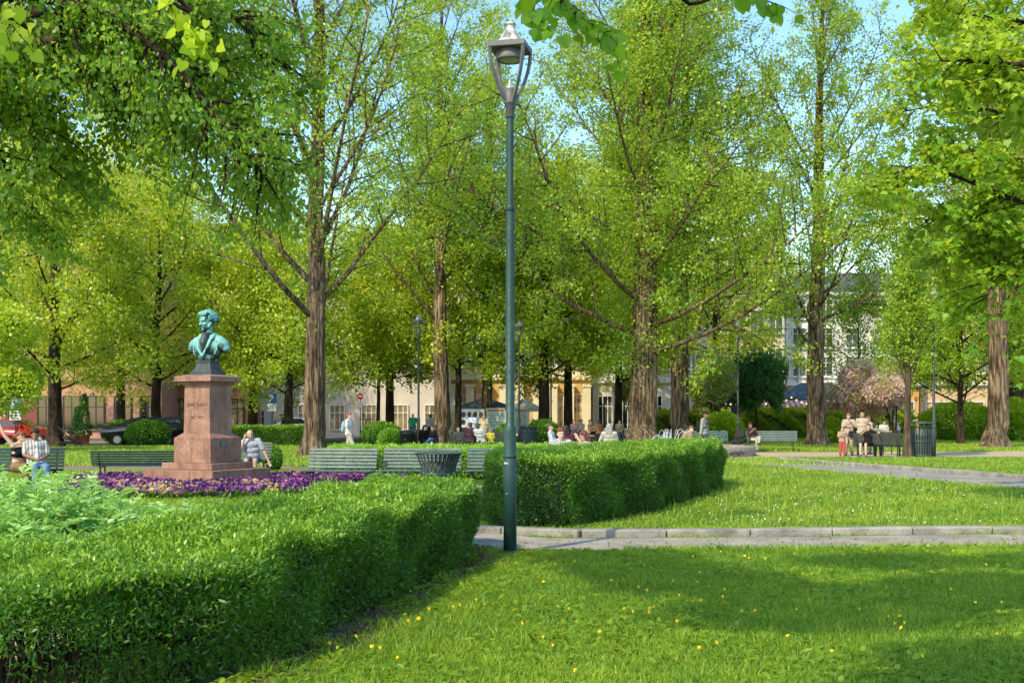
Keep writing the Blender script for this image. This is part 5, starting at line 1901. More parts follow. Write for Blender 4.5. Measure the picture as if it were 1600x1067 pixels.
building('orange yellow house behind the low lime tree at the right', 1438, 1760, 101, 14.5, wall_mat('wall_apricot', (.66, .45, .26)), 3, 4.4, 8, (1.3, 2.0), shopmat=M_shop)

# restaurant: dark blue awning, pink parasols, bulbs, posts
AW = empty('awning', (gx(1262, 88), 88, 0))
tag(AW, 'dark blue pitched awning over the restaurant terrace', 'awning')
a0, a1 = gx(1207, 88) - gx(1262, 88), gx(1318, 88) - gx(1262, 88)
mb = MB()
mb.add([(a0, -1.2, 2.95), (a1, -1.2, 2.95), (a1, 1.5, 2.95), (a0, 1.5, 2.95), (a0 + 2.4, .6, 4.15), (a1 - .8, .6, 4.15)], [(0, 1, 5, 4), (1, 2, 5), (2, 3, 4, 5), (3, 0, 4)])
mb.box(((a0 + a1) / 2, -1.203, 2.83), (a1 - a0, .02, .24))
mb.build('canopy', surf('canvas_blue', (.085, .13, .17), (.06, .095, .125), 4, .85), AW)
for x in (a0 + .1, (a0 + a1) / 2, a1 - .1):
    MB().tube([(x, -1.15, -.02), (x, -1.15, 2.94)], .045, 8).build('post', M_frame_w, AW)
bk = MB(); bk.box(((a0 + a1) / 2, 1.9, 1.35), (a1 - a0, .2, 2.7)); bk.build('back_wall', surf('terrace_dark', (.035, .02, .016), (.02, .012, .01), 3, .9), AW)
CN = empty('canopy_strip', (gx(1240, 86), 86, 0))
tag(CN, 'flat pink striped canopy edge hanging below the dark blue awning', 'awning')
mb = MB()
c0, c1 = gx(1187, 86) - gx(1240, 86), gx(1300, 86) - gx(1240, 86)
nst = 26
for k in range(nst):
    xa = c0 + (c1 - c0) * k / nst; xb = c0 + (c1 - c0) * (k + 1) / nst
    mb.add([(xa, -.5, 2.38), (xb, -.5, 2.38), (xb, .45, 2.74), (xa, .45, 2.74), (xa, -.5, 2.20), (xb, -.5, 2.20)], [(0, 1, 2, 3), (4, 5, 1, 0)], k % 2)
mb.build('canvas', [surf('canvas_pink', (.62, .22, .22), (.5, .16, .16), 5, .85), surf('canvas_pale', (.78, .62, .58), (.68, .5, .46), 5, .85)], CN)
for x in (c0 + .4, c1 - .4):
    MB().tube([(x, .3, -.02), (x, .3, 2.66)], .04, 8).build('post', M_frame_w, CN)
SH = empty('restaurant_hut', (gx(1192, 93), 93, 0))
tag(SH, 'orange red wooden hut with slatted fence under the weeping tree', 'hut')
mb = MB(); mb.box((0, 0, 1.7), (5.6, 2.4, 3.4)); mb.build('wall', surf('hut_orange', (.62, .10, .025), (.48, .07, .02), 3, .8, .2, 20, stretch=(1, 1, 6)), SH)
mb = MB()
for k in range(5):
    mb.box((.6, -1.25, .9 + .24 * k), (4.2, .04, .14))
for x in (-1.4, .6, 2.6):
    mb.box((x, -1.285, 1.2), (.1, .03, 2.3))
mb.build('slatted_fence', surf('fence_redbrown', (.22, .06, .035), (.14, .04, .025), 4, .8), SH)
bp_ = MB(); bp_.box((1.7, -1.21, 1.05), (1.0, .03, 2.1)); bp_.build('door', surf('hut_door', (.66, .14, .04), (.5, .1, .03), 4, .7), SH)
# string of bulbs
SL = empty('string_lights', (gx(1200, 84), 84, 0))
tag(SL, 'sagging string of small warm bulbs above the leafy restaurant hedge', 'string lights')
mb = MB()
pts = []
for k in range(25):
    t = k / 24
    pts.append((gx(1110, 84) - gx(1200, 84) + (gx(1300, 84) - gx(1110, 84)) * t, 0, 2.55 - .5 * abs(math.sin(t * math.pi * 3)) + .45))
mb.tube(pts, .012, 4)
mb.build('cable', M_iron, SL)
for x in (pts[0], pts[-1]):
    MB().tube([(x[0], 0, -.02), (x[0], 0, x[2] + .05)], .035, 6).build('post', M_iron, SL)
m_, nt_, out_ = newmat('warm_bulb')
em = nd(nt_, 'ShaderNodeEmission', Strength=2.5)
em.inputs['Color'].default_value = (1, .72, .35, 1)
nt_.links.new(em.outputs[0], out_.inputs['Surface'])
b0 = None
for k in range(1, 24):
    p = pts[k]
    if b0 is None:
        b0 = MB().ball((0, 0, 0), .06, 8, 6).build('bulb', m_, SL)
        o = b0
    else:
        o = copy_tree(b0, SL)
    o.location = (p[0], 0, p[2] - .07)
# advertising kiosk
KS = empty('advertising_column', (gx(1377, 86), 86, 0))
tag(KS, 'grey kiosk with a turquoise poster between the two pink lilacs', 'kiosk')
mb = MB(); mb.box((0, 0, 1.3), (2.2, 1.2, 2.6), bev=.04); mb.build('body', wall_mat('kiosk_grey', (.42, .42, .45)), KS)
mb = MB(); mb.box((0, 0, 2.68), (2.9, 1.7, .15)); mb.box((0, 0, 2.83), (3.2, 1.9, .14)); mb.box((0, 0, 3.05), (2.3, 1.3, .3)); mb.build('roof', wall_mat('kiosk_roof', (.5, .48, .47)), KS)
mb = MB(); mb.box((0, -.615, 1.25), (1.5, .03, 1.9)); p_ = mb.build('poster', surf('poster_turquoise', (.03, .50, .66), (.02, .38, .55), 2, .5), KS)
mb = MB()
for k in range(4):
    mb.box((-.1 + .1 * (k % 2), -.6325, 1.9 - .4 * k), (1.0 - .2 * (k % 3), .004, .10))
mb.build('poster_print', surf('poster_ink', (.75, .85, .88), (.65, .75, .8), 5, .5), p_)
# teal and blue posts by the restaurant
for px, Y, lb, c in [(1144, 86, 'dark blue advertising post left of the distant lamp', (.02, .05, .08))]:
    o = empty('advertising_post', (gx(px, Y), Y, 0)); tag(o, lb, 'post')
    MB().box((0, 0, 1.85), (1.1, .3, 3.75), bev=.05).build('body', surf('post_blue', c, tuple(x * .7 for x in c), 4, .5), o)
    MB().box((0, 0, 3.8), (1.2, .4, .1)).build('cap', M_iron, o)

# ------------------------------------------------------------------ notice boards and market tents
def board(label, px0, px1, Y, z0, z1, base, draw):
    x0, x1 = gx(px0, Y), gx(px1, Y)
    r = empty('notice_board', ((x0 + x1) / 2, Y, 0))
    tag(r, label, 'notice board')
    wd = x1 - x0
    MB().box((0, 0, (z0 + z1) / 2), (wd, .08, z1 - z0), bev=.01).build('panel', base, r)
    for s_ in (-1, 1):
        MB().box((s_ * (wd / 2 - .05), .07, z1 / 2), (.08, .06, z1 + .02)).build('post', M_iron, r)
    draw(r, wd, z0, z1)
    return r


INK = surf('print_dark', (.07, .06, .10), (.04, .04, .06), 12, .7)
INKR = surf('print_red', (.55, .16, .08), (.4, .12, .06), 12, .7)


def draw_portraits(r, wd, z0, z1):
    mb = MB()
    for i in range(4):
        for j in range(2):
            cx_, cz_ = -wd * .36 + wd * .24 * i, z0 + (z1 - z0) * (.28 + .42 * j)
            mb.add([(cx_ + .13 * math.cos(a), -.044, cz_ + .17 * math.sin(a)) for a in np.linspace(0, 6.283, 15)[:-1]], [tuple(range(14))])
    mb.build('portrait_prints', INK, r)


def draw_diagram(r, wd, z0, z1):
    mb = MB()
    rr_ = random.Random(8)
    for k in range(10):
        z = z1 - .32 - k * .085
        x = -wd * .38 + rr_.random() * .15
        while x < wd * .3:
            L = rr_.uniform(.12, .34)
            mb.box((x + L / 2, -.0425, z), (L, .004, .03))
            x += L + .08
    for k in range(3):
        mb.box((-.1 + k * .13, -.0425, z0 + .35), (.09, .004, .22 + .05 * k))
    mb.build('printed_lines', INK, r)
    h = MB(); h.box((0, -.0425, z1 - .14), (wd * .86, .004, .13)); h.build('headline_band', INKR, r)


PAPER = surf('board_white', (.70, .73, .74), (.60, .63, .64), 3, .6)
PAPERG = surf('board_green', (.50, .60, .53), (.42, .52, .46), 3, .6)
board('white notice board with rows of dark round portraits', 719, 757, 68, .9, 2.0, PAPER, draw_portraits)
board('pale green notice board with a red heading and printed lines', 760, 789, 67.5, .35, 2.05, PAPERG, draw_diagram)
board('pale notice board to the right of the near lamp post', 804, 825, 70, .5, 2.05, PAPERG, draw_diagram)
for px, Y, lb, mat, wd, z in [(758, 72, 'dark grey market tent roof above the notice boards', M_roof, 3.6, 2.15),
                              (706, 76, 'white market tent beside the pale barked poplar', M_frame_w, 2.6, 2.1), (820, 78, 'small white market tent right of the near lamp post', M_frame_w, 2.4, 2.1)]:
    r = empty('market_tent', (gx(px, Y), Y, 0)); tag(r, lb, 'tent')
    mb = MB()
    h = wd / 2
    mb.add([(-h, -h, z), (h, -h, z), (h, h, z), (-h, h, z), (0, 0, z + .62), (-h, -h, z - .22), (h, -h, z - .22), (h, h, z - .22), (-h, h, z - .22)],
           [(0, 1, 4), (1, 2, 4), (2, 3, 4), (3, 0, 4), (5, 6, 1, 0), (6, 7, 2, 1), (7, 8, 3, 2), (8, 5, 0, 3)])
    mb.build('canopy', mat, r)
    for sx in (-1, 1):
        for sy in (-1, 1):
            MB().tube([(sx * (h - .05), sy * (h - .05), -.02), (sx * (h - .05), sy * (h - .05), z)], .03, 6).build('pole', M_iron, r)


# ------------------------------------------------------------------ signs
def p_sign(label, px, Y, zt, round_=False):
    r = empty('parking_sign', (gx(px, Y), Y, 0)); tag(r, label, 'sign')
    MB().tube([(0, .03, -.02), (0, .03, zt + .05)], .03, 8).build('pole', M_iron, r)
    pl = MB().box((0, -.02, zt - .32), (.66, .03, .66), bev=.006).build('sign_plate', surf('sign_blue', (.015, .10, .42), (.012, .08, .36), 5, .4), r)
    t = link('letter', text_mesh('P', .62, M_frame_w, 'letter', .002), pl)
    t.location = (-.03, -.039, zt - .32); t.rotation_euler = (R(90), 0, 0)
    sp = MB().box((0, -.02, zt - .93), (.60, .03, .50), bev=.006).build('text_plate', surf('sign_white', (.75, .76, .78), (.65, .66, .68), 5, .5), r)
    mb = MB()
    for k in range(3):
        mb.box((-.02, -.0375, zt - .80 - k * .14), (.42 - .08 * (k % 2), .004, .06))
    mb.build('print', surf('sign_print', (.03, .09, .32), (.02, .06, .25), 5, .5), sp)
    return r


p_sign('blue parking sign with a white text plate below, before the dark red door', 24, 61, 2.55)
p_sign('blue parking sign before the white modern house', 425, 79, 3.1)
r = empty('no_entry_sign', (gx(563, 80), 80, 0)); tag(r, 'round red and white sign on a post beside the slender maple', 'sign')
MB().tube([(0, .03, -.02), (0, .03, 3.2)], .03, 8).build('pole', M_iron, r)
dk = MB(); dk.tube([(0, -.02, 2.95), (0, .01, 2.95)], .22, 20); d_ = dk.build('disc', surf('sign_red', (.60, .03, .03), (.5, .025, .025), 5, .4), r)
MB().box((0, -.027, 2.95), (.29, .01, .08)).build('bar', M_frame_w, d_)
MB().box((0, -.02, 2.35), (.4, .03, .36)).build('text_plate', M_frame_w, r)


# ------------------------------------------------------------------ cars
def make_car(label, loc, rz, paint, L=4.5, wd=1.8, Hc=1.5, van=False):
    r = empty('parked_car', loc, rz); tag(r, label, 'car')
    h = L / 2
    if van:
        prof = [(-h, .42), (-h, .95), (-h + .12, 1.06), (-h + 1.0, 1.16), (-h + 1.55, Hc * .97), (-h + 1.95, Hc), (h - .35, Hc), (h - .06, Hc * .9), (h, 1.0), (h, .42)]
    else:
        prof = [(-h, .40), (-h + .02, .72), (-h + .25, .84), (-h + 1.25, .96), (-h + 2.0, Hc * .97), (-h + 2.5, Hc), (h - 1.1, Hc * .96), (h - .35, .98), (h, .92), (h, .40)]
    mb = MB()
    n = len(prof)
    rows = []
    for y, ins, dz in ((-wd / 2 + .04, 0, 0), (-wd / 2, 0, 0), (wd / 2, 0, 0), (wd / 2 - .04, 0, 0)):
        rows.append(y)
    def yy(z, s):
        k = max(0, (z - .95) / max(.1, Hc - .95))
        return s * (wd / 2 - .20 * k)
    vs = [(x, yy(z, -1), z) for x, z in prof] + [(x, yy(z, 1), z) for x, z in prof]
    fs = [tuple(range(n))[::-1], tuple(range(n, 2 * n))] + [(i, i + 1, n + i + 1, n + i) for i in range(n - 1)] + [(n - 1, 0, n, 2 * n - 1)]
    bm = bmesh.new()
    bv = [bm.verts.new(v) for v in vs]
    for f in fs:
        bm.faces.new([bv[i] for i in f])
    bmesh.ops.recalc_face_normals(bm, faces=bm.faces)
    bmesh.ops.bevel(bm, geom=list(bm.edges), offset=.05, segments=2, affect='EDGES')
    me = bpy.data.meshes.new('body')
    bm.to_mesh(me); bm.free()
    me.materials.append(paint)
    for p in me.polygons:
        p.use_smooth = True
    link('body', me, r)
    # glazing
    ws = prof[3:5] if not van else prof[3:5]
    (xa, za), (xb, zb) = ws
    z0 = za + .06
    z1 = Hc - .12
    for s_ in (-1, 1):
        g = MB()
        if van:
            q = [(xa + .35, z0), (h - .2, z0), (h - .3, z1), (xb + .35, z1)]
        else:
            q = [(xa + .35, z0), (h - .65, z0), (h - 1.15, z1), (xb + .3, z1)]
        g.add([(x, yy(z, s_) + s_ * .012, z) for x, z in q], [(0, 1, 2, 3)])
        g.build('side_window', M_glassd, r)
        hl = MB(); hl.ball((-h + .06, s_ * (wd / 2 - .3), .70 if not van else .86), (.08, .2, .09), 10, 6); hl.build('headlight', surf('headlight', (.75, .77, .8), (.5, .52, .55), 20, .15), r)
        tl = MB(); tl.ball((h - .05, s_ * (wd / 2 - .2), .82), (.07, .16, .1), 10, 6); tl.build('tail_light', surf('tail_light', (.5, .02, .02), (.35, .01, .01), 20, .2), r)
        mr = MB(); mr.ball((xa + .5, s_ * (wd / 2 + .08), z0 + .05), (.07, .12, .08), 8, 6); mr.build('mirror', paint, r)
    g = MB()
    d = Vector((xb - xa, 0, zb - za)); nrm = Vector((-d.z, 0, d.x)).normalized() * .012
    g.add([Vector((xa + d.x * .12, yy(za, -1) * .86, za + d.z * .12)) + nrm, Vector((xa + d.x * .12, -yy(za, -1) * .86, za + d.z * .12)) + nrm,
           Vector((xb - d.x * .05, -yy(zb, -1) * .9, zb - d.z * .05)) + nrm, Vector((xb - d.x * .05, yy(zb, -1) * .9, zb - d.z * .05)) + nrm], [(0, 1, 2, 3)])
    g.build('windscreen', M_glassd, r)
    for sx in (-h + .85, h - .85):
        for s_ in (-1, 1):
            w_ = MB()
            y0 = s_ * (wd / 2 - .16)
            w_.tube([(sx, y0, .33), (sx, y0 + s_ * .19, .33)], .33, 20)
            wo = w_.build('wheel', surf('tyre', (.02, .02, .02), (.012, .012, .012), 20, .8), r)
            q_ = MB(); q_.tube([(sx, y0 + s_ * .185, .33), (sx, y0 + s_ * .205, .33)], .2, 14)
            q_.build('rim', surf('rim_alloy', (.45, .46, .47), (.25, .25, .26), 14, .35, metal=.8), wo)
    return r


def carpaint(n, c):
    return surf(n, c, tuple(x * .9 for x in c), 3, .22, coat=.8)


make_car('black parked van behind the two round clipped shrubs', (gx(222, 61.3), 61.8, 0), R(10), carpaint('paint_black', (.012, .012, .014)), 4.3, 1.85, 1.52, True)
make_car('bright red parked car at the left edge behind the seated couple', (gx(24, 61.5), 62, 0), R(184), carpaint('paint_red', (.34, .016, .010)), 4.3, 1.8, 1.46)
make_car('silver parked car half hidden by the monument', (gx(288, 64), 64.5, 0), R(8), carpaint('paint_silver', (.48, .50, .52)), 4.3, 1.8, 1.45)
make_car('pale silver parked car before the white modern house', (gx(447, 82), 83, 0), R(4), carpaint('paint_pale', (.60, .62, .64)), 4.3, 1.8, 1.5)

# flower stall, plant pots, ticket machine, scooter, prams
FSx = empty('flower_stall', (gx(160, 64.3), 64.3, 0)); tag(FSx, 'wooden flower stall table with trays of plants outside the pink house', 'market stall')
wood = surf('stall_wood', (.42, .29, .15), (.28, .18, .09), 5, .8, .3, stretch=(1, 1, 6))
MB().box((0, 0, .82), (2.6, .9, .06)).build('table_top', wood, FSx)
MB().box((.9, .3, 1.35), (1.6, .4, .05)).build('upper_shelf', wood, FSx)
MB().box((0, 0, .3), (2.4, .8, .04)).build('lower_shelf', wood, FSx)
for sx in (-1.2, 1.2):
    for sy in (-.4, .4):
        MB().box((sx, sy, .40), (.08, .08, .84)).build('leg', wood, FSx)
rs = np.random.default_rng(31)
for k in range(7):
    o = empty('flower_tray', (gx(160, 64.3) - 1.0 + .33 * k, 64.25, .85)); tag(o, 'tray of bedding plants on the wooden flower stall', 'plant tray', 'plant trays on the flower stall')
    MB().box((0, 0, .05), (.28, .5, .1)).build('tray', M_black, o)
    Pq = np.column_stack([rs.uniform(-.14, .14, 60), rs.uniform(-.24, .24, 60), rs.uniform(.1, .26, 60)])
    V, kk = leaf_verts(Pq, .09, 'ovate', droop=-.2, rs=rs)
    link('plants', np_mesh('plants', V, kk, MATS['leaf_hedge' if k % 3 else 'petal_pansy'], tint=rs.random(60)), o)
for px, hh, lb in [(132, 2.3, 'dark potted conifer right of the dark forked chestnut trunk'), (121, 1.6, 'short potted shrub beside the taller potted conifer')]:
    o = empty('potted_plant', (gx(px, 64), 64, 0)); tag(o, lb, 'potted plant')
    MB().lathe([(.22, -.01), (.30, .45), (.33, .46), (.33, .52), (.28, .52)], n=18).build('pot', surf('terracotta', (.42, .16, .08), (.3, .11, .06), 6, .8), o)
    n = 1600
    z = rs.random(n); a = rs.uniform(0, 6.28, n); q = (.42 * (1 - .75 * z)) * np.sqrt(rs.uniform(.3, 1, n))
    V, kk = leaf_verts(np.column_stack([q * np.cos(a), q * np.sin(a), .5 + z * hh]), .11, 'rhomb', droop=.3, rs=rs)
    link('foliage', np_mesh('foliage', V, kk, MATS['leaf_weeping'], tint=rs.random(n)), o)


def pram(label, loc, rz, cloth):
    r = empty('pram', loc, rz); tag(r, label, 'pram')
    mb = MB()
    for s_ in (-.26, .26):
        mb.tube([(-.45, s_, .16), (.15, s_, .62), (.5, s_, 1.02)], .016, 6)
        mb.tube([(.42, s_, .16), (-.1, s_, .62)], .016, 6)
    mb.tube([(.5, -.26, 1.02), (.56, 0, 1.05), (.5, .26, 1.02)], .02, 6)
    mb.build('frame', M_iron, r)
    mb = MB(); mb.box((.0, 0, .48), (.62, .44, .22), Matrix.Rotation(R(-12), 3, 'Y'), bev=.06); mb.build('seat_bucket', cloth, r)
    mb = MB()
    vs, fs = [], []
    nu, nv = 9, 7
    for i in range(nu):
        for j in range(nv):
            a = math.pi * (-.05 + .62 * i / (nu - 1)); b = math.pi * (j / (nv - 1))
            vs.append((.1 - .34 * math.cos(a) * math.sin(b) * .9, .25 * math.cos(b), .64 + .36 * math.sin(a) * math.sin(b) + .04))
    for i in range(nu - 1):
        for j in range(nv - 1):
            fs.append((i * nv + j, i * nv + j + 1, (i + 1) * nv + j + 1, (i + 1) * nv + j))
    mb.add(vs, fs, 0, True)
    mb.build('hood', cloth, r)
    mb = MB(); mb.box((0, 0, .26), (.5, .4, .14), bev=.03); mb.build('basket', M_black, r)
    for sx in (-.45, .42):
        for s_ in (-.26, .26):
            w_ = MB()
            ring = [(sx + .135 * math.cos(a), s_, .148 + .135 * math.sin(a)) for a in np.linspace(0, 6.283, 17)]
            w_.tube(ring, .018, 6, caps=False)
            for q in range(5):
                a = q * 1.2566
                w_.tube([(sx, s_, .148), (sx + .13 * math.cos(a), s_, .148 + .13 * math.sin(a))], .006, 4)
            w_.build('wheel', M_black, r)
    return r


pram('dark pram with a tan hood beside the dark forked chestnut trunk', (gx(109, 57.5), 57.5, 0), R(200), surf('pram_tan', (.12, .085, .06), (.05, .04, .035), 5, .9))
pram('black pram parked left of the person with striped trousers', (gx(1155, 50.6), 50.6, 0), R(20), surf('pram_black', (.022, .02, .02), (.012, .012, .012), 8, .9))
o = empty('ticket_machine', (gx(446, 78), 78, 0)); tag(o, 'dark parking ticket machine left of the leaning poplar', 'ticket machine')
MB().box((0, 0, .75), (.55, .4, 1.5), bev=.03).build('body', M_iron, o)
MB().box((0, 0, 1.65), (.8, .6, .12), bev=.02).build('hood', M_iron, o)
MB().box((0, -.206, 1.2), (.34, .012, .3)).build('screen', M_glassd, o)
o = empty('outdoor_table', (gx(572, 82), 82, 0)); tag(o, 'thin black standing table beside the round red sign', 'table')
MB().lathe([(.5, 1.3), (.5, 1.35), (.001, 1.352)], n=20).build('table_top', M_black, o)
MB().lathe([(.3, -.01), (.3, .02), (.04, .05), (.035, 1.298)], n=14).build('leg', M_iron, o)
o = empty('backpack', (gx(73, 24.2), 24.15, 0)); tag(o, 'white bag on the ground at the feet of the striped shirt man', 'bag')
mb = MB(); mb.ball((0, 0, .16), (.17, .12, .17), 14, 10); mb.ball((.03, -.08, .11), (.11, .06, .09), 10, 8)
link('bag_body', remesh(mb, 'bag_body', surf('bag_white', (.72, .72, .70), (.55, .55, .54), 9, .8), .012, 2), o)
mb = MB(); mb.tube([(-.06, .02, .30), (-.03, .0, .37), (.03, .0, .37), (.06, .02, .30)], .012, 6); mb.build('strap', surf('bag_white', (.7, .7, .7)), o)
# pigeons on the lawn are two tiny dark birds on the bench back
def bird(px, Y, z, rz, lb):
    r = empty('pigeon', (gx(px, Y), Y, z), rz); tag(r, lb, 'bird')
    mb = MB()
    mb.ball((0, 0, .10), (.12, .065, .07), 12, 8, rot=Matrix.Rotation(R(-20), 3, 'Y'))
    cap(mb, [(.08, 0, .14), (.11, 0, .20)], [.04, .03], 8)
    mb.ball((.125, 0, .22), .03, 8, 6)
    cap(mb, [(.15, 0, .22), (.175, 0, .215)], [.009, .004], 6)
    cap(mb, [(-.09, 0, .07), (-.2, 0, .03)], [.04, .02], 8)
    for s_ in (-.02, .02):
        cap(mb, [(.0, s_, .06), (.005, s_, -.0)], .007, 6)
    link('body', remesh(mb, 'body', surf('feathers', (.16, .17, .19), (.08, .08, .09), 18, .7), .007, 1), r)
bird(230, 36.5, 0, R(30), 'grey pigeon on the lawn above the left end of the empty bench')
bird(257, 36.5, 0, R(190), 'grey pigeon on the lawn nearest the monument')

# lilacs, weeping tree, pale blossom trees
def bush_tree(name, label, px, Y, H, rad, z0, n, ls, lm, seed, n2=0, lm2=None, ls2=.2, stems=4, droopy=False, lobes=7):
    rs = np.random.default_rng(seed)
    root = empty(name, (gx(px, Y), Y, 0)); tag(root, label, 'tree')
    cs = []
    for k in range(lobes):
        a = rs.uniform(0, 6.283); q = rs.uniform(.15, .75)
        cs.append((rad * q * math.cos(a), rad * q * math.sin(a) * .8, z0 + (H - z0) * rs.uniform(.2, .85), rad * rs.uniform(.38, .6)))
    tb = MB()
    for i in range(stems):
        a = i * 6.283 / stems + .4
        c = cs[i % len(cs)]
        tb.tube(curve_path((.1 * math.cos(a), .1 * math.sin(a), -.05), (c[0] * .5, c[1] * .5, c[2]), c[2] * .95, 5, (0, 0, .1), .12, rs), [.09, .07, .05, .04, .03, .02], 7)
    tb.build('trunk', MATS['bark_dark'], root)
    def cloud(n, size, mat, nm, out, tb_, grow=1.0):
        P, T, O = [], [], []
        for c in cs:
            m_ = n // len(cs)
            d = unit(rs.normal(size=(m_, 3)))
            rr_ = 1 - np.abs(rs.normal(0, .16, m_)) + .12 * np.sin(d[:, 0] * 6 + c[0]) * np.sin(d[:, 1] * 5 + d[:, 2] * 6)
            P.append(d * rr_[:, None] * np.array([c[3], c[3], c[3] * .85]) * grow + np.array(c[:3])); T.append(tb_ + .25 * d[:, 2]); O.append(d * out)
        P = np.concatenate(P); T = np.concatenate(T); O = np.concatenate(O)
        if droopy:
            dz = rs.exponential(.5, len(P)); P[:, 2] -= dz
        k = P[:, 2] > (2.3 + .5 * np.sin(P[:, 0] * 3) if droopy else .25)
        P, T, O = P[k], T[k], O[k]
        V, kk = leaf_verts(P, size * rs.uniform(.7, 1.3, len(P)), 'rhomb', droop=.9 if droopy else .2, aspect=.45 if droopy else .75, out=O, rs=rs)
        link(nm, np_mesh(nm, V, kk, MATS[mat], tint=np.clip(T + rs.normal(0, .18, len(P)), 0, 1)), root)
    cloud(n, ls, lm, 'crown', .6, .4)
    if n2:
        cloud(n2, ls2, lm2, 'blossom', .5, .5, 1.10)
    return root


bush_tree('weeping_tree', 'dense dark green weeping tree left of the white house', 1182, 74, 5.6, 2.3, 2.2, 26000, .24, 'leaf_weeping', 81, droopy=True, lobes=12, stems=2)
bush_tree('lilac_bush', 'pink flowering lilac right of the upright brown poplar', 1333, 62, 4.9, 1.9, 1.4, 3800, .16, 'leaf_chestnut', 82, 13000, 'petal_lilac', .13)
bush_tree('lilac_bush', 'pale pink lilac behind the thin young tree', 1396, 60, 4.4, 1.5, 1.2, 2600, .16, 'leaf_young', 83, 13000, 'petal_lilac', .13)
bush_tree('blossom_tree', 'small tree with cream pink blossom left of the weeping tree', 1118, 72, 5.6, 2.1, 2.0, 7000, .18, 'leaf_young', 84, 5000, 'blossom', .15, stems=3)
bush_tree('lilac_bush', 'small lilac with few pink heads at the left flank of the thick poplar', 972, 84, 5.0, 1.2, 2.6, 3000, .2, 'leaf_chestnut', 85, 1800, 'petal_lilac', .17)
bush_tree('shrub', 'dark leafy bush at the left edge beside the red car', -8, 50, 6.8, 2.3, .5, 17000, .15, 'leaf_chestnut', 86, lobes=12)
# ------------------------------------------------------------------ people
SKINS = {'light': (.62, .40, .30), 'tan': (.50, .30, .20), 'brown': (.30, .16, .10)}


def skin(k):
    c = SKINS[k]
    return surf('skin_' + k, c, tuple(x * .88 for x in c), 14, .5, spec=.35)


def cloth(c, nm=None, c2=None):
    key = nm or 'cloth_%02x%02x%02x' % tuple(int(x * 255) for x in c)
    return surf(key, c, c2 or tuple(x * .72 for x in c), 9, .9, .35, 24, spec=.15)


def stripes(name, a, b, c):
    if name in MATS:
        return MATS[name]
    m, nt, out = newmat(name)
    bs = nd(nt, 'ShaderNodeBsdfPrincipled', Roughness=.9)
    v = coords(nt)
    wv = nd(nt, 'ShaderNodeTexWave', Scale=5.0, Distortion=1.2)
    nt.links.new(v, wv.inputs['Vector'])
    rp = ramp(nt, [(0, a), (.35, b), (.6, c), (.8, b)], 'CONSTANT')
    nt.links.new(wv.outputs['Fac'], rp.inputs['Fac'])
    nt.links.new(rp.outputs['Color'], bs.inputs['Base Color'])
    nt.links.new(bs.outputs['BSDF'], out.inputs['Surface'])
    MATS[name] = m
    return m


ARMS = {'down': ((.25, .03, .23), (.255, -.06, -.01)), 'lap': ((.235, -.03, .22), (.07, -.25, .10)), 'phone_ear': ((.27, -.16, .28), (.13, -.13, .60)),
        'phone': ((.23, -.06, .22), (.07, -.25, .34)), 'raised': ((.30, .10, .70), (.36, .20, .95)), 'side': ((.30, .0, .24), (.40, -.06, .04)),
        'around': ((.38, .02, .42), (.50, -.16, .42)), 'strap': ((.26, -.08, .28), (.12, -.16, .44)), 'back': ((.30, .16, .26), (.34, .26, .02)), 'knee': ((.25, -.12, .22), (.12, -.38, .10))}


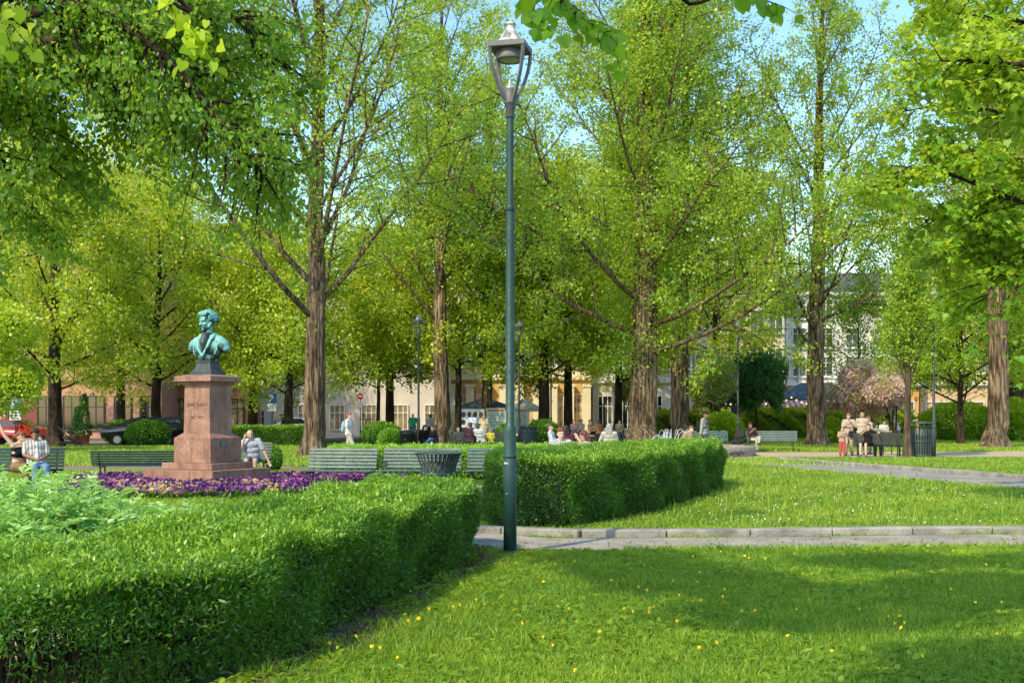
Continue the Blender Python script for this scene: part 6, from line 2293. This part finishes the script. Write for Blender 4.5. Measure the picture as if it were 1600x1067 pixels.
def person(label, px, Y, rz, pose='stand', hgt=1.74, top=(.6, .6, .6), bottom=(.1, .1, .15), hairc=(.05, .03, .02), sk='light', armL='down', armR='down',
           sleeves='short', legs='long', hair='short', lean=0.0, side=0.0, head=(0, 0), z=0.0, near=False, fem=False, shoes=(.08, .07, .07), topm=None, botm=None,
           hat=None, group=None, skirt=False, open_shirt=False, bag=None, dx=0.0, seat=.47, cross=False):
    s = hgt / 1.75
    root = empty('person', (gx(px, Y) + dx, Y, z), R(rz))
    tag(root, label, 'person', group)
    root.scale = (s, s, s)
    vox = .0085 if near else .0135
    fr = .0085 if near else .0115
    n = 10
    # joints -----------------------------------------------------------------
    if pose == 'sit':
        pel = Vector((0, 0, seat + .09))
        kn = {-1: Vector((-.11, -.43, seat + .06)), 1: Vector((.11, -.43, seat + .06))}
        an = {-1: Vector((-.11, -.46, .08)), 1: Vector((.11, -.42, .08))}
        if cross:
            kn[1] = Vector((.02, -.44, seat + .17)); an[1] = Vector((-.16, -.62, seat - .06))
    elif pose == 'recline':
        pel = Vector((0, 0, .13))
        kn = {-1: Vector((-.11, -.40, .36)), 1: Vector((.12, -.44, .30))}
        an = {-1: Vector((-.12, -.72, .09)), 1: Vector((.13, -.80, .08))}
    elif pose == 'lie':
        pel = Vector((0, 0, .13))
        kn = {-1: Vector((-.12, -.42, .16)), 1: Vector((.12, -.42, .15))}
        an = {-1: Vector((-.14, -.84, .09)), 1: Vector((.13, -.84, .09))}
    elif pose == 'walk':
        pel = Vector((0, 0, .93))
        kn = {-1: Vector((-.09, -.20, .52)), 1: Vector((.09, .06, .48))}
        an = {-1: Vector((-.09, -.30, .10)), 1: Vector((.09, .36, .16))}
    else:
        pel = Vector((0, 0, .93))
        kn = {-1: Vector((-.10, -.03, .50)), 1: Vector((.11, -.02, .50))}
        an = {-1: Vector((-.11, .02, .08)), 1: Vector((.13, .03, .08))}
    T = Matrix.Rotation(R(-lean), 3, 'X') @ Matrix.Rotation(R(side), 3, 'Y')

    def tp(x, y, zz):
        return pel + T @ Vector((x, y, zz))
    sw = .165 if fem else .185
    J = {}
    for sd, arm in ((-1, armR), (1, armL)):
        e, w_ = ARMS[arm] if isinstance(arm, str) else arm
        J[sd] = (tp(sd * sw, .01, .475), tp(sd * e[0], e[1], e[2]), tp(sd * w_[0], w_[1], w_[2]))
    hip = {sd: pel + Vector((sd * .09, 0, -.01)) for sd in (-1, 1)}
    tor = [(.0, .095, .115, .12), (.12, .075, .105, .105), (.26, .085, .115, .11), (.40, .095, .11, .105)]

    def torso(mb, g, z0=-1, z1=9):
        for zz, hw, r1, r2 in tor:
            if z0 <= zz <= z1:
                mb.ball(tp(0, 0, zz), ((hw + r1) * (.94 if fem and zz == .12 else 1) + g, r2 + g, .115 + g), 18, 10, rot=T)
        cap(mb, [tp(0, 0, max(0, z0) + .02), tp(0, .0, min(.40, z1))], [.10 + g, .10 + g], 12)
        if fem and z1 > .3:
            for sd in (-1, 1):
                mb.ball(tp(sd * .075, -.085, .325), .062 + g, 10, 7)

    def sole(mb, sd, g, vis=True):
        a = an[sd]
        fd = Vector((0, -1, 0))
        if pose in ('lie', 'recline'):
            fd = Vector((0, -.45, .9)).normalized()
        sh = (a - kn[sd]).normalized()
        if pose == 'walk' and sd == 1:
            fd = Vector((0, -.72, -.62)).normalized()
        heel = a + Vector((0, .03, -.045)) if fd.z < .5 else a + Vector((0, .0, -.02))
        cap(mb, [a, heel, heel + fd * .10, heel + fd * .19], [.040 + g, .038 + g, .036 + g, .028 + g], n)

    # head -------------------------------------------------------------------
    nk = tp(0, .01, .52)
    hc_ = tp(0, -.015, .655)
    HM = T @ Matrix.Rotation(R(head[0]), 3, 'Z') @ Matrix.Rotation(R(head[1]), 3, 'X')
    if abs(lean) > 12:
        HM = Matrix.Rotation(R(-lean * .35), 3, 'X') @ Matrix.Rotation(R(head[0]), 3, 'Z') @ Matrix.Rotation(R(head[1]), 3, 'X')

    def hp_(x, y, zz):
        return hc_ + HM @ Vector((x, y, zz))
    b = MB()
    torso(b, 0)
    cap(b, [tp(-sw, .01, .47), tp(0, .01, .50), tp(sw, .01, .47)], [.062, .075, .062], n)
    cap(b, [tp(0, .01, .46), nk, hp_(0, .01, -.06)], [.07, .056, .052], n)
    b.ball(hp_(0, .012, .035), (.076, .096, .088), 16, 12, rot=HM)
    b.ball(hp_(0, -.018, -.035), (.062, .075, .080), 14, 10, rot=HM)
    b.ball(hp_(0, -.055, -.095), (.032, .030, .026), 10, 7, rot=HM)
    cap(b, [hp_(0, -.088, .012), hp_(0, -.106, -.026)], [.011, .016], 8)
    for sd in (-1, 1):
        b.ball(hp_(sd * .076, .012, -.012), (.012, .022, .030), 8, 6, rot=HM)
    cap(b, [hp_(-.020, -.083, -.062), hp_(0, -.089, -.061), hp_(.020, -.083, -.062)], .0095, 7)
    for sd in (-1, 1):
        sh_, el_, wr_ = J[sd]
        cap(b, [sh_, el_, wr_], [.052, .040, .028], n)
        d = (wr_ - el_).normalized()
        inn = Vector((-sd, 0, 0)) - d * Vector((-sd, 0, 0)).dot(d)
        inn = inn.normalized() if inn.length > .2 else Vector((0, -1, 0))
        nn = d.cross(inn)
        if nn.y < 0:
            nn = -nn
        cap(b, [wr_, wr_ + d * .03, wr_ + d * .075], [.027, .031, .034], n)
        for q in range(4):
            off_ = (q - 1.5) * .0185
            L = (.062, .074, .078, .068)[q] if True else 0
            p0 = wr_ + d * .085 + inn * off_
            p1 = p0 + d * L * .55 - nn * .010
            p2 = p1 + d * L * .45 - nn * .028
            cap(b, [p0, p1, p2], [fr * 1.1, fr, fr * .85], 7)
        t0 = wr_ + d * .035 + inn * .030
        cap(b, [t0, t0 + d * .035 + inn * .022, t0 + d * .062 + inn * .018 - nn * .012], [fr * 1.3, fr * 1.1, fr * .9], 7)
        cap(b, [hip[sd], kn[sd], an[sd]], [.092, .060, .040], n)
        mid = kn[sd].lerp(an[sd], .3)
        b.ball(mid + Vector((0, .022, 0)), .056, 10, 7)
        sole(b, sd, 0)
    link('body', remesh(b, 'body', skin(sk), vox, 2), root)
    # eyes and brows ------------------------------------------------------------
    if near:
        for sd in (-1, 1):
            e_ = MB(); e_.ball(hp_(sd * .029, -.0835, .012), (.013, .007, .0075), 8, 6, rot=HM)
            e_.build('eye', surf('eye_dark', (.03, .02, .015), (.02, .015, .01), 20, .2), root)
        m_ = MB(); m_.tube([hp_(-.02, -.0925, -.0625), hp_(0, -.0985, -.0615), hp_(.02, -.0925, -.0625)], .004, 5)
        m_.build('mouth', surf('lips', (.36, .13, .11), (.3, .1, .09), 20, .5), root)
    # hair ----------------------------------------------------------------------
    hm_ = surf('hair_%d_%d_%d' % tuple(int(x * 255) for x in hairc), hairc, tuple(x * .5 for x in hairc), 30, .55, .5, 60, stretch=(1, 1, .3))
    if hair != 'bald':
        h = MB()
        h.ball(hp_(0, .030, .052), (.083, .096, .083), 16, 10, rot=HM)
        h.ball(hp_(0, .055, .0), (.080, .072, .085), 14, 9, rot=HM)
        cap(h, [hp_(-.055, -.052, .088), hp_(0, -.062, .098), hp_(.055, -.052, .088)], [.026, .030, .026], 8)
        rr_ = random.Random(label)
        for k in range(26):
            a, e2 = rr_.uniform(0, 6.283), rr_.uniform(.2, 1.4)
            q = Vector((math.cos(a) * math.cos(e2) * .078, .03 + math.sin(a) * math.cos(e2) * .092, .05 + math.sin(e2) * .082))
            h.ball(hp_(*q), rr_.uniform(.016, .027) if hair != 'curly' else rr_.uniform(.024, .04), 7, 5)
        if hair in ('long', 'hood'):
            for x in (-.055, -.02, .02, .055):
                cap(h, [hp_(x, .075, .02), hp_(x * 1.2, .085, -.10), hp_(x * 1.1, .088, -.20), hp_(x * .9, .085, -.29)], [.05, .046, .042, .026], 8)
            for sd in (-1, 1):
                cap(h, [hp_(sd * .074, -.01, .04), hp_(sd * .082, .01, -.06), hp_(sd * .078, .02, -.17)], [.025, .026, .018], 8)
        if hair == 'bun':
            h.ball(hp_(0, .10, .09), .048, 10, 8)
        if hair == 'ponytail':
            cap(h, [hp_(0, .10, .04), hp_(0, .17, .0), hp_(0, .21, -.08), hp_(0, .20, -.20)], [.04, .046, .042, .02], 8)
        link('hair', remesh(h, 'hair', hm_, vox, 1), root)
    if hat:
        c_ = MB()
        c_.ball(hp_(0, .018, .066), (.086, .102, .078), 16, 10, rot=HM)
        cap(c_, [hp_(-.05, -.075, .055), hp_(0, -.125, .048), hp_(.05, -.075, .055)], [.018, .020, .018], 8)
        c_.ball(hp_(0, -.09, .052), (.068, .055, .010), 12, 6, rot=HM)
        link('cap', remesh(c_, 'cap', cloth(hat), vox, 1), root)
    # top --------------------------------------------------------------------------
    g = .017
    t = MB()
    crop = sleeves == 'crop'
    if crop:
        for zz, hw, r1, r2 in tor[2:]:
            t.ball(tp(0, 0, zz - .0), (hw + r1 + g - .006, r2 + g, .085), 16, 10, rot=T)
        for sd in (-1, 1):
            t.ball(tp(sd * .075, -.088, .325), .066 + g, 10, 7)
            cap(t, [tp(sd * .10, -.075, .40), tp(sd * .11, -.02, .515), tp(sd * .105, .07, .42)], .010, 7)
    else:
        torso(t, g, 0 if pose != 'walk' else 0)
        for sd in (-1, 1):
            t.ball(pel + Vector((sd * .05, .0, .0)), (.11 + g, .118 + g, .10), 14, 9)
        cap(t, [tp(-sw, .01, .465), tp(0, .02, .49), tp(sw, .01, .465)], [.062 + g, .068 + g, .062 + g], n)
        for sd in (-1, 1):
            sh_, el_, wr_ = J[sd]
            if sleeves == 'short':
                cap(t, [sh_, sh_.lerp(el_, .78)], [.058 + g, .052 + g], n)
            elif sleeves == 'long':
                cap(t, [sh_, el_, el_.lerp(wr_, .93)], [.055 + g, .043 + g, .033 + g], n)
            elif sleeves == 'none':
                cap(t, [sh_.lerp(nk, .15), sh_], [.05 + g, .045 + g], n)
    to = link('top', remesh(t, 'top', topm or cloth(top), vox, 2), root)
    if open_shirt:
        u = MB()
        u.ball(tp(0, -.055, .20), (.060, .085, .24), 14, 10, rot=T)
        u.ball(tp(0, -.052, .42), (.058, .075, .09), 14, 10, rot=T)
        link('undershirt', remesh(u, 'undershirt', cloth((.78, .78, .80)), vox, 1), root)
    # bottoms ------------------------------------------------------------------------
    if skirt:
        k_ = MB()
        k_.ball(pel + Vector((0, -.02, .0)), (.19, .15, .115), 18, 10)
        for sd in (-1, 1):
            cap(k_, [hip[sd], kn[sd], kn[sd].lerp(an[sd], .62)], [.125, .115, .125], 12)
        mk = (kn[-1] + kn[1]) / 2
        cap(k_, [pel, mk, mk + Vector((0, -.02, -.26))], [.12, .10, .11], 12)
        link('skirt', remesh(k_, 'skirt', botm or cloth(bottom), vox, 3), root)
    else:
        k_ = MB()
        k_.ball(pel + Vector((0, .01, -.02)), (.178, .135, .105), 18, 10)
        for sd in (-1, 1):
            end = {'long': .96, 'short': .10, 'knee': .2}[legs]
            if legs == 'long':
                cap(k_, [hip[sd], kn[sd], kn[sd].lerp(an[sd], end)], [.108, .082, .066], n)
            else:
                cap(k_, [hip[sd], hip[sd].lerp(kn[sd], .75 + end)], [.108, .092], n)
        link('trousers' if legs == 'long' else 'shorts', remesh(k_, 'trousers', botm or cloth(bottom), vox, 2), root)
    for sd in (-1, 1):
        f_ = MB()
        sole(f_, sd, .011)
        link('shoe', remesh(f_, 'shoe', cloth(shoes), vox, 1), root)
    return root, tp, J


def rucksack(label, root, tp, col, strap=True):
    o = empty('rucksack', root.location, root.rotation_euler.z)
    o.scale = root.scale
    tag(o, label, 'rucksack')
    mb = MB()
    mb.ball(tp(0, .20, .26), (.145, .085, .22), 18, 12)
    mb.ball(tp(0, .24, .16), (.115, .075, .12), 14, 10)
    link('bag_body', remesh(mb, 'bag_body', cloth(col), .013, 2), o)
    for sd in (-1, 1):
        st = MB()
        st.tube([tp(sd * .09, .14, .44), tp(sd * .11, .03, .565), tp(sd * .115, -.10, .49), tp(sd * .125, -.135, .36), tp(sd * .155, -.06, .18), tp(sd * .13, .13, .10)], .016, 6)
        st.build('strap', cloth(col), o)
    return o


jean = (.10, .19, .36)
# couple on the left bench
person('young woman with long red hair in a black crop top raising one arm', 27, 24.55, 58, 'sit', 1.68, top=(.012, .013, .022), bottom=(.23, .145, .085), hairc=(.30, .085, .025), armR=((.30, .14, .68), (.37, .26, .94)),
       armL='back', sleeves='crop', hair='ponytail', skirt=True, near=True, fem=True, lean=-6, head=(10, 4), botm=cloth((.25, .16, .09), 'skirt_pattern', (.11, .06, .035)), shoes=(.05, .04, .035), dx=.03)
person('young man in a striped open shirt and blue jeans looking down at his hands', 57, 24.5, 34, 'sit', 1.76, top=(.5, .48, .4), bottom=(.15, .26, .46), hairc=(.022, .014, .010), sk='brown', armL='lap', armR='lap', near=True,
       lean=12, head=(-18, 16), hair='curly', topm=stripes('striped_cloth', (.58, .53, .42), (.15, .17, .22), (.62, .60, .52)), open_shirt=True, shoes=(.5, .5, .5), botm=cloth((.16, .28, .48), 'denim_pale', (.09, .17, .33)))
# bald man behind the monument
person('bald man in a pale grey tee and grey shorts holding a phone to his ear', 396, 29.72, 4, 'sit', 1.78, top=(.50, .52, .60), bottom=(.15, .16, .18), sk='light', armR='phone_ear', armL=((.30, -.06, .22), (.40, -.16, -.03)), legs='short',
       hair='bald', near=True, lean=-16, side=-5, head=(20, 4), seat=.40)
# person strolling with pale rucksack
r_, tp_, _ = person('person with red hair strolling to the right in a white tee and pale trousers', 545, 43.5, 78, 'walk', 1.76, top=(.62, .66, .70), bottom=(.50, .45, .38), hairc=(.32, .11, .04), armL='down', armR=((.24, .0, .23), (.26, -.14, .02)), near=True, head=(0, 0), shoes=(.55, .5, .45))
rucksack('pale blue rucksack on the back of the strolling red haired person', r_, tp_, (.36, .46, .56))
person('man in a green polo shirt and blue jeans standing near the low clipped shrub', 645, 70, 6, 'stand', 1.76, top=(.02, .26, .15), bottom=(.035, .08, .20), hair='bald', sk='tan', armL='down', armR='down', head=(0, 14))
person('person all in black slumped beside the woman in blue jeans', 660, 54.5, 40, 'sit', 1.7, top=(.015, .015, .017), bottom=(.02, .02, .022), hairc=(.02, .015, .012), armL='lap', armR='lap', sleeves='long', seat=.36, lean=-18, hair='long')
person('woman in a black jacket and blue jeans leaning back under the pale barked poplar', 680, 54.0, -32, 'sit', 1.68, top=(.02, .02, .024), bottom=(.10, .20, .42), hairc=(.06, .03, .02), armL='knee', armR='lap', sleeves='long', seat=.36, lean=-20, fem=True, cross=True)
person('dark haired person in a white top standing behind the pale barked poplar', 672, 74, 180, 'stand', 1.70, top=(.55, .56, .66), bottom=(.03, .03, .04), hairc=(.03, .02, .015))
person('man in a white and blue shirt reading the notice boards', 738, 64.5, 170, 'stand', 1.76, top=(.50, .58, .70), bottom=(.10, .11, .14), hair='short', hairc=(.25, .20, .15), topm=cloth((.70, .74, .80), 'shirt_print', (.20, .33, .58)))
person('woman in a beige patterned dress facing the notice boards', 756, 64.2, 178, 'stand', 1.70, top=(.60, .50, .36), bottom=(.60, .50, .36), hairc=(.45, .27, .12), hair='long', fem=True, skirt=True, topm=cloth((.66, .56, .42), 'dress_print', (.42, .33, .22)), botm=cloth((.66, .56, .42), 'dress_print'))
person('person in a dark patterned jacket, back to us, on the far dark bench', 736, 48.4, 172, 'sit', 1.74, top=(.05, .02, .05), bottom=(.04, .03, .04), hairc=(.10, .05, .03), armL='lap', armR='side', sleeves='long', lean=10, topm=cloth((.10, .04, .08), 'jacket_print', (.02, .012, .02)))
person('person in a white shirt leaning forward on the far dark bench', 752, 48.0, 150, 'sit', 1.76, top=(.54, .54, .56), bottom=(.05, .06, .09), hairc=(.12, .07, .04), armL='lap', armR='lap', lean=24)
person('child in a yellow top at the right end of the far dark bench', 766, 48.2, 200, 'sit', 1.30, top=(.62, .56, .06), bottom=(.08, .1, .2), hairc=(.45, .22, .10), armL='lap', armR='lap', sk='light', seat=.56)
person('pale haired child behind the left end of the far dark bench', 716, 52, 20, 'sit', 1.35, top=(.55, .45, .40), bottom=(.2, .2, .25), hairc=(.5, .36, .2), armL='lap', armR='lap', seat=.5)
# the red haired pair behind the hedge
person('person with short red hair in a white tee facing us over the hedge', 876, 24.2, 12, 'sit', 1.74, top=(.54, .56, .60), bottom=(.1, .1, .13), hairc=(.26, .085, .03), armL='lap', armR='lap', near=True, head=(4, 2), seat=.50)
person('person with long auburn hair hiding their face behind a bent arm', 912, 24.3, -48, 'sit', 1.66, top=(.60, .58, .60), bottom=(.1, .1, .13), hairc=(.22, .07, .05), armL=((.24, -.26, .42), (.02, -.20, .62)), armR=((.28, -.30, .36), (.20, -.42, .40)), near=True, hair='long', fem=True, head=(-10, 18), seat=.50)
person('black haired woman in a dark red top seated with her back to us', 884, 33.5, 190, 'sit', 1.70, top=(.20, .03, .06), bottom=(.05, .05, .06), hairc=(.012, .010, .010), armL='lap', armR='lap', hair='long', fem=True, seat=.50)
person('person in a white shirt sitting sideways left of the black haired woman', 866, 38, 80, 'sit', 1.74, top=(.48, .52, .57), bottom=(.10, .11, .14), hairc=(.10, .06, .04), armL='lap', armR='lap', sleeves='long', lean=14, seat=.50)
person('grey haired person in a loose white shirt seated with back to us', 953, 35.5, 165, 'sit', 1.74, top=(.50, .46, .41), bottom=(.2, .2, .2), hairc=(.46, .44, .42), armL='side', armR='lap', sleeves='long', hair='hood', seat=.52, lean=10)
# cafe guests far behind
for (px, Y, rz, tc, hcl, lb) in [(897, 66, 30, (.42, .26, .28), (.30, .18, .08), 'seated far cafe guest in a pink top beside the black haired woman'),
                                 (908, 70, -40, (.5, .5, .48), (.08, .05, .03), 'seated far cafe guest in a white top with dark hair'),
                                 (922, 68, 60, (.50, .33, .20), (.20, .09, .04), 'seated far cafe guest in a tan top'),
                                 (936, 66, 180, (.30, .14, .08), (.12, .06, .04), 'seated far cafe guest in brown with back turned'),
                                 (968, 68, 10, (.46, .39, .32), (.05, .03, .02), 'seated far cafe guest in cream just left of the thick poplar'),
                                 (834, 76, 40, (.55, .28, .18), (.25, .12, .06), 'seated far cafe guest in rust by the cream arcade'),
                                 (855, 78, -20, (.44, .34, .27), (.5, .35, .2), 'fair haired far cafe guest by the cream arcade')]:
    person(lb, px, Y, rz, 'sit', 1.72, top=tc, bottom=(.08, .09, .12), hairc=hcl, armL='lap', armR='phone', group='guests at the far cafe tables', seat=.50)
# right half
person('person in tan clothes slumped on the fountain rim beside a black bag', 1073, 43.6, 25, 'recline', 1.74, top=(.45, .34, .25), bottom=(.52, .42, .30), hairc=(.24, .12, .06), z=.40, lean=-28, armL='lap', armR='lap', sleeves='short')
r_, tp_, _ = person('man in a black cap and grey jacket walking right past the fountain', 1101, 42.0, 62, 'walk', 1.82, top=(.32, .32, .27), bottom=(.045, .07, .13), hairc=(.02, .015, .012), sk='brown', sleeves='long', armL='down', armR=((.24, .03, .23), (.25, .06, -.02)), near=True, hat=(.018, .018, .02))
rucksack('black rucksack worn by the man in the black cap', r_, tp_, (.025, .022, .025))
person('person in striped trousers bent over a phone on the bench by the pram', 1177, 51.3, 24, 'sit', 1.76, top=(.06, .04, .04), bottom=(.5, .47, .42), hairc=(.03, .02, .02), sk='brown', armL='phone', armR='phone', lean=22, head=(0, 20), cross=True, botm=stripes('striped_trousers', (.60, .56, .50), (.08, .07, .07), (.62, .6, .55)))
person('young person in a beige tee with a black shoulder bag, standing', 1326, 46.0, -20, 'stand', 1.74, top=(.46, .37, .30), bottom=(.42, .32, .22), hairc=(.36, .16, .05), armL='strap', armR='phone', near=True, head=(0, 10))
person('small child in red trousers standing with the adults by the grey green bench', 1316, 45.2, -10, 'stand', 1.18, top=(.42, .30, .22), bottom=(.50, .09, .09), hairc=(.38, .18, .07), armL='down', armR='phone')
person('fair haired man in a beige shirt with his back to us behind the couple', 1347, 46.8, 176, 'stand', 1.78, top=(.55, .46, .37), bottom=(.36, .29, .2), hairc=(.45, .32, .18), sleeves='long', armL='phone', armR='phone')
person('auburn haired person standing close behind the hugging couple', 1357, 47.6, 120, 'stand', 1.60, top=(.50, .36, .28), bottom=(.3, .25, .2), hairc=(.32, .13, .05), armL='down', armR='down', hair='bun')
person('bare legged woman in a black dress hugging the man in the cap', 1356, 44.5, -42, 'sit', 1.68, top=(.014, .014, .017), bottom=(.02, .02, .023), hairc=(.10, .045, .025), armL='around', armR=((.22, -.16, .36), (.02, -.30, .46)), near=True, fem=True, legs='short', hair='bun', lean=6, shoes=(.16, .10, .22), head=(30, 0))
person('man in a black cap and olive tee on the bench beside the woman in black', 1368, 44.75, 150, 'sit', 1.76, top=(.22, .24, .18), bottom=(.07, .08, .10), hairc=(.05, .03, .02), armL='lap', armR='around', hat=(.015, .016, .018), near=True, head=(-40, 0))
person('sunlit person in a white tee sitting on the far lawn behind the grey green bench', 1381, 60, 6, 'sit', 1.72, top=(.72, .68, .62), bottom=(.2, .2, .25), hairc=(.4, .22, .1), armL='lap', armR='lap', seat=.52)
person('person in a pale hat and white shirt standing stooped on the far lawn', 1403, 61, 60, 'stand', 1.66, top=(.75, .72, .66), bottom=(.18, .22, .30), hairc=(.5, .4, .3), armL='phone', armR='phone', lean=18, hat=(.7, .64, .5))
person('person lying on the lawn behind the strolling red haired person', 527, 52, 80, 'lie', 1.72, top=(.07, .075, .10), bottom=(.45, .45, .5), hairc=(.28, .12, .05), lean=-62, armL='down', armR='down')
# shoulder bag of the standing person
o = empty('shoulder_bag', (gx(1331, 45.8), 45.8, .88)); tag(o, 'black shoulder bag hanging at the hip of the beige clad young person', 'bag')
mb = MB(); mb.box((0, 0, 0), (.26, .10, .24), bev=.03); mb.build('bag_body', M_black, o)
mb = MB(); mb.tube([(.11, .02, .10), (.08, .06, .35), (-.10, .10, .60)], .012, 6); mb.build('strap', M_black, o)
# cafe tables
t0 = None
for k, (px, Y) in enumerate([(902, 69.2), (930, 67.4), (961, 69.5), (845, 77.5)]):
    if t0 is None:
        t0 = empty('cafe_table', (0, 0, 0)); tag(t0, 'round wooden cafe table among the far seated guests', 'table', 'cafe tables by the arcade')
        MB().lathe([(.42, .71), (.42, .74), (.001, .742)], n=18).build('table_top', wood, t0)
        MB().lathe([(.26, -.01), (.26, .02), (.035, .04), (.03, .709)], n=12).build('leg', M_iron, t0)
        o = t0
    else:
        o = copy_tree(t0)
    o.location = (gx(px, Y), Y, 0)
